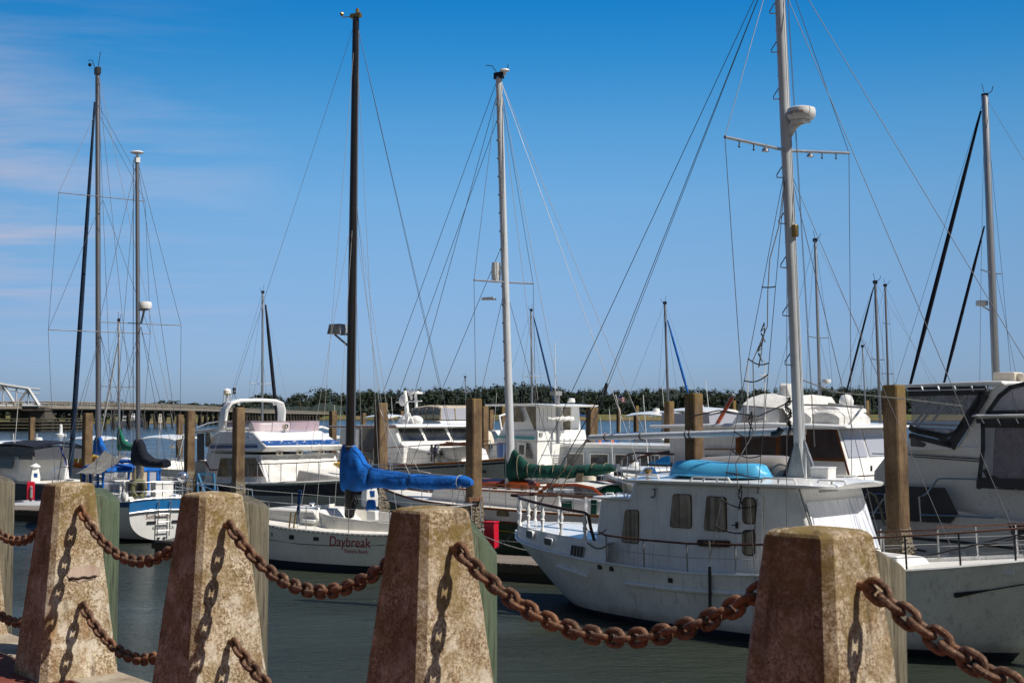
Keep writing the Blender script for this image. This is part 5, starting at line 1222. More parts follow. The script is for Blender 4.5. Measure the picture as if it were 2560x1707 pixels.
mb = MB(); mb.box((.9, .55, 1.75), (.7, .5, .5)); mb.obj('steering_pedestal', 'black', c.root, .08)
mb = MB(); mb.box((1.0, 1.0, 2.0), (.5, .5, .05)); mb.tube([(.9, 1.0, 1.3), (.9, 1.0, 2.0)], .04); mb.obj('side_table', 'white', c.root)
for k in range(5): c.part('rope_coil', MB().tube([(2.55, -.33 + .03 * k + .10 * math.sin(q), 2.2 + .33 * math.cos(q) - .01 * k) for q in [2 * math.pi * j / 16 for j in range(16)]], .016, 5, True), 'rope')
mb = MB(); mb.tube([(.0, -1.0, 1.4), (.0, -.5, 1.2), (.05, -.1, .9)], .014, 5); mb.obj('mooring_line', 'greyrope', c.root)
c.guard([2.2, 3.8, 5.4, 7.0, 8.6], .6, (1, -1), (.5, 1.0))
c.part('pulpit', MB().tube([(8.6, .8, c.zsheer(8.6) + .6), (9.8, .25, 2.12), (10.1, 0, 2.14), (9.8, -.25, 2.12), (8.6, -.8, c.zsheer(8.6) + .6)], .016, 6), 'steel')

# ================================================================== D: flybridge cabin cruiser
d = Boat('cabin_cruiser', 'white flybridge cabin cruiser with blue stripe and radar arch behind the sloop', 'motor yacht', (-12.9, 60.0), (.68, -.733))
nr = d.near
d.hull(us=[-.1, 1, 3, 5.5, 8, 10.2, 11.6, 12.3], uw=[.1, 1, 3, 5.4, 7.7, 9.6, 10.8, 11.2], zs=[1.25, 1.26, 1.30, 1.36, 1.46, 1.6, 1.72, 1.8], bs=[2.0, 2.1, 2.2, 2.2, 2.05, 1.2, .5, .02], bw=[1.5, 1.6, 1.7, 1.7, 1.4, .6, .15, .02], mats=('greyhull', 'bottom', 'navy'), p=.8, stripe=(1, 4))
d.deck(.03, 'plank' if False else 'deckw'); d.rubrail('white', .05, 0, .02)
Dv = nr * 1.92
def dl(cx, cy, v=None): return d.L(cD(cx, cy), Dv if v is None else v)
pf = [dl(450, 960), dl(450, 575), dl(560, 560), dl(600, 620)]
# lower house
f0, f1 = dl(1210, 1240), dl(1110, 880)
zdk = 1.3
hx = [dl(455, 1100).x, dl(480, 840).x]
house = d.block('house', [(hx[0], zdk, 1.92), (hx[0] + .02, f1.z + .05, 1.88), (f1.x, f1.z + .05, 1.88), (f0.x + .1, f0.z - .05, 1.92), (f0.x + .35, zdk, 1.92)], 'white', .05)
# flybridge body
a0, a1, a2, a3, a4 = dl(490, 835), dl(1130, 830), dl(1110, 745), dl(985, 580), dl(560, 640)
tpz = a3.z
fly = d.block('flybridge', [(a0.x, a0.z, 1.96), (a1.x + .15, a1.z, 1.96), (a1.x + .45, a1.z + .22, 1.92), (a3.x + .05, tpz, 1.72), (a4.x + .2, tpz + .02, 1.76), (hx[1], a4.z - .1, 1.92)], 'white_clean', .06)
wings = d.block('cockpit_wing', [(hx[0] - .1, a0.z - .1, 1.60), (hx[0] + .6, a0.z, 1.60), (dl(600, 560).x, dl(600, 560).z, 1.55), (hx[0] + .05, dl(460, 590).z, 1.60)], 'white', .03)
P = [dl(*p) for p in ((470, 590), (530, 590), (540, 700), (490, 775), (468, 760))]; d.window(P, 'glassgreen', None, 0, .08, .03, wings, 'wing_window', .02)
# blue stripes
d.panel('blue_stripe', [dl(525, 785), dl(1108, 782), dl(1108, 745), dl(535, 748)], 'blue_stripe', .006, .05, fly)
d.panel('pinstripe', [dl(540, 738), dl(1095, 738), dl(1095, 733), dl(545, 733)], 'black', .006, .05, fly)
fx0, fx1 = a1.x + .15, a1.x + .45
T = NT('peeling_blue_stripe'); v = T.coord(); cc = T.mix(T.ramp(T.noise(v, 7, 4, .7), [(.58, 0), (.62, 1)]), (.012, .075, .26), (.8, .8, .79)); M['peel'] = T.bsdf(cc, .35)
u_a, z_a = a1.x + .45, a1.z + .22
sl_ = (a3.x + .05 - u_a) / (tpz - z_a)
mb = MB(); rings = [[(u_a + sl_ * (z - z_a) + .03 - .0, (-1.85 + 3.7 * k / 10) * (1 - .03 * (z - z_a)), z) for k in range(11)] for z in (z_a + .05, z_a + .24)]
mb.loft(rings, False, False); mb.obj('blue_stripe', 'peel', fly)
# overhanging brow and windscreen cover
for k, yy in enumerate((1.0, .1, -.9)):
    q = Vector((f1.x + .28, nr * yy * 1.1, a1.z - .06)); mb = MB(); mb.box(q, (.06, .3, .16)); o = mb.obj('brow_lamp', 'cream', house, .02); mb = MB(); mb.box(q + Vector((.04, 0, 0)), (.02, .12, .07)); mb.obj('lens', 'black', o)
mb = MB(); rings = []
for k in range(19):
    y = -1.78 + 3.56 * k / 18; rings.append([(f1.x + (f0.x + .1 - f1.x) * g + .035 + .012 * math.sin(k * 1.7 + g * 3), y, f1.z + (f0.z - .05 - f1.z) * g) for g in (.02, .25, .5, .75, .98)])
mb.loft(rings, False, False); mb.obj('screen_cover', 'whitecanvas', house, 0, 60)
P = [dl(655, 905), dl(1085, 900), dl(1185, 1130), dl(610, 1130)]; d.window(P, 'glassgreen', 'white', .04, .05, .02, house, 'side_window', .02)
P = [dl(357, 610, Dv * .9), dl(445, 600, Dv * .9), dl(445, 935, Dv * .9), dl(357, 930, Dv * .9)]; d.panel('cockpit_opening', P, 'black', .01, .0)
hr = d.block('hardtop', [(dl(110, 600).x, dl(110, 600).z - .03, 1.5), (dl(215, 560).x, dl(215, 565).z, 1.55), (dl(620, 520).x, dl(620, 530).z, 1.55), (dl(620, 555).x, dl(620, 560).z, 1.55), (dl(130, 605).x, dl(130, 612).z, 1.5)], 'white', .03)
for x0_, x1_ in (((190, 620), (120, 940)),): d.part('hardtop_strut', MB().tube([dl(*x0_), dl(*x1_)], .05, 6), 'white')
d.tubes('top_rail', [[dl(350, 530, nr * 1.3), dl(480, 480, nr * 1.3), dl(620, 455, nr * 1.3), dl(800, 460, nr * 1.3)], [dl(380, 520, -nr * 1.3), dl(500, 470, -nr * 1.3), dl(800, 450, -nr * 1.3)]], 'white', .025)
# aft cockpit
d.block('cockpit_side', [(-.05, 1.2, 1.72), (0, 2.1, 1.72), (hx[0] + .1, 2.15, 1.96), (hx[0] + .1, 1.2, 1.7)], 'greyhull', .04)
d.tubes('teak_cap', [[dl(365, 945), dl(455, 945), dl(510, 1050), dl(660, 1050)]], 'orange' if False else 'redteak', .035)
# radar arch: legs on each side joined by a flat top
def archside(v):
    return [dl(672, 610, v), dl(648, 520, v), dl(655, 290, v), dl(690, 240, v)]
aL = archside(nr * 1.5); topz = dl(900, 205, 0).z
mb = MB(); ua = aL[0].x
prof = [(ua + .0, 1.5, aL[0].z - .1), (ua - .05, 1.5, aL[1].z), (ua + .05, 1.47, aL[2].z - .1), (ua + .15, 1.3, topz - .12), (ua + .22, .9, topz), (ua + .22, 0, topz + .03)]
full = prof + [(u, -v, z) for u, v, z in prof[:-1][::-1]]
for (w_, h_) in ((.26, .07),):
    rings = []
    for k, (u, v, z) in enumerate(full):
        p0_ = Vector(full[max(k - 1, 0)]); p1_ = Vector(full[min(k + 1, len(full) - 1)]); t_ = (p1_ - p0_).normalized(); nn = Vector((1, 0, 0)).cross(t_).normalized()
        c0_ = Vector((u, v, z)); rings.append([c0_ + Vector((w_, 0, 0)) + nn * h_, c0_ + Vector((-w_, 0, 0)) + nn * h_, c0_ + Vector((-w_, 0, 0)) - nn * h_, c0_ + Vector((w_, 0, 0)) - nn * h_])
    mb.loft(rings)
ar = mb.obj('radar_arch', 'white_clean', d.root, .05)
for yy in (.9, -.9): mb = MB(); mb.ball((ua + .3, yy, topz - .14), .07, 8); mb.obj('spot_lamp', 'white', ar)
mb = MB(); pa = dl(845, 195, 0); mb.tube([pa, dl(810, 130, 0)], .012, 5); q = dl(812, 85, 0); mb.lathe([(.08, -.14), (.08, -.05), (.05, 0), (.08, .05), (.08, .14), (0, .16)], q, 10); mb.obj('masthead_lamp', 'black', ar)
# venturi screen
mb = MB(); rings = []
pp = [(hx[1] + 1.3, 1.74), (a3.x - .6, 1.73), (a3.x + .0, 1.6), (a3.x + .12, .85), (a3.x + .16, 0), (a3.x + .12, -.85), (a3.x + .0, -1.6), (a3.x - .6, -1.73), (hx[1] + 1.3, -1.74)]
ring0 = [(u, v, tpz) for u, v in pp]; ring1 = [(u - .12 + .25 * (abs(v) < 1.4), v * 1.06, tpz + .42) for u, v in pp]
mb.loft([ring0, ring1], False, False); vs2 = mb.obj('wind_screen', 'pink', fly)
for k in range(1, 9):
    q0, q1 = Vector(ring0[0]).lerp(Vector(ring0[-1]), 0), 0
for k in range(len(pp)): mb = MB(); mb.tube([ring0[k], ring1[k]], .012, 5); mb.obj('screen_frame', 'grey', vs2)
mb = MB(); mb.tube([ring1[k] for k in range(len(pp))], .014, 5); mb.obj('screen_frame', 'taupe', vs2)
q = Vector((a3.x + .17, nr * .25, tpz + .02)); mb = MB(); mb.lathe([(.07, 0), (.05, .08)], q, 10); mb.lathe([(.0, -.10), (.12, -.10), (.13, 0), (.12, .08), (0, .10)], q + Vector((.02, 0, .2)), 14, .8, 1); o = mb.obj('searchlight', 'cream', fly); mb = MB(); mb.tube([q + Vector((.13, .07 * math.cos(k), .2 + .07 * math.sin(k))) for k in [2 * math.pi * j / 12 for j in range(12)]], .02, 5, True); mb.obj('lens_ring', 'navy', o)
mb = MB(); mb.box((hx[1] + 1.6, .2, tpz + .12), (.9, 1.6, .5)); mb.obj('helm_seat', 'white', fly, .1)
d.part('horn', MB().tube([dl(1000, 640) + Vector((0, nr * .1, 0)), dl(1030, 650) + Vector((0, nr * .1, 0))], .05, 8), 'chrome', fly)
d.tubes('grab_rail', [[dl(570, 812) + Vector((0, nr * .1, 0)), dl(800, 815) + Vector((0, nr * .1, 0)), dl(975, 812) + Vector((0, nr * .1, 0))]], 'grey', .015, parent=fly)
# bow rail
ul = [5.2, 5.9, 6.7, 7.5, 8.4, 9.4, 10.4, 11.4]
d.guard(ul, .78, (1, -1), (1.0,), 'alu', 'rustrail', .1, .018, .022, 'rustrail')
d.block('fore_hatch', [(f0.x + .5, 1.35, .9), (f0.x + .6, 1.92, .8), (9.6, 1.7, .5), (9.8, 1.5, .5)], 'deckw', .05)
d.panel('deck_boards', [(f0.x - .1, nr * .9, 1.42), (f0.x + 2.6, nr * .8, 1.55), (f0.x + 2.6, nr * 1.6, 1.52), (f0.x - .1, nr * 1.75, 1.38)], 'plank', .015, 0)
q = dl(2120, 1010, 0); mb = MB(); mb.tube([(-.5, 0, .0), (0, 0, .14), (.5, 0, 0)], [.05, .17, .05], 10); mb2 = tag(mb.obj('surfboard', 'yellow', None, 0, 60), 'yellow board just visible on the cruiser foredeck, left of the blue sail cover', 'board'); mb2.location = W(d, (q.x, q.y, 2.0)); mb2.rotation_euler = (0, R(20), d.rz)
# bright blue folding steps on the quay float beside its stern
P_ = onz(*cD(450, 1300), .45)
o = thing('boarding_steps', 'bright blue wooden boarding steps beside the cruiser stern', 'steps', at(*cD(450, 1200), 50), 0)
def rel(cx, cy, dy=0): return at(*cD(cx, cy), 50 + dy) - Vector(o.location)
M['stepblue'] = paint('blue_painted_wood', (.012, .16, .33), .6, .3)
for (p0, p1, dy) in (((365, 1095), (450, 1330), 0), ((365, 1095), (365, 1330), 0), ((560, 1095), (575, 1330), 0), ((560, 1095), (570, 1330), .4)):
    mb = MB(); mb.tube([rel(*p0, dy), rel(*p1, dy)], .055, 4); mb.obj('side_rail', 'stepblue', o)
for yy in (1100, 1225, 1320): mb = MB(); mb.loft([[rel(360, yy - 12), rel(570, yy - 12), rel(570, yy - 12, .4), rel(360, yy - 12, .4)], [rel(360, yy + 14), rel(570, yy + 14), rel(570, yy + 14, .4), rel(360, yy + 14, .4)]]); mb.obj('tread', 'stepblue', o)
bA, bB, bC = a, b, c
# ------------------------------------------------------------------ shared helpers for the other boats
def PP(bt, cr_, pts, v): return [bt.L(cr_(*p), v) for p in pts]
def tp_(bt, name, cr_, pts, v, mat, out=.0, t=.01, parent=None, r=0): return bt.panel(name, PP(bt, cr_, pts, v), mat, t, out, parent, r)
def slab(bt, name, cr_, pts, v, mat, parent=None, bevel=.03, top=1.0, zt=None):
    """solid whose near side is the traced outline on the plane |v|; mirrored about the centreline"""
    return bt.block(name, [(q.x, q.z, abs(v)) for q in PP(bt, cr_, pts, v)], mat, bevel, parent)
def sailhull(bt, u0, u1, fb, beam, mats, stripe=None, bowfirst=False):
    L = u1 - u0; f = [0, .12, .3, .55, .78, .93, 1]
    bt.hull([u0 + L * q for q in (0, .12, .3, .55, .78, .94, 1.0)], [u0 + L * (.05 + .86 * q) for q in f], [fb * q for q in (1, .96, .92, .94, 1.05, 1.18, 1.25)], [beam * q for q in (.62, .82, .98, 1, .7, .28, .02)], [beam * q for q in (.15, .5, .8, .85, .45, .1, .02)], mats=mats, p=.7, stripe=stripe, nst=26)
    bt.deck(.04, 'deckw')
def far_sail(name_label, px_top, px_base, Y, head, L=9.5, mat='alu', r=.085, furl=None, furlmat='navycanvas', spr=(), cov=None, covmat='bluecanvas', mats=('white', 'bottom'), masthead=True, stays=True, boomdir=-1, radar=None, fb=1.05):
    X = (px_base[0] - CX) / FPX * Y
    bt = Boat('sailboat', name_label, 'sailboat', (X, Y), head, 'sailboats moored across the marina')
    sailhull(bt, -L * .58, L * .42, fb, L * .16, mats)
    bt.block('coachroof', [(-1.8, fb - .1, L * .11), (-1.7, fb + .42, L * .10), (1.6, fb + .35, L * .07), (2.3, fb - .05, L * .05)], 'white', .05)
    m1 = bt.L(px_top, 0); m0_ = Vector((0, 0, fb))
    mo = bt.part('mast', MB().tube([m0_, m1], [r, r * .85], 10), mat, None, 60)
    if masthead:
        mb = MB(); mb.box(m1, (.22, .1, .16)); mb.tube([m1, m1 + Vector((-.25, 0, .12)), m1 + Vector((-.3, 0, .3))], .014, 4); mb.tube([m1, m1 + Vector((.1, 0, .45))], .012, 4); mb.obj('masthead_fitting', 'black', mo)
    zz = []
    for (yy, half) in spr:
        z = bt.L((px_top[0] + (px_base[0] - px_top[0]) * (yy - px_top[1]) / max(1, (px_base[1] - px_top[1])), yy), 0).z; x = m1.x * (z - fb) / (m1.z - fb)
        bt.part('spreader', MB().tube([(x, half, z + .05), (x, 0, z), (x, -half, z + .05)], .025, 5), mat, mo); zz.append((x, half, z))
    if stays:
        for sg in (1, -1):
            ch = (0, sg * bt.bsheer(0) * .97, bt.zsheer(0)); last = m1
            for x, half, z in sorted(zz, key=lambda q: -q[2]): bt.wire('shroud', last, (x, sg * half, z + .05), 'wire', .007); last = Vector((x, sg * half, z + .05))
            bt.wire('shroud', last, ch, 'wire', .007); bt.wire('shroud', m0_.lerp(m1, .62), (-.7, sg * bt.bsheer(-.7) * .97, bt.zsheer(-.7)), 'wire', .007)
        bt.wire('backstay', m1, (-L * .57, 0, fb), 'wire', .007); bt.wire('forestay', m1, (L * .40, 0, fb * 1.2), 'wire', .007)
    if furl:
        for (pa, pb, rr) in furl:
            A_, B_ = bt.L(pa, 0), bt.L(pb, 0); bt.part('furled_sail', MB().tube([A_, A_.lerp(B_, .25), A_.lerp(B_, .75), B_], [rr * .45, rr * .85, rr, rr * .6], 9), furlmat, None, 60)
    if cov:
        zt = fb + 1.5; L_ = L * .36 * boomdir
        T_ = [(.12 * -boomdir, zt + .95), (0, zt + .9), (.5 * boomdir, zt + .35), (1.2 * boomdir, zt + .12), (L_, zt)]; B_ = [(.12 * -boomdir, zt - .3), (L_, zt - .25)]
        bt.cover(T_, B_, [(0, .18), (.5, .2), (1, .12)], covmat, wr=.03, n=24, seed=px_top[0])
    if radar:
        q = bt.L(radar, 0); mb = MB(); mb.lathe([(0, .1), (.2, .09), (.22, 0), (.2, -.09), (0, -.1)], q, 14); o = bt.part('radar_dome', mb, 'white', mo); x = m1.x * (q.z - fb) / (m1.z - fb); bt.part('bracket', MB().tube([q - Vector((0, 0, .1)), (x, 0, q.z - .35)], .03, 5), 'white', o)
    bt.m0, bt.m1 = m0_, m1
    return bt
def cruiser(label, px, Y, head, L=8, beam=1.4, fb=1.1, mats=('white', 'bottom'), fly=True, canvas='navycanvas', cabin='white', hard=False, stripe=None, glass='glass', zoff=0, enclosure=None, group='power boats in the background', outboard=False, ant=True, name='motor_boat', arch=False, low=False):
    X = (px - CX) / FPX * Y
    bt = Boat(name, label, 'motor boat', (X, Y), head, group)
    bt.hull([-L * .5, -L * .3, 0, L * .22, L * .4, L * .5, L * .54], [-L * .48, -L * .3, 0, L * .2, L * .34, L * .42, L * .44], [fb * q for q in (.85, .86, .92, 1.05, 1.2, 1.32, 1.36)], [beam * q for q in (.92, .97, 1, .93, .6, .18, .01)], [beam * q for q in (.8, .85, .85, .6, .25, .05, .01)], mats=mats, p=.8, stripe=stripe, nst=24)
    bt.deck(.05, 'deckw'); bt.rubrail('grey', .025, -.05, .01)
    ch = .55 if low else 1.15; b2 = beam * .78; z0 = fb * .85
    ho = bt.block('cabin', [(-L * .18, z0, b2), (-L * .17, z0 + ch, b2 * .93), (L * .10, z0 + ch, b2 * .9), (L * .24, z0 + ch * .35, b2 * .8), (L * .36, z0 + .15, b2 * .45)], cabin, .06)
    for sg in (1, -1):
        P = [(-L * .13, sg * b2 * .97, z0 + ch * .5), (L * .06, sg * b2 * .94, z0 + ch * .5), (L * .03, sg * b2 * .92, z0 + ch * .86), (-L * .13, sg * b2 * .95, z0 + ch * .86)]
        bt.panel('side_window', P, glass, .01, .012, ho, .04)
    q0, q1 = Vector((L * .10, 0, z0 + ch)), Vector((L * .24, 0, z0 + ch * .35)); nn = Vector((-(q1 - q0).z, 0, (q1 - q0).x)); nn = (nn if nn.x > 0 else -nn).normalized()
    for y in (-.52, 0, .52):
        P = [q0.lerp(q1, .12) + Vector((0, (y - .24) * b2, 0)) + nn * .015, q0.lerp(q1, .12) + Vector((0, (y + .24) * b2, 0)) + nn * .015, q0.lerp(q1, .85) + Vector((0, (y + .23) * b2, 0)) + nn * .015, q0.lerp(q1, .85) + Vector((0, (y - .23) * b2, 0)) + nn * .015]
        mb = MB(); mb.poly(P); bt.part('windscreen_pane', mb, glass, ho)
    zt = z0 + ch
    if fly:
        fo = bt.block('flybridge', [(-L * .2, zt, b2), (-L * .2, zt + .12, b2), (-L * .12, zt + .75, b2 * .85), (L * .02, zt + .7, b2 * .8), (L * .12, zt + .1, b2 * .85), (L * .12, zt, b2 * .9)], 'white_clean', .06); zt += .72
    if hard or canvas:
        hz = zt + (1.15 if fly else .55 if not low else 1.3); u0, u1 = (-L * .22, L * .06) if fly else (-L * .30, L * .08)
        mb = MB(); rings = []
        for k in range(9):
            f = k / 8; u = u0 + (u1 - u0) * f; dz = .10 * math.sin(math.pi * f); rings.append([(u, -b2 * .95, hz - .12 + dz), (u, -b2 * .5, hz + .02 + dz), (u, 0, hz + .05 + dz), (u, b2 * .5, hz + .02 + dz), (u, b2 * .95, hz - .12 + dz), (u, b2 * .93, hz - .17 + dz), (u, 0, hz - .01 + dz), (u, -b2 * .93, hz - .17 + dz)])
        mb.loft(rings); to = bt.part('hardtop' if hard else 'canvas_top', mb, 'white' if hard else canvas, None, 0, 60)
        for sg in (1, -1):
            for uu, du in ((u0 + .1, .25), (u1 - .1, -.2), ((u0 + u1) / 2, 0)): bt.part('frame_tube', MB().tube([(uu, sg * b2 * .92, hz - .12), (uu + du, sg * b2 * .9, zt - .35)], .018, 5), 'steel')
        if enclosure:
            for sg in (1, -1): bt.panel('enclosure_curtain', [(u0 + .15, sg * b2 * .93, zt - .15), (u1, sg * b2 * .9, zt - .15), (u1 - .1, sg * b2 * .92, hz - .14), (u0 + .1, sg * b2 * .93, hz - .14)], enclosure, .01, 0, to)
            bt.panel('enclosure_curtain', [(u1, -b2 * .9, zt - .15), (u1, b2 * .9, zt - .15), (u1 - .1, b2 * .92, hz - .14), (u1 - .1, -b2 * .92, hz - .14)], enclosure, .01, 0, to)
            bt.panel('enclosure_curtain', [(u0, -b2 * .9, zt - .15), (u0, b2 * .9, zt - .15), (u0 + .1, b2 * .92, hz - .14), (u0 + .1, -b2 * .92, hz - .14)], enclosure, .01, 0, to)
    if arch:
        bt.part('radar_arch', MB().tube([(-L * .22, b2, z0 + .8), (-L * .17, b2 * .95, zt + 1.0), (-L * .16, 0, zt + 1.2), (-L * .17, -b2 * .95, zt + 1.0), (-L * .22, -b2, z0 + .8)], .09, 8), 'white', None, 60)
    if outboard:
        for yy in (-.35, .35):
            o = bt.part('outboard_engine', MB().lathe([(.12, -.7), (.12, -.1), (.2, 0), (.24, .2), (.2, .42), (.05, .48)], (-L * .5 - .3, yy, fb * .85 + .25), 12, 1.3, 1), 'white')
    bt.guard([L * .05, L * .17, L * .29, L * .40, L * .49], .62, (1, -1), (.5, 1.0), 'steel', 'steel', .06, .012)
    if ant:
        bt.part('whip_antenna', MB().tube([(-L * .1, b2 * .8, zt), (-L * .13, b2 * .8, zt + 2.6)], .014, 5), 'white'); mb = MB(); mb.lathe([(0, .2), (.16, .18), (.2, .05), (.18, 0), (0, 0)], (-L * .06, -b2 * .3, zt + (1.25 if (hard or canvas) and fly else .62 if hard or canvas else .02)), 12); bt.part('antenna_dome', mb, 'white')
    return bt

# ================================================================== G: green-covered cutter with varnished trim
g = Boat('cutter', 'white and dark green sailing boat with green sail cover and varnished red wood', 'sailboat', (-.11, 40.0), (-.82, .57))
nr = g.near
g.hull([-5.6, -4.6, -2.5, 0, 2, 3.5, 4.5, 4.9], [-5.0, -4.3, -2.4, 0, 1.9, 3.1, 3.8, 4.0], [1.36, 1.38, 1.42, 1.48, 1.55, 1.66, 1.76, 1.80], [.9, 1.25, 1.55, 1.6, 1.35, .8, .28, .02], [.4, .9, 1.3, 1.4, 1.0, .45, .1, .02], mats=('white', 'bottom', 'greenhull'), p=.8, stripe=(3, 7), boot=.14)
g.deck(.03, 'deckw', .05, .10); g.rubrail('teak', .035, 0, .0, 'cap_rail'); g.rubrail('teak', .025, -.36, .012)
g.rubrail('white', .018, -.9, .012, 'boot_line'); g.rubrail('yellow', .010, -.62, .012, 'cove_line')
g.part('bowsprit', MB().tube([(4.0, 0, 1.85), (6.4, 0, 2.05)], .09, 8), 'teak')
ch_ = g.block('cabin', [(-2.6, 1.35, 1.05), (-2.6, 1.95, 1.0), (2.2, 1.98, .82), (2.5, 1.45, .75)], 'white', .05)
for sg in (1, -1):
    g.part('cabin_trim', MB().tube([(-2.6, sg * 1.04, 1.92), (0, sg * .95, 1.94), (2.2, sg * .84, 1.96)], .03, 6), 'teak', ch_)
    g.part('grab_rail', MB().tube([(-2.0, sg * .72, 2.09), (-.6, sg * .70, 2.11), (1.2, sg * .64, 2.1)], .022, 6), 'teak', ch_)
    for u in (-2.0, -1.5, -1, -.5, 0, .6, 1.2): g.part('rail_block', MB().box((u, sg * .7, 2.03), (.12, .05, .12)), 'teak', ch_)
for q in ([(290, 620), (490, 632), (488, 720), (286, 710)],): 
    v = nr * 1.55; P = PP(g, cG, q, v); g.window([Vector((p.x, nr * g.ev(p.x, p.z), p.z)) for p in P], 'glassgreen', 'white_dirty', .03, .04, .0, None, 'hull_window', .02)
for q in ([(770, 660), (860, 668), (858, 720), (768, 714)],): P = PP(g, cG, q, nr * 1.55); g.window([Vector((p.x, nr * g.ev(p.x, p.z), p.z)) for p in P], 'glassgreen', 'white_dirty', .03, .04, .0, None, 'hull_window', .02)
for cx, w_ in ((190, .75), (690, .85), (340, .35)):
    p = g.L(cG(cx, 360), 0); mb = MB(); mb.box((p.x, 0 if cx != 340 else -.3, 2.06), (w_, .7, .14)); o = mb.obj('hatch', 'redteak', g.root, .02); mb = MB(); mb.loft([[(p.x - w_ * .42, .3, 2.14), (p.x + w_ * .42, .3, 2.14), (p.x + w_ * .42, -.3, 2.14), (p.x - w_ * .42, -.3, 2.14)], [(p.x - w_ * .3, .02, 2.24), (p.x + w_ * .3, .02, 2.24), (p.x + w_ * .3, -.02, 2.24), (p.x - w_ * .3, -.02, 2.24)]]); mb.obj('hatch_lid', 'redteak', o)
# windscreen frame over the cockpit
ws = PP(g, cG, [(950, 350), (1100, 232), (1330, 212), (1560, 205), (1850, 265), (2000, 405)], nr * .95); 
for sg in (1, -1):
    fr = [(p.x, sg * .95, p.z) for p in ws]; g.part('screen_frame', MB().tube(fr, .05, 6), 'redteak'); g.part('screen_glass', MB().poly(fr), 'vinylsmoke')
g.part('screen_top', MB().loft([[(p.x, .95, p.z) for p in ws[1:5]], [(p.x, 0, p.z + .08) for p in ws[1:5]], [(p.x, -.95, p.z) for p in ws[1:5]]], False, False), 'whitecanvas')
P = PP(g, cG, [(1400, 405), (1670, 405), (1665, 655), (1525, 655)], nr * .5); dr_ = g.panel('companionway_door', P, 'redteak', .04, 0, None, .03)
for k in range(6): A_, B_ = P[0].lerp(P[3], .3 + .1 * k).lerp(P[1].lerp(P[2], .3 + .1 * k), .35), P[0].lerp(P[3], .3 + .1 * k).lerp(P[1].lerp(P[2], .3 + .1 * k), .75); g.part('slat', MB().tube([A_ + Vector((0, nr * .05, 0)), B_ + Vector((0, nr * .05, 0))], .012, 4), 'teak', dr_)
for q in ([(1320, 480), (1500, 470), (1510, 640), (1370, 650)], [(1820, 450), (1912, 455), (1905, 690), (1815, 690)]): tp_(g, 'weather_cloth', cG, q, nr * 1.1, 'emerald' if False else 'greencanvas', 0, .03)
g.block('cockpit_coaming', [(-5.2, 1.4, 1.0), (-5.2, 1.75, .95), (-2.6, 1.85, 1.1), (-2.6, 1.4, 1.15)], 'white', .04)
mt = g.L((1247, 190), 0); fo = Vector((0, 0, 1.9)); tk_ = g.L((1276, 1115), 0)
gm = g.part('mast', MB().tube([fo, tk_, mt], [.125, .125, .10], 14), 'mastwhite', None, 60)
mb = MB(); mb.box(mt, (.3, .14, .2)); mb.tube([mt, mt + Vector((-.3, 0, .1)), mt + Vector((-.35, 0, .3))], .015, 4); mb.tube([mt, mt + Vector((.25, 0, .35)), mt + Vector((.5, 0, .4))], .012, 4); mb.obj('masthead_fitting', 'black', gm)
mb = MB(); mb.lathe([(0, .05), (.14, .04), (.16, 0), (.05, -.04), (.04, -.15), (0, -.15)], mt + Vector((-.22, 0, .12)), 12); mb.obj('masthead_dome', 'white', gm)
for f in np.linspace(.08, .92, 18): 
    p = tk_.lerp(mt, f); mb = MB(); mb.box(p + Vector((.02, nr * .11, 0)), (.10, .06, .05)); mb.obj('mast_step', 'alu', gm)
sz_ = g.L((1259, 706), 0).z; sxp = tk_.lerp(mt, (sz_ - tk_.z) / (mt.z - tk_.z)).x
A_, B_ = g.U((1185, 700), sxp), g.U((1333, 709), sxp); g.part('spreader', MB().tube([A_, (sxp, 0, sz_), B_], .03, 6), 'alu', gm)
rd_ = g.L((1247, 682), 0); mb = MB(); mb.lathe([(.0, -.32), (.13, -.3), (.15, 0), (.13, .3), (0, .32)], rd_ + Vector((.02, nr * .12, 0)), 12); mb.obj('radar_reflector', 'white', gm)
q = g.L((1240, 748), 0); mb = MB(); mb.tube([q, q + Vector((.55, 0, .02))], .03, 5); mb.box(q + Vector((.3, 0, .05)), (.4, .1, .05)); mb.obj('anemometer', 'white', gm)
for sg, T_ in ((1, A_ if (A_.y > 0) else B_), (-1, B_ if (A_.y > 0) else A_)):
    g.wire('shroud', mt, T_, 'wire', .008); g.wire('shroud', T_, (0, sg * 1.58, 1.5), 'wire', .008)
    for du in (-1.0, .8): g.wire('shroud', (sxp, 0, sz_ - .1), (du, sg * 1.56, 1.5), 'wire', .008)
for a_, z_ in (((6.3, 0, 2.05), 1), ((4.7, 0, 1.85), .97), ((4.2, 0, 1.8), .55), ((5.6, 0, 2.0), .9)): g.wire('forestay', tk_.lerp(mt, z_), a_, 'wire', .009)
for a_ in ((-5.4, .6, 1.4), (-5.4, -.6, 1.4)): g.wire('backstay', mt, a_, 'wirelight', .008)
for q in ((1345, 1330), (1400, 1330)): g.wire('topping_lift', mt, g.L((q[0], 1000), 0), 'wirelight', .008)
t4 = [(614, 822), (690, 820), (715, 850), (740, 882), (790, 935), (860, 955), (960, 965), (1080, 960), (1200, 967), (1320, 960), (1450, 953), (1560, 950), (1600, 958), (1625, 985)]; b4 = [(612, 1130), (660, 1140), (690, 1130), (740, 1110), (800, 1077), (870, 1080), (960, 1082), (1040, 1088), (1130, 1082), (1210, 1082), (1300, 1067), (1400, 1062), (1500, 1050), (1560, 1030), (1625, 1015)]
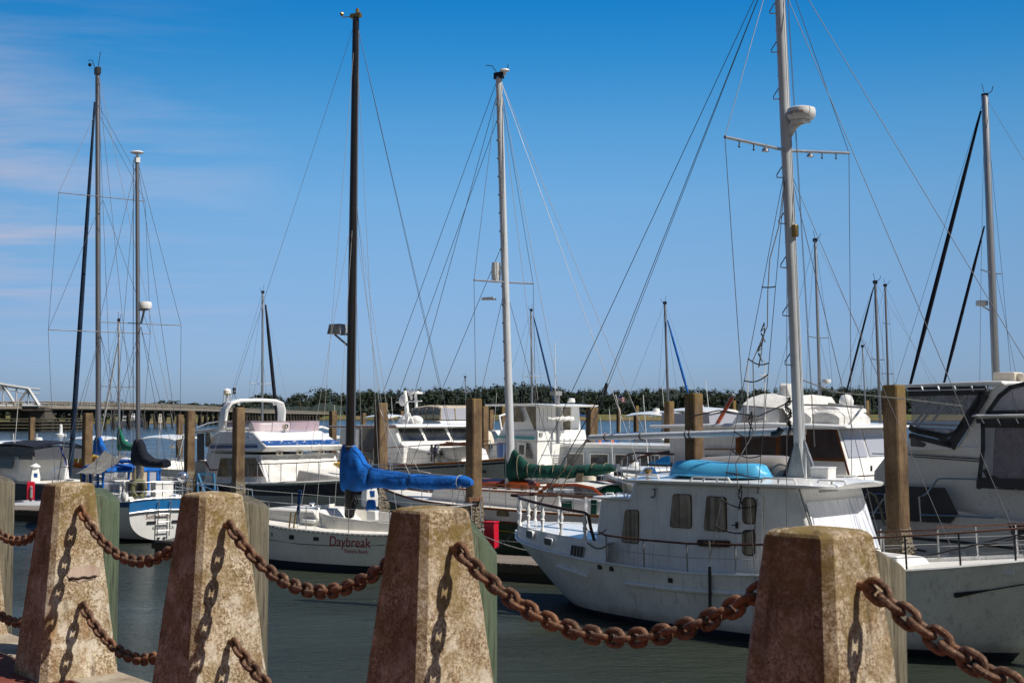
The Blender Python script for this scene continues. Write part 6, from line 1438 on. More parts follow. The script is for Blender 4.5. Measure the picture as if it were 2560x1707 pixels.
gc = g.cover(lc(t4, cA3, g), lc(b4, cA3, g), [(0, .17), (.1, .24), (.2, .23), (.6, .19), (1, .12)], 'greencanvas', wr=.03, seed=12, n=80, gather=(.21, .33, .45, .56, .8, .92))
for cx in (735, 830, 945, 1065, 1170, 1420, 1530):
    A_ = g.L(cA3(cx, float(np.interp(cx, [q[0] for q in t4], [q[1] for q in t4]))), 0); B_ = g.L(cA3(cx + 6, float(np.interp(cx, [q[0] for q in b4], [q[1] for q in b4]))), 0); c_ = (A_ + B_) / 2; hh = (A_.z - B_.z) / 2 + .02
    g.part('sail_tie', MB().tube([(c_.x + .03 * math.sin(q), .20 * math.cos(q), c_.z + hh * math.sin(q)) for q in [2 * math.pi * k / 14 for k in range(14)]], .014, 5, True), 'rope', gc)
g.part('boom', MB().tube([g.L(cA3(1560, 990), 0), g.L(cA3(1640, 985), 0)], .11, 10), 'alu')
for k in range(9): q = g.L(cG(1590 + 12 * k, 20), nr * .3); g.part('hanging_coil', MB().tube([q, q + Vector((.03 * math.sin(k), .05, -.4)), q + Vector((.08 - .02 * k, .04 * math.cos(k), -1.0 - .05 * (k % 3))), q + Vector((.10 - .02 * k, .02, -.5)), q + Vector((.03, 0, -.05))], .015, 5), 'rope')
g.guard([-4.6, -3.2, -1.8, -.4, 1.0, 2.4, 3.6], .62, (1, -1), (.5, 1.0), 'steel', 'wirelight')
q = g.L(cG(1790, 150), -nr * .6); mb = MB(); mb.lathe([(.0, -.25), (.18, -.2), (.2, 0), (.19, .15), (.0, .2)], q, 12); mb.tube([q, q - Vector((0, 0, 1.6))], .03, 6); mb.obj('stern_lamp', 'cream', g.root)
q = g.L(cG(2170, 300), -nr * .8); mb = MB(); mb.ball(q - Vector((0, 0, .1)), .32, 12, (1.4, 1, .8)); o = mb.obj('fender_cover', 'emerald', g.root, 0, 60)
g.part('pulpit', MB().tube([(3.6, .8, 2.3), (5.0, .3, 2.55), (5.4, 0, 2.57), (5.0, -.3, 2.55), (3.6, -.8, 2.3)], .018, 6), 'steel')

# ================================================================== E: grey pilothouse yacht
e = Boat('pilothouse_yacht', 'grey hulled pilothouse yacht with three raked dark windscreens', 'motor yacht', (-4.9 + .8 * 2.0, 56.7 + .6 * 2.0), (.6, -.8), None)
nr = e.near
ev_ = 2.1
def el(cx, cy, v=None): return e.L(cE(cx, cy), nr * ev_ if v is None else v)
e.hull([-8, -6, -3, 0, 2.4, 4.2, 5.1, 5.4], [-7.8, -6, -3, 0, 2.0, 3.4, 4.0, 4.2], [1.65, 1.7, 1.82, 1.98, 2.12, 2.26, 2.36, 2.4], [2.1, 2.2, 2.35, 2.35, 1.95, 1.1, .35, .02], [1.9, 2.0, 2.1, 1.9, 1.2, .4, .08, .02], mats=('greyhull', 'bottom'), p=.9)
e.deck(.04); e.rubrail('teak', .05, 0, .0, 'cap_rail'); e.rubrail('navy', .04, -.14, .012); e.rubrail('greyhull', .03, -1.1, .012)
w0, w1 = el(845, 888), el(755, 705); r0 = el(735, 690)
zt = w1.z + .03; xb = el(235, 700).x
e.block('pilothouse', [(el(520, 1000).x, 2.1, 2.05), (el(520, 720).x, zt, 2.0), (w1.x, zt, 2.0), (w0.x, w0.z - .02, 2.05), (w0.x + .35, w0.z - .15, 2.05), (w0.x + .35, 2.1, 2.1)], 'white', .04)
e.block('aft_house', [(xb - 1.5, 2.0, 2.0), (xb - 1.4, zt - .1, 1.98), (el(330, 720).x, zt, 1.98), (el(330, 1000).x - .3, 2.0, 2.0)], 'greyhull', .03)
e.panel('side_opening', [el(450, 720) , el(525, 720), el(525, 1050), el(320, 1000)], 'black', .01, .0)
e.panel('side_wing', [el(250, 720), el(325, 715), el(320, 1000), el(250, 990)], 'white', .05, .02)
rf_ = e.block('pilothouse_roof', [(xb - 2.2, zt - .06, 2.2), (xb - 2.2, zt + .04, 2.2), (w1.x, zt + .16, 2.15), (w1.x + .35, zt + .12, 2.1), (w1.x + .4, zt + .02, 2.12), (w1.x, zt - .02, 2.2)], 'white', .03)
e.part('roof_edge', MB().tube([(xb - 2.2, nr * 2.22, zt), (w1.x + .1, nr * 2.22, zt + .02), (w1.x + .42, nr * 2.1, zt + .04)], .035, 6), 'teak', rf_)
dn = Vector((w0.x - w1.x, 0, w0.z - zt))
for y0, y1 in ((-.96, -.38), (-.30, .30), (.38, .96)):
    P = [Vector((w1.x + .012, y0 * 1.95, zt - .04)) + dn * .03, Vector((w1.x + .012, y1 * 1.95, zt - .04)) + dn * .03, Vector((w1.x + .012, y1 * 1.97, zt)) + dn * .93, Vector((w1.x + .012, y0 * 1.97, zt)) + dn * .93]
    e.panel('windscreen', P, 'glass', .012, .01, None, .02)
e.block('fore_coach', [(w0.x + .3, 1.95, 1.9), (w0.x + .3, w0.z - .2, 1.85), (w0.x + 1.4, w0.z - .35, 1.5), (w0.x + 2.2, 2.25, 1.1), (w0.x + 2.2, 1.95, 1.1)], 'white', .05)
e.guard([-6, -4.5, -3, -1.5, 0, 1.2, 2.4, 3.6, 4.8], .8, (1, -1), (.33, .66, 1.0), 'alu', 'wire', .06, .015, .022, 'rustrail')
p = el(1600, 1300); mb = MB(); mb.box((p.x, nr * (e.ev(p.x, p.z) + .01), p.z), (.4, .03, .12)); mb.obj('hawse_port', 'black', e.root)
em = e.L(cE(965, 640), 0)
mo = e.part('signal_mast', MB().tube([(em.x, 0, zt + .1), e.L(cE(955, 430), 0), e.L(cE(930, 200), 0)], [.12, .1, .08], 10), 'white')
for pp_, r_ in ((((1020, 310), (975, 200)), .05), (((1085, 420), (1075, 220)), .07), (((985, 210), (1110, 215)), .06), (((960, 470), (830, 650)), .03), (((985, 480), (1050, 640)), .03), (((810, 355), (1160, 335)), .03), (((1010, 230), (1020, 290)), .06)):
    e.part('mast_strut', MB().tube([e.L(cE(*pp_[0]), 0), e.L(cE(*pp_[1]), 0)], r_, 6), 'white', mo)
q = e.L(cE(895, 330), 0); mb = MB(); mb.ball(q, .16, 10, (1, 1, 1.6)); mb.obj('horn_speaker', 'white', mo)
mb = MB(); mb.lathe([(0, .05), (.3, .04), (.32, 0), (.3, -.05), (0, -.05)], e.L(cE(1080, 228), 0), 14); mb.obj('radar', 'white', mo)
for cx in (835, 975): q = e.L(cE(cx + 30, 620), 0); mb = MB(); mb.ball((q.x, .3, zt + .28), .3, 12, (1.4, 1, .8)); mb.obj('cowl_vent', 'white', rf_)
p = e.L(cE(1400, 1130), nr * 1.2); o = tag(MB().ball((0, 0, 0), .22, 14).obj('fender', 'cream', None, 0, 60), 'round cream fender hanging on the foredeck of the grey pilothouse yacht', 'fender'); o.location = W(e, p)
o = thing('dive_tank_rack', 'dark rack of diving tanks on the foredeck of the grey pilothouse yacht', 'rack', W(e, e.L(cE(1340, 1150), nr * 1.35)), e.rz); 
for k in range(3): mb = MB(); mb.lathe([(.09, 0), (.09, .55), (.04, .65), (.04, .72), (0, .73)], (-.25 + .25 * k, 0, -.02), 10); mb.obj('tank', ['black', 'navy', 'grey'][k], o)
mb = MB(); mb.box((0, 0, .3), (.8, .28, .05)); mb.obj('shelf', 'black', o)
o = thing('skiff', 'small grey skiff stowed with brown gear on the pilothouse yacht foredeck', 'dinghy', W(e, e.L(cE(1620, 1120), nr * .7)), e.rz)
mb = MB(); mb.loft([[(-.9, -.4, 0), (-.9, .4, 0), (-.95, .55, .45), (-.95, -.55, .45)], [(.4, -.4, 0), (.4, .4, 0), (.4, .58, .5), (.4, -.58, .5)], [(1.1, -.05, .15), (1.1, .05, .15), (1.25, .08, .6), (1.25, -.08, .6)]]); mb.obj('hull', 'greyhull', o, .02)
for k in range(9): mb = MB(); mb.tube([(-.8 + .1 * k, -.5 + .1 * (k % 4), .55 + .02 * k), (.5 + .06 * k, .4 - .1 * (k % 5), .58 + .03 * (k % 3))], .03, 5); mb.obj('stowed_spar', 'teak', o)

# ================================================================== F: canvas-topped flybridge boat behind E
f = Boat('flybridge_cruiser', 'white flybridge cruiser with beige framed clear enclosure behind the grey yacht', 'motor yacht', (-2.3, 74.0), (.7, -.714), None)
nr = f.near; fv = nr * 1.75
f.hull([-6, -4, -1, 2, 4, 5.2, 5.7], [-5.8, -4, -1, 1.8, 3.4, 4.2, 4.5], [1.4, 1.42, 1.5, 1.62, 1.8, 1.95, 2.0], [1.9, 2.0, 2.05, 1.9, 1.2, .4, .02], [1.7, 1.75, 1.75, 1.4, .6, .12, .02]); f.deck()
slab(f, 'house', cE, [(1000, 900), (1010, 640), (1400, 735), (1480, 760), (1520, 880), (1520, 930), (1000, 930)], fv, 'cream')
slab(f, 'flybridge', cE, [(1000, 740), (1010, 620), (1210, 612), (1400, 605), (1425, 640), (1400, 740)], fv, 'white_clean')
f.panel('teak_band', PP(f, cE, [(1215, 595), (1400, 590), (1400, 574), (1215, 580)], fv), 'teak', .03, .02)
zt0, zt1 = f.L(cE(1300, 590), fv).z, f.L(cE(1300, 430), fv).z
uA, uB = f.L(cE(1000, 590), fv).x, f.L(cE(1390, 590), fv).x
tpo = f.block('canvas_top', [(uA, zt1 - .12, 1.6), (uA + .1, zt1 + .05, 1.55), ((uA + uB) / 2, zt1 + .16, 1.5), (uB - .2, zt1 + .1, 1.55), (uB - .05, zt1 - .1, 1.6)], 'beige', .08)
for y in (1.62, -1.62): f.panel('enclosure_curtain', [(uA, y, zt0), (uB, y, zt0), (uB - .08, y * .98, zt1), (uA, y * .98, zt1)], 'vinylsmoke', .01, 0, tpo)
f.panel('enclosure_curtain', [(uB, -1.6, zt0), (uB, 1.6, zt0), (uB - .08, 1.58, zt1), (uB - .08, -1.58, zt1)], 'vinylwhite', .01, 0, tpo)
for k in range(5): u = uA + (uB - uA) * k / 4; f.part('curtain_seam', MB().tube([(u, fv * .94, zt0), (u, fv * .91, zt1)], .04, 5), 'beige', tpo)
for y in (-1.6, -.5, .5, 1.6): f.part('curtain_seam', MB().tube([(uB + .02, y, zt0), (uB - .05, y, zt1)], .045, 5), 'beige', tpo)
q = f.L(cE(1620, 810), 0); mb = MB(); mb.lathe([(.3, -.06), (.3, .06)], (0, 0, 0), 14); o = mb.obj('liferaft_ring', 'black', f.root); o.location = (uB + 1.3, nr * .6, 2.9); o.rotation_euler = (R(10), R(70), 0)
f.guard([-1, 0.5, 2, 3.4, 4.6, 5.4], .7, (1, -1), (.5, 1))

# ================================================================== H: white sport fisher, stern to the right
P0h = Vector((1.07, 57, 0)); hh_ = Vector((-.8, .6, 0)); ss_ = Vector((-.6, -.8, 0)); oh = P0h - ss_ * 1.9
h = Boat('sport_fisher', 'tall white sport fishing boat with enclosed upper bridge and turquoise stripe', 'motor yacht', (oh.x, oh.y), (-.8, .6), None)
nr = h.near; hv = nr * 1.9
h.hull([-2.6, -1, 1.5, 4, 6.2, 7.8, 8.4], [-2.4, -1, 1.5, 3.8, 5.6, 6.7, 7.0], [1.25, 1.3, 1.5, 1.8, 2.1, 2.35, 2.4], [1.85, 1.95, 2.05, 1.9, 1.25, .4, .02], [1.65, 1.7, 1.75, 1.4, .6, .12, .02], mats=('white', 'bottom')); h.deck()
def hl_(cx, cy): return h.L(cH(cx, cy), hv)
zr, zf, zb2, zd = hl_(1190, 262).z, hl_(1160, 705).z, hl_(1180, 900).z, 1.35
uF = hl_(750, 905).x; uN = hl_(400, 880).x; uT = hl_(500, 700).x
h.block('house', [(0, zd, 1.9), (.0, zb2, 1.85), (uN, zb2, 1.8), (uN + .9, zd + .3, 1.6), (uN + 1, zd, 1.6)], 'white', .04)
h.block('bridge_body', [(-.05, zb2, 1.9), (-.02, zf, 1.82), (uT, zf + .0, 1.75), (uN - .1, zb2 + .05, 1.85), (uN, zb2, 1.88)], 'greyhull' if False else 'white', .04)
h.panel('turquoise_stripe', [hl_(440, 835), hl_(1165, 872), hl_(1165, 825), hl_(460, 800)], 'teal', .008, .06)
br_ = h.block('upper_bridge', [(.15, zf - .05, 1.72), (.2, zr, 1.68), (hl_(870, 265).x + .5, zr, 1.65), (hl_(740, 550).x + .6, zf + .35, 1.7), (hl_(740, 550).x + .7, zf - .05, 1.72)], 'white_clean', .03)
tp_(h, 'bridge_window', cH, [(745, 275), (875, 270), (965, 545), (750, 545)], hv * .94, 'glassgreen', .02, .012, br_, .02)
tp_(h, 'bridge_window', cH, [(985, 270), (1182, 270), (1182, 690), (1150, 690)], hv * .94, 'glassgreen', .02, .012, br_, .02)
h.block('hardtop', [(-.75, zr - .02, 1.75), (-.8, zr + .06, 1.78), (.5, zr + .13, 1.85), (hl_(190, 235).x, zr + .10, 1.75), (hl_(190, 235).x, zr + .03, 1.7), (0, zr, 1.8)], 'white', .03)
def hu(cx, cy, u=.14): return h.U(cH(cx, cy), u)
h.panel('aft_door', [hu(1670, 265), hu(1800, 262), hu(1800, 850), hu(1680, 850)], 'vinylsmoke' if False else 'glassgreen', .012, .02, br_)
for cx in (1650, 1815): h.part('door_post', MB().tube([hu(cx, 262), hu(cx + 10, 1140, .0)], .045, 6), 'white', br_)
for k in range(6): h.part('panel_seam', MB().tube([hu(1240 + 75 * k, 290), hu(1240 + 75 * k, 560)], .008, 4), 'grey', br_)
for q in ((1270, 775), (1605, 770)): p = hu(*q, -.07); h.part('vent', MB().box(p, (.03, .22, .16)), 'grey', None)
h.block('cockpit_side', [(-2.6, 1.25, 1.9), (-2.6, 1.78, 1.86), (-.2, 1.85, 1.9), (-.2, 1.25, 1.95)], 'white', .04)
h.panel('transom_wing', [h.L(cH(1850, 640), -hv), h.L(cH(1950, 690), -hv), h.L(cH(2035, 1140), -hv), h.L(cH(1850, 1140), -hv)], 'white', .1, 0)
h.panel('side_door', [hl_(840, 925), hl_(1000, 930), hl_(990, 1200), hl_(840, 1180)], 'white', .03, .01); h.panel('side_window', [hl_(880, 970), hl_(965, 975), hl_(960, 1150), hl_(875, 1130)], 'glass', .012, .045); h.panel('side_window', [hl_(1010, 940), hl_(1040, 945), hl_(1110, 1220), hl_(1005, 1210)], 'glass', .012, .012); h.panel('side_window', [hl_(560, 930), hl_(650, 930), hl_(650, 1060), hl_(560, 1060)], 'glass', .012, .012)
for k in range(6): h.part('ladder_rung', MB().tube([hu(1690, 900 + 45 * k, -.5), hu(1800, 900 + 45 * k, -.5)], .02, 5), 'steel')
for cx in (1690, 1800): h.part('ladder_rail', MB().tube([hu(cx, 850, -.4), hu(cx, 1150, -.6)], .022, 5), 'steel')
pm = hu(1575, 940, -.3); ptm = hu(1578, -20, -.3); po = h.part('rigging_pole', MB().tube([pm, ptm], .09, 8), 'alu'); h.part('pole_lamp', MB().box(ptm + Vector((0, .15, -.1)), (.3, .5, .18)), 'grey', po)
A_, B_ = hu(1390, 490, -.4), hu(1850, 485, -.4); h.part('rolled_awning', MB().tube([A_.lerp(B_, k / 12) + Vector((0, 0, .03 * math.sin(k * 2.1))) for k in range(13)], [.05 + .05 * (k > 4) for k in range(13)], 7), 'whitecanvas')
h.tubes('cockpit_rail', [[hu(1270, 1160, -2.4), hu(1740, 1165, -2.4), hu(1740, 1320, -2.4)], [hu(1400, 950, -1.2), hu(1690, 935, -1.2), hu(1690, 1160, -1.2)]], 'steel', .018)
mb = MB(); q = hl_(1430, 170); 
mb.lathe([(0, .16), (.14, .14), (.18, 0), (.16, -.05), (.0, -.05)], (-.5, 0, zr + .22), 12); mb.obj('antenna_dome', 'white', h.root); h.part('whip_antenna', MB().tube([(-.2, .8, zr), (-.2, .8, zr + 2.8)], .015, 5), 'white')
h.guard([1.2, 2.6, 4, 5.4, 6.8, 7.9], .75, (1, -1), (.5, 1), 'steel', 'steel')
o = tag(MB().lathe([(.0, 0), (.24, 0), (.28, .65), (.0, .65)], (0, 0, 0), 14).obj('bucket', 'blue_stripe', None), 'blue bucket standing just left of the green sail cover', 'bucket'); q = hl_(615, 1180); o.location = W(h, (q.x, q.y + .2, h.L(cH(615, 1200), hv).z))

# ================================================================== I: grey boat with solar panels behind the motor sailer
i_ = Boat('grey_cruiser', 'grey hulled cruising boat with blue solar panels behind the white motor sailer', 'sailboat', (2.85, 40.0), (-.75, .66), None)
nr = i_.near
i_.hull([-10, -8, -5, -2.5, -1, -.2, 0], [-9.6, -8, -5, -2.8, -1.6, -1.0, -.9], [1.7, 1.75, 1.95, 2.15, 2.3, 2.4, 2.42], [1.4, 1.7, 1.85, 1.45, .8, .3, .02], [1.1, 1.3, 1.4, .9, .4, .1, .02], mats=('greyhull', 'bottom')); i_.deck(); i_.rubrail('white', .045, 0, .0)
i_.block('coachroof', [(-8, 1.7, 1.3), (-8, 2.6, 1.2), (-3.2, 2.65, .9), (-2.6, 2.1, .7)], 'white', .05)
for k in range(2):
    u0 = -2.2 - 1.75 * k; P = [(u0, nr * .95, 2.75), (u0 - 1.65, nr * 1.15, 2.75), (u0 - 1.65, nr * .05, 2.95), (u0, nr * .05, 2.95)]; i_.panel('solar_panel', P, paint('solar_cells', (.02, .03, .09), .2, .2) if k == 0 else bpy.data.materials['solar_cells'], .03, .0)
    i_.tubes('panel_frame', [[P[0], P[1], P[2], P[3], P[0]]], 'black', .02, 5)
ar_ = [i_.L(cN(*p), nr * .5) for p in ((740, 1190), (820, 1110), (940, 1065), (1100, 1035), (1400, 1040), (1700, 1050))]
for sg in (1, -1): i_.part('bow_rail', MB().tube([(p.x, sg * (.25 + .14 * k * 1.2), p.z) for k, p in enumerate(ar_)], .032, 7), 'oldteak')
for k in range(1, 6): p = ar_[k]; i_.part('stanchion', MB().tube([(p.x, nr * (.25 + .17 * k), p.z), (p.x, nr * (.3 + .17 * k), i_.zsheer(p.x))], .014, 5), 'steel'); i_.part('stanchion', MB().tube([(p.x, -nr * (.25 + .17 * k), p.z), (p.x, -nr * (.3 + .17 * k), i_.zsheer(p.x))], .014, 5), 'steel')
p = i_.L(cN(790, 1325), nr * .35); mb = MB(); mb.box((p.x, p.y, p.z), (.3, .06, .12)); mb.obj('hawse_port', 'black', i_.root)
i_.part('mooring_line', MB().tube([p, i_.L(cN(960, 1410), nr * 1.6)], .02, 5), 'black'); i_.wire('anchor_line', ar_[0], i_.L(cN(840, 1568), .6), 'greyrope', .015)
# ================================================================== K: white trawler yacht with teak window frames
k_ = Boat('trawler_yacht', 'white trawler yacht with teak framed dark windows and canvas covered flybridge', 'motor yacht', (9.75, 35.4), (.75, -.66), None)
nr = k_.near; kv = nr * 1.9
def kl_(cx, cy, v=None): return k_.L(cM(cx, cy), kv if v is None else v)
u1k = kl_(1790, 850).x
k_.hull([u1k - 9.5, u1k - 8, u1k - 4, u1k, u1k + 3, u1k + 4.6, u1k + 5.2], [u1k - 9.2, u1k - 8, u1k - 4, u1k, u1k + 2.5, u1k + 3.6, u1k + 4], [1.5, 1.5, 1.6, 1.8, 2.1, 2.3, 2.35], [2.0, 2.2, 2.3, 2.25, 1.4, .4, .02], [1.8, 1.9, 2, 1.8, .7, .12, .02], mats=('white', 'bottom')); k_.deck(); k_.rubrail('teak', .04, 0, .01)
zt = kl_(1500, 410).z; zs2 = kl_(1500, 690).z; zl = 1.6
ua, ub, uc = kl_(450, 600).x - 1.2, kl_(1400, 600).x, kl_(1660, 410).x
kh = k_.block('house', [(ua, zl, 1.9), (ua, zt, 1.88), (uc, zt, 1.88), (kl_(1745, 690).x, zs2, 1.9), (u1k, zl, 1.9)], 'white', .04)
k_.block('roof', [(ua - .6, zt - .01, 2.05), (ua - .6, zt + .07, 2.05), (uc - 2, zt + .16, 2.0), (uc + .3, zt + .10, 2.0), (uc + .38, zt + .02, 2.03), (uc, zt - .01, 2.05)], 'white', .04)
for q in ([(785, 490), (1105, 490), (1105, 668), (785, 655)], [(1145, 480), (1395, 475), (1395, 675), (1145, 670)], [(1408, 418), (1648, 422), (1722, 680), (1408, 676)]):
    P = [kl_(*p) for p in q]; k_.panel('window_frame', [p + (p - sum(P, Vector()) / 4).normalized() * .07 for p in P], 'teak', .02, .012, kh, .0); k_.panel('pane', P, 'glass', .006, .034, kh, .02)
tp_(k_, 'sliding_frame', cM, [(740, 490), (770, 490), (770, 668), (740, 668)], kv, 'teak', .02, .03, kh); tp_(k_, 'teak_sill', cM, [(455, 655), (1745, 695), (1748, 712), (455, 668)], kv, 'teak', .014, .02, kh); tp_(k_, 'teak_rail', cM, [(450, 592), (740, 592), (740, 602), (450, 602)], kv, 'teak', .014, .03, kh)
tp_(k_, 'front_post', cM, [(1650, 420), (1668, 420), (1790, 848), (1772, 850)], kv, 'teak', .016, .02, kh)
dn = Vector((kl_(1745, 690).x - uc, 0, zs2 - zt))
for y0, y1 in ((-.93, -.36), (-.30, .30), (.36, .93)):
    P = [Vector((uc, y0 * 1.88, zt)) + dn * .06, Vector((uc, y1 * 1.88, zt)) + dn * .06, Vector((uc, y1 * 1.88, zt)) + dn * .93, Vector((uc, y0 * 1.88, zt)) + dn * .93]; k_.panel('screen_cover', P, 'vinylwhite', .012, .02, kh)
# flybridge canvas
za = zt + .16
fl_ = k_.block('flybridge', [(kl_(650, 385).x, za - .05, 1.7), (kl_(735, 190).x, kl_(735, 190).z, 1.55), (kl_(1060, 215).x, kl_(1060, 215).z, 1.55), (kl_(1090, 385).x, za - .05, 1.7)], 'white', .05)
zc0, zc1 = kl_(735, 190).z, kl_(735, 108).z
mb = MB(); rings = []
u0, u1 = kl_(735, 150).x, kl_(1115, 150).x
for j in range(15):
    f = j / 14; u = u0 + (u1 - u0) * f; w_ = 1.5 - .1 * math.cos(f * 5); zz = zc1 + .05 * math.sin(f * 6); rings.append([(u, 1.6, zc0 - .06 * math.sin(f * 9) - .1 * f), (u, w_ - .35, zz), (u, 0, zz + .06), (u, -w_ + .35, zz), (u, -1.6, zc0 - .1 * f)])
mb.loft(rings, False, False); mb.loft([rings[0], [(p[0] + .001, p[1], zc0) for p in rings[0]]], False, False); mb.loft([rings[-1], [(u1 + .25, 1.6, za), (u1 + .25, 1, za), (u1 + .25, 0, za), (u1 + .25, -1, za), (u1 + .25, -1.6, za)]], False, False); mb.obj('canvas_cover', 'whitecanvas', fl_, 0, 50)
def lump(name, x0, x1, y0, y1, v0, v1, mat='whitecanvas', seed=0):
    a_, b_ = kl_(x0, y1, nr * v0), kl_(x1, y0, nr * v0); mb = MB(); rings = []
    for j in range(11):
        f = j / 10; u = a_.x + (b_.x - a_.x) * f; s_ = (math.sin(math.pi * min(1, max(0, f))) ** .25) if 0 < f < 1 else .55; hz = (b_.z - a_.z) * s_ * (1 + .12 * vnoise((f * 4, seed, 0), 1.3))
        rings.append([(u, nr * v0, a_.z), (u, nr * (v0 - .03), a_.z + hz * .8), (u, nr * (v0 - .15), a_.z + hz), (u, nr * (v1 + .1), a_.z + hz * (1 + .1 * vnoise((f * 3, 2, seed), 1))), (u, nr * v1, a_.z + hz * .7), (u, nr * v1, a_.z)])
    mb.loft(rings); return mb.obj(name, mat, k_.root, 0, 45)
lump('seat_cover', 1195, 1420, 225, 375, 1.3, .3, 'whitecanvas', 1); lump('seat_cover', 1390, 1680, 235, 370, 1.2, -.6, 'whitecanvas', 4); lump('seat_cover', 1370, 1680, 190, 260, .6, -1.0, 'white', 6)
P = [kl_(1150, 60, nr * .4), kl_(1200, 45, nr * .4), kl_(1235, 130, nr * .4), kl_(1190, 250, nr * .4), kl_(1150, 370, nr * .4)]; k_.part('rolled_canvas', MB().tube([P[0], P[0].lerp(P[1], .5), P[1], P[2], P[3], P[4]], [.12, .20, .24, .3, .26, .12], 10), 'whitecanvas', None, 60)
for cx, cy in ((842, 270), (1000, 330)):
    A_ = kl_(cx, cy, nr * 1.72); k_.part('whip_antenna', MB().tube([A_, A_ + Vector((.02, 0, kl_(cx, -230, nr * 1.72).z - A_.z))], [.025, .012], 5), 'white')
q = kl_(1000, -70, nr * 1.72); mb = MB(); mb.lathe([(0, .05), (.16, .03), (.05, -.02), (0, -.02)], q, 10); mb.obj('antenna_dome', 'white', k_.root)
for cx in (820, 855, 905): q = kl_(cx, 325, nr * 1.74); mb = MB(); mb.box(q, (.16, .08, .22)); mb.tube([q, q + Vector((.3, 0, .02))], .03, 5); mb.obj('antenna_mount', 'steel', fl_)
q = kl_(1750, 185, -nr * .4); mb = MB(); mb.lathe([(0, .28), (.14, .24), (.2, .08), (.18, -.05), (.1, -.1), (.1, -.4), (0, -.4)], q, 14); mb.obj('satellite_dome', 'white', k_.root, 0, 60)
k_.tubes('flybridge_rail', [[kl_(1700, 240, -nr * 1.0), kl_(1870, 240, -nr * 1.0), kl_(1885, 370, -nr * 1.0)], [kl_(1750, 240, -nr * 1.0), kl_(1755, 370, -nr * 1.0)], [kl_(1850, 240, -nr * 1.0), kl_(1870, 370, -nr * 1.0)]], 'white', .03)
k_.tubes('bimini_frame', [[kl_(1340, 190, nr * .8), kl_(1600, 195, nr * .8), kl_(1900, 215, nr * .8)], [kl_(1480, 170, -nr * .8), kl_(1900, 205, -nr * .8)], [kl_(1900, 205, -nr * .8), kl_(1900, 215, nr * .8)]], 'greyrope', .03)
A_, B_ = kl_(560, 370, nr * 1.2), kl_(715, 95, nr * 1.2); k_.part('wooden_spar', MB().tube([A_, A_.lerp(B_, .93)], .06, 7), 'redteak'); k_.part('spar_tip', MB().tube([A_.lerp(B_, .93), B_], .065, 7), 'grey')
k_.guard([u1k - 7, u1k - 5.4, u1k - 3.8, u1k - 2.2, u1k - .6, u1k + 1, u1k + 2.6, u1k + 4], .8, (1, -1), (.5, 1), 'steel', 'wire', .06, .014, .02, 'teak')

# ================================================================== J: big grey motor yacht at the right edge
j_ = Boat('motor_yacht', 'big oyster grey motor yacht with black framed clear curtains at the right edge', 'motor yacht', (11.01, 32.43), (-.65, .76), None)
nr = j_.near; jv = nr * 2.2
def jl(cx, cy, v=None): return j_.L(cJ(cx, cy), jv if v is None else v)
def jp(name, pts, mat, out=.0, t=.01, parent=None, r=0, v=None): return j_.panel(name, [jl(*p, v) for p in pts], mat, t, out, parent, r)
x0j = jl(1161, 1000).x - 6
# hull: flared topsides to the deck edge at z ~2.1
tip = jl(-45, 815, 0).x
j_.hull([x0j, x0j + 3, x0j + 6, jl(700, 1000).x, jl(340, 1000).x, jl(60, 1000).x + .3, tip + .6, tip + 1.0], [x0j, x0j + 3, x0j + 6, jl(700, 1000).x, jl(340, 1000).x - .2, jl(60, 1000).x - .4, tip - .4, tip - .2], [1.6, 1.7, 1.85, 2.0, 2.15, 2.35, 2.7, 2.8], [2.15, 2.2, 2.2, 2.2, 2.15, 1.8, .6, .02], [2.0, 2.05, 2.05, 1.95, 1.75, 1.2, .2, .02], mats=('greyyacht', 'bottomblk'), p=.9); j_.deck()
zb = 1.6
body = [jl(-60, 790), jl(140, 620), jl(330, 612), jl(640, 615), jl(905, 200), jl(1000, 165), jl(1161, 165), jl(1161, 1180)]
# superstructure as upright solids: lower house, raised bridge side, aft arch column
lo = j_.block('deckhouse', [(x0j + .5, zb, 2.2), (x0j + .5, jl(840, 640).z, 2.2), (jl(640, 640).x, jl(640, 622).z, 2.2), (jl(340, 620).x, jl(340, 610).z, 2.15), (jl(140, 655).x, jl(140, 660).z, 1.95), (jl(-50, 800).x, jl(-50, 810).z, 1.5), (jl(-50, 800).x, zb, 1.6)], 'greyyacht', .03)
col = j_.block('arch_column', [(jl(655, 640).x, jl(655, 640).z, 2.16), (jl(905, 215).x, jl(905, 215).z, 2.12), (jl(985, 168).x, jl(985, 168).z, 2.10), (x0j + 3.2, jl(1100, 160).z, 2.1), (x0j + 3.2, jl(850, 640).z, 2.18)], 'greyyacht', .05)
rf2 = j_.block('hardtop', [(jl(325, 190).x + .25, jl(325, 192).z, 2.15), (jl(325, 178).x + .25, jl(325, 176).z, 2.15), (jl(890, 160).x, jl(890, 158).z + .02, 2.2), (jl(1000, 150).x, jl(1000, 150).z, 2.2), (jl(1000, 170).x, jl(1000, 178).z, 2.2)], 'white', .03)
jp('valance', [(322, 196), (905, 186), (880, 222), (322, 236)], 'black', -.01, .02, rf2)
for cx in (425, 545, 665, 790, 895): j_.part('valance_brace', MB().tube([jl(cx - 6, 190) + Vector((0, nr * .03, 0)), jl(cx + 12, 226) + Vector((0, nr * .03, 0))], .02, 5), 'steel', rf2)
j_.part('valance_rail', MB().tube([jl(325, 222) + Vector((0, nr * .03, 0)), jl(885, 210) + Vector((0, nr * .03, 0))], .018, 5), 'steel', rf2)
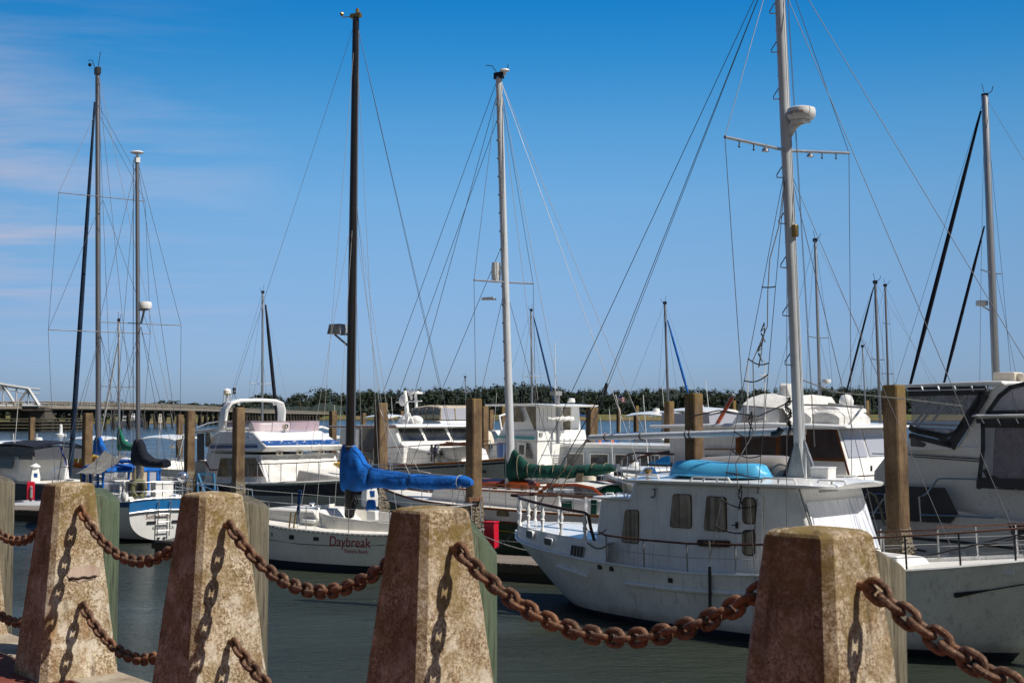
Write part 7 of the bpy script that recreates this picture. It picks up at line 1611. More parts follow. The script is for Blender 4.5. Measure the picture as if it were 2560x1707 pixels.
# bridge enclosure
en = jp('bridge_curtain', [(335, 240), (890, 220), (880, 262), (640, 618), (335, 530)], 'vinylsmoke', -.06, .01)
def band(pts, w, parent, nm='curtain_border', mat='black', v=None):
    for a_, b_ in zip(pts[:-1], pts[1:]):
        A_, B_ = jl(*a_, v), jl(*b_, v); A_.y += nr * .01; B_.y += nr * .01; d = (B_ - A_).normalized(); n_ = Vector((-d.z, 0, d.x)) * w
        j_.panel(nm, [A_ - n_ - d * w * .6, B_ - n_ + d * w * .6, B_ + n_ + d * w * .6, A_ + n_ - d * w * .6], mat, .012, .0, parent)
band([(335, 240), (860, 228)], .07, en); band([(865, 262), (640, 612)], .12, en); band([(340, 490), (400, 515), (540, 545), (630, 615)], .065, en); band([(400, 512), (600, 548), (665, 528), (720, 460)], .045, en); band([(340, 548), (620, 616)], .06, en); band([(842, 240), (838, 300), (770, 395)], .045, en)
for (p0, p1) in (((350, 470), (560, 250)), ((380, 490), (575, 258)), ((500, 440), (640, 250)), ((770, 250), (765, 380)), ((800, 250), (815, 330))): j_.part('enclosure_frame', MB().tube([jl(*p0, nr * .9), jl(*p1, nr * .9)], .03, 5), 'grey')
jp('bridge_coaming', [(325, 535), (645, 612), (640, 650), (325, 650)], 'greyyacht', -.02, .04, lo)
jp('helm_seat', [(540, 500), (600, 500), (640, 530), (600, 600), (560, 560)], 'white', 0, .2, None, .1, nr * 1.2)
jp('instrument_panel', [(350, 450), (700, 465), (690, 480), (350, 470)], 'grey', 0, .3, None, 0, nr * .4)
jp('bridge_dash', [(350, 480), (690, 500), (650, 590), (350, 520)], 'grey', 0, .1, None, 0, nr * .3)
jp('fore_window', [(342, 555), (458, 605), (440, 632), (342, 625)], 'glassgrey', .01, .012, lo, .02)
# aft arched window and lower aft enclosure
aw2 = jp('aft_curtain', [(905, 378), (980, 265), (1060, 205), (1120, 185), (1175, 178), (1175, 372)], 'vinylsmoke', .012, .01, col)
band([(900, 382), (985, 262), (1065, 200), (1175, 170)], .05, aw2); band([(900, 382), (1175, 372)], .04, aw2); band([(1080, 215), (1085, 300), (1112, 372)], .03, aw2, 'curtain_seam', 'vinylwhite')
ht2 = j_.block('aft_hardtop', [(jl(815, 405).x, jl(815, 410).z, 2.45), (jl(835, 392).x, jl(835, 394).z, 2.45), (x0j - .5, jl(835, 394).z + .05, 2.45), (x0j - .5, jl(835, 394).z - .1, 2.45)], 'white', .03)
jp('valance', [(845, 424), (1230, 424), (1230, 460), (850, 458)], 'black', .18, .02, ht2)
for cx in (900, 1015, 1150): j_.part('valance_brace', MB().tube([jl(cx - 8, 424) + Vector((0, nr * .22, 0)), jl(cx + 12, 458) + Vector((0, nr * .22, 0))], .02, 5), 'steel', ht2)
cur = jp('cabin_curtain', [(955, 490), (1240, 490), (1240, 850), (940, 850), (945, 640)], 'taupe', .02, .01)
ae = jp('aft_enclosure', [(862, 470), (1240, 470), (1240, 930), (835, 925), (838, 840), (868, 640)], 'vinylclear', .06, .01)
band([(866, 465), (866, 640), (842, 840), (838, 925)], .05, ae, v=jv + nr * .08); band([(860, 470), (1240, 470)], .06, ae, v=jv + nr * .08); band([(880, 800), (905, 848), (960, 862)], .05, ae, v=jv + nr * .08)
jp('skirt', [(834, 850), (1240, 862), (1240, 948), (830, 925)], 'black', .085, .012, ae)
for q in ((985, 922), (1120, 935), (1010, 470)): j_.part('snap', MB().ball(jl(*q) + Vector((0, nr * .11, 0)), .02, 6), 'steel', ae)
# stripes, black windows
jp('pinstripe', [(60, 674), (345, 680), (842, 712), (842, 720), (345, 688), (60, 681)], 'black', .004, .004, lo); jp('pinstripe', [(345, 694), (842, 732), (842, 740), (345, 702)], 'black', .004, .004, lo)
jp('hull_window', [(-20, 905), (170, 908), (590, 925), (684, 1112), (628, 1182), (-10, 1150)], 'black', .012, .012, lo, .02); jp('hull_window', [(1045, 1180), (1240, 1186), (1240, 1308), (1092, 1302)], 'black', .012, .012, lo, .02)
jp('rub_line', [(360, 1280), (700, 1308), (1161, 1362), (1161, 1378), (700, 1328), (360, 1300)], 'black', .03, .03, lo); jp('vent_slot', [(48, 765), (62, 765), (62, 805), (48, 805)], 'rustrail', .006, .01, lo)
jp('hull_port', [(380, 1365), (452, 1380), (450, 1393), (380, 1382)], 'black', .006, .01, lo)
jp('side_step', [(570, 1380), (620, 1380), (620, 1430), (575, 1430)], 'white', .02, .03, lo); jp('side_step', [(690, 1385), (745, 1388), (745, 1430), (695, 1430)], 'white', .02, .03, lo)
rnd = random.Random(9)
for k in range(16): q = jl(rnd.uniform(840, 1150), rnd.uniform(940, 1150)); j_.part('fastener', MB().ball(q + Vector((0, nr * .005, 0)), .012, 5), 'black', lo)
j_.tubes('side_rail', [[jl(415, 1190, jv + nr * .25), jl(400, 990, jv + nr * .25), jl(432, 984, jv + nr * .25), jl(460, 965, jv + nr * .25), jl(530, 865, jv + nr * .25), jl(560, 857, jv + nr * .25), jl(830, 862, jv + nr * .25)], [jl(410, 1122, jv + nr * .25), jl(690, 1130, jv + nr * .25), jl(940, 1142, jv + nr * .2)]], 'alu', .022)
j_.tubes('bow_rail', [[jl(15, 970, jv + nr * .2), jl(150, 970, jv + nr * .2), jl(178, 1240, jv + nr * .2)], [jl(5, 1105, jv + nr * .2), jl(165, 1105, jv + nr * .2)], [jl(60, 1135, jv + nr * .3), jl(142, 1005, jv + nr * .3)]], 'alu', .024)
j_.part('hose', MB().tube([jl(10, 1000, jv + nr * .3), jl(40, 958, jv + nr * .3), jl(85, 985, jv + nr * .3), jl(120, 1080, jv + nr * .3), jl(150, 1200, jv + nr * .3)], .03, 6), 'rope')
o = jl(1045, 130, nr * .8); mb = MB(); mb.box(o, (.55, .4, .26)); mb.lathe([(.1, -.1), (.13, .1)], o + Vector((-.35, 0, 0)), 10); mb.obj('horn_box', 'cream', j_.root, .03); q = jl(1122, 135, nr * .5); mb = MB(); mb.lathe([(.04, -.12), (.05, 0), (.1, .02), (.1, .1), (0, .12)], q, 10); mb.obj('lamp', 'cream', j_.root)

# ================================================================== sailboats further out
sb = {}
far_sail('distant sailboat with silver mast and black furled sail behind the cabin cruiser', (657, 730), (657, 1100), 88, (.75, -.66), 10, 'alu', .09, [((664, 762), (692, 1045), .13)], 'dkcanvas', [(960, 1.0)], None)
far_sail('distant sailboat with emerald sail cover between the two ketch masts', (297, 800), (302, 1120), 70, (-.6, .8), 9, 'alu', .075, [((300, 830), (252, 1092), .05)], 'whitecanvas', [(968, .95)], True, 'emerald', boomdir=-1)
far_sail('distant sailboat with a blue furled jib right of the white mast', (1328, 775), (1331, 1110), 92, (.7, -.71), 9, 'alu', .085, [((1334, 790), (1386, 1006), .075)], 'bimini', [(942, .9)])
far_sail('distant sailboat with dull mast and bright blue furled jib left of the tall silver mast', (1662, 757), (1674, 1085), 80, (.75, -.66), 9, 'alu_dark', .085, [((1669, 800), (1722, 990), .08)], 'bluecanvas', [(974, .95)])
far_sail('sailboat with silver mast and small radar just right of the tall silver mast', (2038, 600), (2053, 1110), 62, (-.7, .71), 10, 'alu', .085, None, 'dkcanvas', [(845, .9)], radar=(2066, 953))
far_sail('distant sailboat with dull mast and black furled jib slanting left', (2188, 705), (2202, 1110), 66, (-.75, .66), 10, 'alu_dark', .085, [((2184, 718), (2112, 995), .06)], 'dkcanvas', [(900, .7)], True, 'bluecanvas')
far_sail('distant sailboat with slim grey mast, rightmost of a pair', (2213, 713), (2223, 1105), 84, (-.75, .66), 9, 'alu_dark', .08, None, 'dkcanvas', [(810, .5), (935, .8)])
far_sail('distant sailboat with a short thin mast between the dull masts', (2156, 865), (2167, 1100), 95, (-.7, .71), 8, 'alu', .06, None, 'dkcanvas', [])
far_sail('sailboat with tall silver mast and two black furled sails behind the grey yacht', (2462, 240), (2496, 1130), 46, (-.75, .66), 13, 'alu', .15, [((2452, 278), (2272, 975), .085), ((2461, 565), (2358, 965), .065)], 'dkcanvas', [(683, .95)], radar=(2455, 758))
far_sail('distant sailboat with a hair thin mast left of the broad right hand forest', (1163, 942), (1167, 1080), 130, (.7, -.7), 7, 'alu_dark', .06, None, 'dkcanvas', [(980, .6)])

# ================================================================== power boats further out
cr1 = cruiser('white topped motor boat with navy canvas and smoky curtains at the left edge', 62, 62, (-.80, .6), 9.5, 1.75, 1.35, ('navy', 'bottomblk'), False, 'dkcanvas', 'white', enclosure='vinyldark', stripe=None)
mb = MB(); 
cr1.block('wheelhouse_roof', [(.3, 2.75, 1.5), (.3, 2.88, 1.5), (2.6, 2.92, 1.4), (2.6, 2.8, 1.4)], 'white', .04)
cr1.block('wheelhouse', [(.3, 1.3, 1.4), (.3, 2.75, 1.4), (2.3, 2.8, 1.3), (2.7, 1.3, 1.3)], 'white', .04)
q = cr1.loc(at(*cL(295, 870), 61)); cr1.part('radar_dome', MB().lathe([(0, .14), (.3, .13), (.32, 0), (.3, -.13), (0, -.14)], q, 16), 'white')
for cx in (155, 425): A_ = cr1.loc(at(*cL(cx, 660), 61)); cr1.part('whip_antenna', MB().tube([A_, A_ - Vector((.1, 0, 1.3))], .02, 5), 'white')
k1 = cruiser('white open boat loaded with kayaks, left of the second piling from left', 222, 78, (-.8, .6), 8, 1.4, 1.1, ('white', 'bottom'), False, None, 'white', True, low=True)
for n_, (col_, lab, dx, dz) in enumerate((('emerald', 'green kayak slung on the open boat left of the grey awning, above a yellow one', 0, 1.75), ('yellow', 'yellow kayak slung on the open boat left of the grey awning', .35, 1.4), ('orange', 'orange kayak slung lowest on the open boat left of the grey awning', .5, .75))):
    p = at(*cL(880 + 30 * n_, 890 + 55 * n_), 75.5); mb = MB(); mb.tube([(-1.5, 0, .12), (-.9, 0, 0), (0, 0, -.03), (.9, 0, 0), (1.5, 0, .12)], [.05, .24, .3, .24, .05], 10)
    o = thing('kayak', lab, 'kayak', p, R(150), 'kayaks on the open boat'); mb.obj('hull', col_, o, 0, 60); mb = MB(); mb.lathe([(.2, .2), (.24, .26), (.2, .28)], (0, 0, 0), 12, 1.8, 1); mb.obj('cockpit_rim', 'black', o)
cruiser('open white boat with a rigid top left of the cabin cruiser stern', 408, 80, (-.78, .62), 8.5, 1.5, 1.15, ('white', 'bottom'), False, None, 'white', True, low=True)
cruiser('white sport boat between the far slim pilings, left of the black mast', 840, 84, (.8, -.6), 8, 1.5, 1.2, ('white', 'bottom'), False, 'whitecanvas', 'white', False, arch=True)
cruiser('white motor boat far behind the grey pilothouse yacht', 985, 100, (.8, -.6), 9, 1.6, 1.2, ('white', 'bottom'), True, None, 'white', True)
cruiser('white cruiser with green tinted screen and radar arch, left of the white mast', 1232, 92, (-.8, .6), 9, 1.7, 1.4, ('white', 'bottomblk'), True, None, 'white', False, glass='glassgrey', arch=True)
cruiser('white cruiser peeking out right of the sport fishing boat', 1432, 84, (.75, -.66), 8.5, 1.6, 1.3, ('navy', 'bottomblk'), True, 'bimini', 'white', False, ant=False)
cruiser('white open boat with twin outboards under a blue sunshade', 1556, 88, (-.8, .6), 9, 1.5, 1.2, ('white', 'bottom'), False, 'bimini', 'white', low=True, outboard=True)
cruiser('white runabout with blue canvas behind the boom end', 1508, 78, (.75, -.66), 6.5, 1.3, 1.0, ('white', 'bottom'), False, 'bluecanvas', 'white', low=True)
cruiser('white cruiser with black framed clear bridge curtains behind the broad piling', 1788, 62, (.75, -.66), 10, 1.9, 1.6, ('white', 'bottom'), True, None, 'white', True, enclosure='vinylwhite')
cruiser('white cruiser left of the mid sized piling, below the blue furled jib', 1672, 70, (.75, -.66), 9, 1.7, 1.4, ('white', 'bottom'), True, None, 'white', True)
cruiser('low white cabin boat below the silver boom, beside the solar panels', 1625, 47, (.75, -.66), 7.5, 1.5, 1.35, ('white', 'bottom'), False, None, 'white', glass='glassgrey')
cruiser('white launch with upturned bow behind the green sail cover tip', 1535, 54, (.75, -.66), 7, 1.4, 1.45, ('white', 'bottom'), False, None, 'white', low=True)
cruiser('white motor boat at the far side of the marina, right of the satellite dome', 2120, 120, (.75, -.66), 9, 1.7, 1.3, ('white', 'bottom'), True, None, 'white', True)
cruiser('white skiff moored out beyond the flag, near the marsh', 1600, 118, (.8, -.6), 7, 1.3, 1.0, ('white', 'bottom'), False, None, 'white', low=True, outboard=True)
# houseboat
hb = Boat('houseboat', 'pale blue grey houseboat with pane windows below the silver boom', 'houseboat', ((1590 - CX) / FPX * 58, 58), (.78, -.63), None)
hb.block('hull', [(-3.5, -.3, 1.7), (-3.6, .9, 1.8), (3.6, .9, 1.8), (3.2, -.3, 1.6)], 'greyhull', .05)
hw = hb.block('cabin', [(-3, .9, 1.55), (-3, 2.75, 1.5), (2.6, 2.75, 1.5), (2.6, .9, 1.55)], paint('pale_blue_siding', (.40, .46, .52), .5, .3), .03); hb.block('roof', [(-3.3, 2.75, 1.75), (-3.3, 2.9, 1.75), (2.9, 2.9, 1.75), (2.9, 2.75, 1.75)], 'white', .02)
for u in (-2.2, -.9, .4, 1.7):
    P = [(u - .45, hb.near * 1.53, 1.55), (u + .45, hb.near * 1.53, 1.55), (u + .45, hb.near * 1.53, 2.45), (u - .45, hb.near * 1.53, 2.45)]; hb.window(P, 'glassgrey', 'white', .05, 0, .0, hw, 'window', .02)
hb.guard if False else None
# small flag on its staff
o = thing('flag', 'small stars and stripes flag on a staff near the boom end', 'flag', at(*cN(815, 760), 70), R(-20)); mb = MB(); mb.tube([(0, 0, 0), (.02, 0, 1.0), (-.25, 0, 2.0)], .02, 5); mb.obj('staff', 'white', o)
T = NT('striped_flag_cloth'); v = T.coord(); zz = T.sep(v, 2); xx = T.sep(v, 0)
st_ = T.ramp(T.math('FRACT', T.math('MULTIPLY', zz, 8.0)), [(.49, 0), (.5, 1)], 'CONSTANT'); c = T.mix(st_, (.55, .03, .05), (.8, .78, .76)); c = T.mix(T.math('MULTIPLY', T.ramp(zz, [(.0, 0), (.62, 0), (.63, 1)]), T.ramp(T.math('MULTIPLY', xx, 1.0), [(0, 1), (.46, 1), (.47, 0)])), c, (.03, .05, .2)); M['flag'] = T.bsdf(c, .8)
mb = MB(); mb.loft([[(.02 + .95 * k / 8, .06 * math.sin(k * 1.1), .30 + .0 - .28 * (k / 8) ** 1.2 + dz) for k in range(9)] for dz in (.0, .3, .62)], False, False); fo_ = mb.obj('flag_cloth', 'flag', o); fo_.location = (-.12, 0, 1.55); fo_.scale = (.42, .42, .42)
# red brown ensign drooping by the furled blue jib at left
o = thing('drooping_flag', 'drooping red and white flag at the bow of the blue banded ketch', 'flag', at(*cL(670, 1215), 51), 0); mb = MB(); mb.tube([(0, 0, 0), (.25, 0, 1.9)], .02, 5); mb.obj('staff', 'greyrope', o)
mb = MB(); mb.loft([[(.0 + .05 * k, .06 * math.sin(k * 2), 1.35 - .12 * k), (.15 + .05 * k, .05 * math.cos(k * 2), 1.3 - .16 * k)] for k in range(7)], False, False); mb.obj('flag_cloth', 'flag', o)

# ================================================================== docks and what stands on them
def dock(label, p0, dirv, L, wid, z=.45):
    d = Vector((dirv[0], dirv[1], 0)).normalized(); rz = math.atan2(d.y, d.x); o = thing('floating_dock', label, 'dock', (p0[0], p0[1], 0), rz)
    mb = MB(); n = int(L / .16)
    for k in range(n): mb.box((.08 + .16 * k, wid / 2, z - .02 + .003 * math.sin(k * 7.3)), (.15, wid + .02 * math.sin(k * 3.1), .04))
    pl = mb.obj('planking', 'plank', o); pl['kind'] = 'stuff'
    mb = MB(); mb.box((L / 2, .04, z - .14), (L, .06, .18)); mb.obj('side_board', 'dockside', o); mb = MB(); mb.box((L / 2, wid - .04, z - .14), (L, .06, .18)); mb.obj('side_board', 'dockside', o)
    mb = MB(); mb.box((L / 2, wid / 2, z - .35), (L, wid - .3, .35)); mb.obj('float', 'black', o); return o
dock('weathered plank finger dock between the sloop and the motor sailer', (3.2, 33.55), (-.87, .49), 15, 1.7)
dock('grey plank dock behind the green covered boat', (8, 62), (-.90, .436), 24, 2.2)
dock('plank dock at the left behind the inflatable dinghy', (-16.2, 53.0), (-.93, .36), 12, 2.0)
dock('rear marina dock between the grey yacht and the sport fishing boat', (2, 72), (-.86, .5), 26, 2.2)
# tall bright red box on the finger dock
P = onz(*cG(195, 1245), .45); o = thing('red_dock_box', 'bright red box on the finger dock, beside the slanted green post', 'box', P, R(-25)); mb = MB(); mb.box((-.02, 0, .36), (.34, .30, .72), 0, 0, .96); mb.obj('body', 'red', o, .02); mb = MB(); mb.box((-.02, 0, .735), (.36, .32, .04)); mb.obj('lid', 'red', o, .01)
P = onz(*cL(352, 1440), .45); o = thing('red_fire_box', 'red fire extinguisher box on the left dock, beside the coiled yellow hose', 'box', P, R(20)); mb = MB(); mb.box((0, 0, .45), (.32, .28, .78)); mb.obj('body', 'red', o, .02); mb = MB(); mb.tube([(.02, -.18, .15), (.02, -.18, .55)], .06, 8); mb.ball((.02, -.18, .6), .06, 6); mb.obj('extinguisher', 'grey', o); mb = MB(); mb.box((0, 0, .03), (.1, .1, .06)); mb.obj('foot', 'dockside', o)
def pedestal(label, P):
    o = thing('power_pedestal', label, 'power pedestal', P, R(30), 'power pedestals on the docks'); mb = MB(); mb.loft([[(sx * .2, sy * .2, 0) for sx, sy in ((-1, -1), (1, -1), (1, 1), (-1, 1))], [(sx * .2, sy * .2, .35) for sx, sy in ((-1, -1), (1, -1), (1, 1), (-1, 1))], [(sx * .13, sy * .13, .75) for sx, sy in ((-1, -1), (1, -1), (1, 1), (-1, 1))]]); mb.obj('body', 'white', o, .02)
    mb = MB(); mb.lathe([(.24, .76), (.24, .80), (.08, .92), (.05, .95), (.05, 1.0), (0, 1.0)], (0, 0, 0), 16); mb.obj('cap', 'white', o); mb = MB(); mb.box((0, -.18, .4), (.16, .06, .2)); mb.obj('socket', 'blue_stripe', o, .02)
pedestal('white power pedestal on the left dock behind the red fire box', at(*cL(400, 1245), 59.5)); pedestal('white power pedestal on the dock just right of the black mast foot', at(*cDB(1740, 330), 40.2))
o = thing('coiled_hose', 'coiled yellow hose on the left dock', 'hose', at(*cL(455, 1345), 59), 0)
for k in range(5): mb = MB(); mb.tube([(.28 * math.cos(q), .06 * k, .28 * math.sin(q)) for q in [2 * math.pi * j / 16 for j in range(16)]], .03, 5, True); mb.obj('loop', 'yellow' if k % 2 else 'rope', o)
P = onz(*cL(360, 1560), 0); o = thing('inflatable_dinghy', 'grey inflatable dinghy with black outboard at the left dock', 'dinghy', P, R(200))
mb = MB(); mb.tube([(1.2, .55, .28), (0, .62, .25), (-1.0, .5, .3), (-1.5, .2, .42), (-1.6, 0, .46), (-1.5, -.2, .42), (-1.0, -.5, .3), (0, -.62, .25), (1.2, -.55, .28)], [.12, .22, .22, .21, .2, .21, .22, .22, .12], 12); mb.obj('tubes', paint('grey_hypalon', (.42, .44, .48), .45, .3), o, 0, 60); mb = MB(); mb.box((0, 0, .16), (2.2, .9, .06)); mb.obj('floor', 'grey', o); mb = MB(); mb.box((1.05, 0, .35), (.06, .9, .4)); mb.obj('transom', 'grey', o)
mb = MB(); mb.lathe([(.08, -.5), (.08, 0), (.17, .08), (.2, .25), (.15, .42), (0, .45)], (1.3, 0, .5), 12, 1.3, .9); mb.obj('outboard_engine', 'black', o)
# white channel buoy
P = onz(*cL(700, 690), 0); o = thing('channel_buoy', 'small white buoy floating on the river left of the blue furled sail', 'buoy', P, 0); mb = MB(); mb.lathe([(1.1, -.2), (1.1, .35), (.35, .5), (.3, 2.1), (0, 2.3)], (0, 0, 0), 14); mb.obj('body', 'white', o)

# ================================================================== swing bridge and far bank
bd = thing('river_bridge', 'long low road bridge with a steel truss swing span at left', 'bridge', (-120, 335, 0), 0)
off = Vector(bd.location)
pth = [at(-420, 1006, 318), at(-90, 1005, 326), at(100, 1004, 336), at(210, 1006, 356), at(330, 1009, 392), at(460, 1014, 468), at(560, 1019, 560), at(640, 1024, 690), at(760, 1028, 880), at(900, 1031, 1150), at(1120, 1033, 1600)]
# resample
pts = []
for a_, b_ in zip(pth[:-1], pth[1:]):
    n = max(2, int((b_ - a_).length / 12)); pts += [a_.lerp(b_, k / n) for k in range(n)]
pts.append(pth[-1])
M['brconc'] = paint('bridge_concrete', (.30, .27, .22), .85, .5, (.12, .09, .07), .2); M['brsteel'] = paint('silver_bridge_steel', (.48, .50, .52), .5, .3, (.2, .18, .16), .3); M['piles'] = paint('creosoted_piles', (.05, .042, .035), .9, .6, (.11, .10, .07), .3)
def side(i): d = (pts[min(i + 1, len(pts) - 1)] - pts[max(i - 1, 0)]); d.z = 0; d.normalize(); return Vector((-d.y, d.x, 0))
mb = MB(); rings = []
for i, p in enumerate(pts): s_ = side(i) * 4.2; z = Vector((0, 0, 1)); rings.append([p - off + s_ - z * 1.0, p - off - s_ - z * 1.0, p - off - s_ - z * 1.75, p - off - s_ * .7 - z * 2.2, p - off + s_ * .7 - z * 2.2, p - off + s_ - z * 1.75])
mb.loft(rings); mb.obj('deck', 'brconc', bd, 0, 30)
for sg in (1, -1):
    mb = MB()
    for dz in (0, -.5): mb.tube([p - off + side(i) * 4.1 * sg + Vector((0, 0, dz)) for i, p in enumerate(pts)], .13, 4)
    for a_, b_ in zip(range(len(pts) - 1), range(1, len(pts))):
        n = 5 if pts[a_].y < 700 else 3
        for k in range(n): p = pts[a_].lerp(pts[b_], k / n) - off + side(a_) * 4.1 * sg; mb.box(p - Vector((0, 0, .5)), (.28, .28, 1.0))
    mb.obj('railing', 'brconc', bd)
for i in range(3, len(pts)):
    p = pts[i]
    if p.x < at(110, 1000, p.y).x: continue
    mb = MB(); s_ = side(i)
    for f in (-1, -.35, .35, 1): q = p - off + s_ * 3.4 * f; mb.tube([Vector((q.x, q.y, p.z - 2.0)), Vector((q.x, q.y, -1)) + s_ * f * .7], .38 if p.y < 700 else .5, 5)
    mb.tube([p - off + s_ * 4 - Vector((0, 0, 2.4)), p - off - s_ * 4 - Vector((0, 0, 2.4))], .45, 4); mb.obj('pile_bent', 'piles', bd)
# truss span
tb = thing('truss_span', 'silver steel truss swing span at the left end of the bridge', 'bridge span', at(40, 1016, 332), 0); toff = Vector(tb.location)
for dY in (0, 8):
    C_ = lambda cx, cy: at(*cA0(cx, cy), 330 + dY) - toff
    bot_ = [C_(x, 420) for x in (-640, -520, -400, -280, -160, -85, 30, 150, 260, 362)]; top2 = [C_(-640, 120), C_(-520, 125), C_(-400, 140), C_(-280, 165), C_(-160, 190), C_(-85, 208), C_(30, 226), C_(150, 246), C_(262, 262)]
    tb_m = MB(); tb_m.tube(bot_, .5, 4); o = tb_m.obj('bottom_chord', 'brsteel', tb); tb_m = MB(); tb_m.tube(top2 + [bot_[-1]], .42, 4); tb_m.obj('top_chord', 'brsteel', tb)
    for k in range(len(top2)): mb = MB(); mb.tube([bot_[k], top2[k]], .2, 4); mb.obj('vertical', 'brsteel', tb)
    for k in range(len(top2) - 1): mb = MB(); mb.tube([top2[k + 1], bot_[k]] if k % 2 else [top2[k], bot_[k + 1]], .34, 4); mb.obj('diagonal', 'brsteel', tb)
for k in range(9): C1 = at(*cA0((-640, -520, -400, -280, -160, -85, 30, 150, 262)[k], (122, 127, 142, 167, 192, 210, 228, 248, 262)[k]), 330) - toff; mb = MB(); mb.tube([C1, C1 + Vector((0, 8, 0))], .25, 4); mb.tube([C1 - Vector((0, 0, 1.2)), C1 + Vector((0, 8, -1.2))], .18, 4); mb.obj('cross_brace', 'brsteel', tb)
pr = thing('bridge_pier', 'dark pier under the end of the silver truss span', 'pier', at(*cA0(290, 500), 334), 0); po_ = Vector(pr.location)
for cx, w_ in ((235, 2.4), (345, 3.0)): p = at(*cA0(cx, 430), 334); mb = MB(); mb.loft([[(p.x - po_.x + sx * w_, sy * 3.4, p.z - po_.z) for sx, sy in ((-1, -1), (1, -1), (1, 1), (-1, 1))], [(p.x - po_.x + sx * w_ * 1.1, sy * 3.8, -po_.z - 1) for sx, sy in ((-1, -1), (1, -1), (1, 1), (-1, 1))]]); mb.obj('shaft', paint('dark_pier_concrete', (.075, .065, .055), .9, .5, (.2, .17, .12), .3) if 'pierm' not in M else M['pierm'], pr); M['pierm'] = bpy.data.materials['dark_pier_concrete']
p = at(*cA0(300, 450), 334); mb = MB(); mb.box((p.x - po_.x, 0, p.z - po_.z), (9, 8.5, .8)); mb.obj('cap', 'pierm', pr)
# timber fender
fd = thing('timber_fender', 'long dark timber fender guarding the bridge pier', 'fender wall', at(*cA0(300, 660), 326), 0); fo2 = Vector(fd.location)
rnd = random.Random(11); pm_ = MB(); n = 0
for cx in np.linspace(-260, 770, 84):
    Y = 326 + (cx > 380) * (cx - 380) * .05; p = at(*cA0(cx, 560 - rnd.uniform(0, 14) - (14 if 420 < cx < 440 or 480 < cx < 520 else 0)), Y)
    mb = MB(); mb.tube([(p.x - fo2.x, p.y - fo2.y, p.z), (p.x - fo2.x, p.y - fo2.y, -1)], .2 if cx < 480 or n % 3 else .3, 6); mb.obj('pile', 'piles', fd); n += 1
for z in (.9, 1.7, 2.5, 3.2):
    A_, B_ = at(*cA0(-260, 560), 325.6), at(*cA0(770, 560), 345); mb = MB(); mb.tube([Vector((A_.x - fo2.x, A_.y - fo2.y, z)), Vector((at(*cA0(380, 560), 325.6).x - fo2.x, -.4, z)), Vector((B_.x - fo2.x, B_.y - fo2.y, z))], .16, 4); mb.obj('waler', paint('mossy_waler', (.085, .08, .05), .9, .5, (.03, .03, .02), .3) if 'waler' not in M else M['waler'], fd); M['waler'] = bpy.data.materials['mossy_waler']
# water tower
wt = thing('water_tower', 'white water tower on legs above the trees left of the radar arch', 'water tower', (at(568, 1000, 1300).x, 1300, 2), 0); zt_, zb_ = at(568, 973, 1300).z - 2, at(568, 985, 1300).z - 2
mb = MB(); r_ = 19 / 2 / FPX * 1300; mb.lathe([(0, zt_ + 1.2), (r_ * .6, zt_ + .4), (r_, zt_ - 1), (r_, zb_ + .6), (r_ * .7, zb_ - .8), (r_ * .2, zb_ - 1.6), (.6, zb_ - 2), (.6, 0)], (0, 0, 0), 20); mb.obj('tank', 'white', wt)
for k in range(6): a_ = 2 * math.pi * k / 6; mb = MB(); mb.tube([(r_ * .95 * math.cos(a_), r_ * .95 * math.sin(a_), zb_ + .3), (r_ * 1.25 * math.cos(a_), r_ * 1.25 * math.sin(a_), 0)], .25, 5); mb.obj('leg', 'white', wt)
# small buildings on the far bank under the bridge
def shed(label, px, py0, py1, Y, w, mat, roof):
    p1, p0 = at(px, py0, Y), at(px, py1, Y); o = thing('shore_building', label, 'building', (p0.x, Y, p0.z), R(20)); hgt = p1.z - p0.z; ww = w / FPX * Y
    mb = MB(); mb.box((0, 0, hgt * .36), (ww, ww * .8, hgt * .72)); wl = mb.obj('wall', mat, o); mb = MB(); mb.loft([[(-ww * .55, -ww * .45, hgt * .7), (-ww * .55, ww * .45, hgt * .7), (-ww * .55, 0, hgt)], [(ww * .55, -ww * .45, hgt * .7), (ww * .55, ww * .45, hgt * .7), (ww * .55, 0, hgt)]]); mb.obj('roof', roof, o)
    for k in range(3):
        for r in range(2): mb = MB(); mb.box((-ww * .3 + ww * .3 * k, -ww * .405, hgt * (.2 + .28 * r)), (ww * .14, .06, hgt * .14)); mb.obj('window', 'glass', wl)
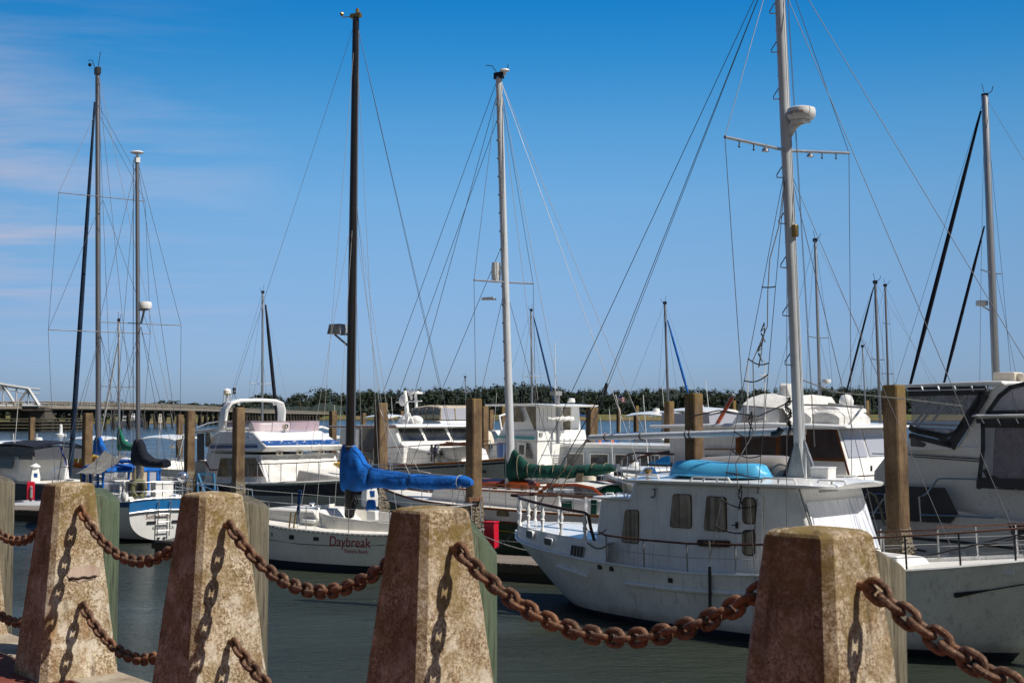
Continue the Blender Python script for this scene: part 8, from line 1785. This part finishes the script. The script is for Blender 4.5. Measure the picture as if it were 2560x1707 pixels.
shed('white house on the far bank right of the ketch main mast', 328, 1020, 1052, 500, 16, 'white', 'grey'); shed('tan house with dark windows on the far bank, left of the mizzen rigging', 400, 1022, 1056, 520, 22, 'cream', 'rustrail'); shed('low pale green shed on the far bank behind the fender', 262, 1034, 1052, 500, 8, 'teal', 'grey')
cruiser('white motor yacht moored on the far bank under the bridge', 330, 440, (.95, -.3), 14, 2.2, 2.2, ('white', 'bottomblk'), True, None, 'white', True, ant=False)

# small things the quay and docks are littered with
o = tag(MB().tube([(.3 * math.cos(q), 0, .3 * math.sin(q)) for q in [2 * math.pi * k / 18 for k in range(18)]], .07, 8, True).obj('ring_buoy', 'orange', None, 0, 60), 'orange ring buoy hanging by the grey piling at the boom end', 'lifebuoy'); o.location = at(*cN(622, 880), 61)
p9 = at(1185, 1250, 38); o = thing('piling_bracket', 'rusty steel bracket bolted to the broad piling at the blue boom tip', 'bracket', (p9.x, p9.y - .28, p9.z + .05), RZQ)
mb = MB(); mb.box((.06, .0, 0), (.10, .5, .12)); mb.obj('plate', 'rust', o, .01); mb = MB(); mb.tube([(.1, -.2, 0), (.25, -.25, -.5), (.05, -.3, -1.1)], .025, 5); mb.obj('arm', 'rust', o); mb = MB(); mb.tube([(.12, .15, .05), (.2, .1, -.6), (.25, .2, -1.2)], .02, 5); mb.obj('arm', 'steel', o)
def line(label, p0, p1, sag, r=.014, m='greyrope'):
    p0, p1 = Vector(p0), Vector(p1); N = 14; o = MB().tube([p0.lerp(p1, k / N) - p0 - Vector((0, 0, sag * 4 * (k / N) * (1 - k / N))) for k in range(N + 1)], r, 5).obj('mooring_line', m); o.location = p0; tag(o, label, 'mooring line', 'mooring lines')
line('slack mooring line from the motor sailer stern across the plank dock', W(bA, (-.9, -.5, 1.5)), (-1.6, 36.9, .5), .35)
line('mooring line from the sloop stern to the finger dock', W(bB, (8.6, .6, 1.15)), (1.5, 35.2, .5), .2)
line('mooring line from the ketch stern quarter towards the second quay bollard', W(bC, (.1, -.9, 1.3)), (-9.6, 47.5, .5), .3)
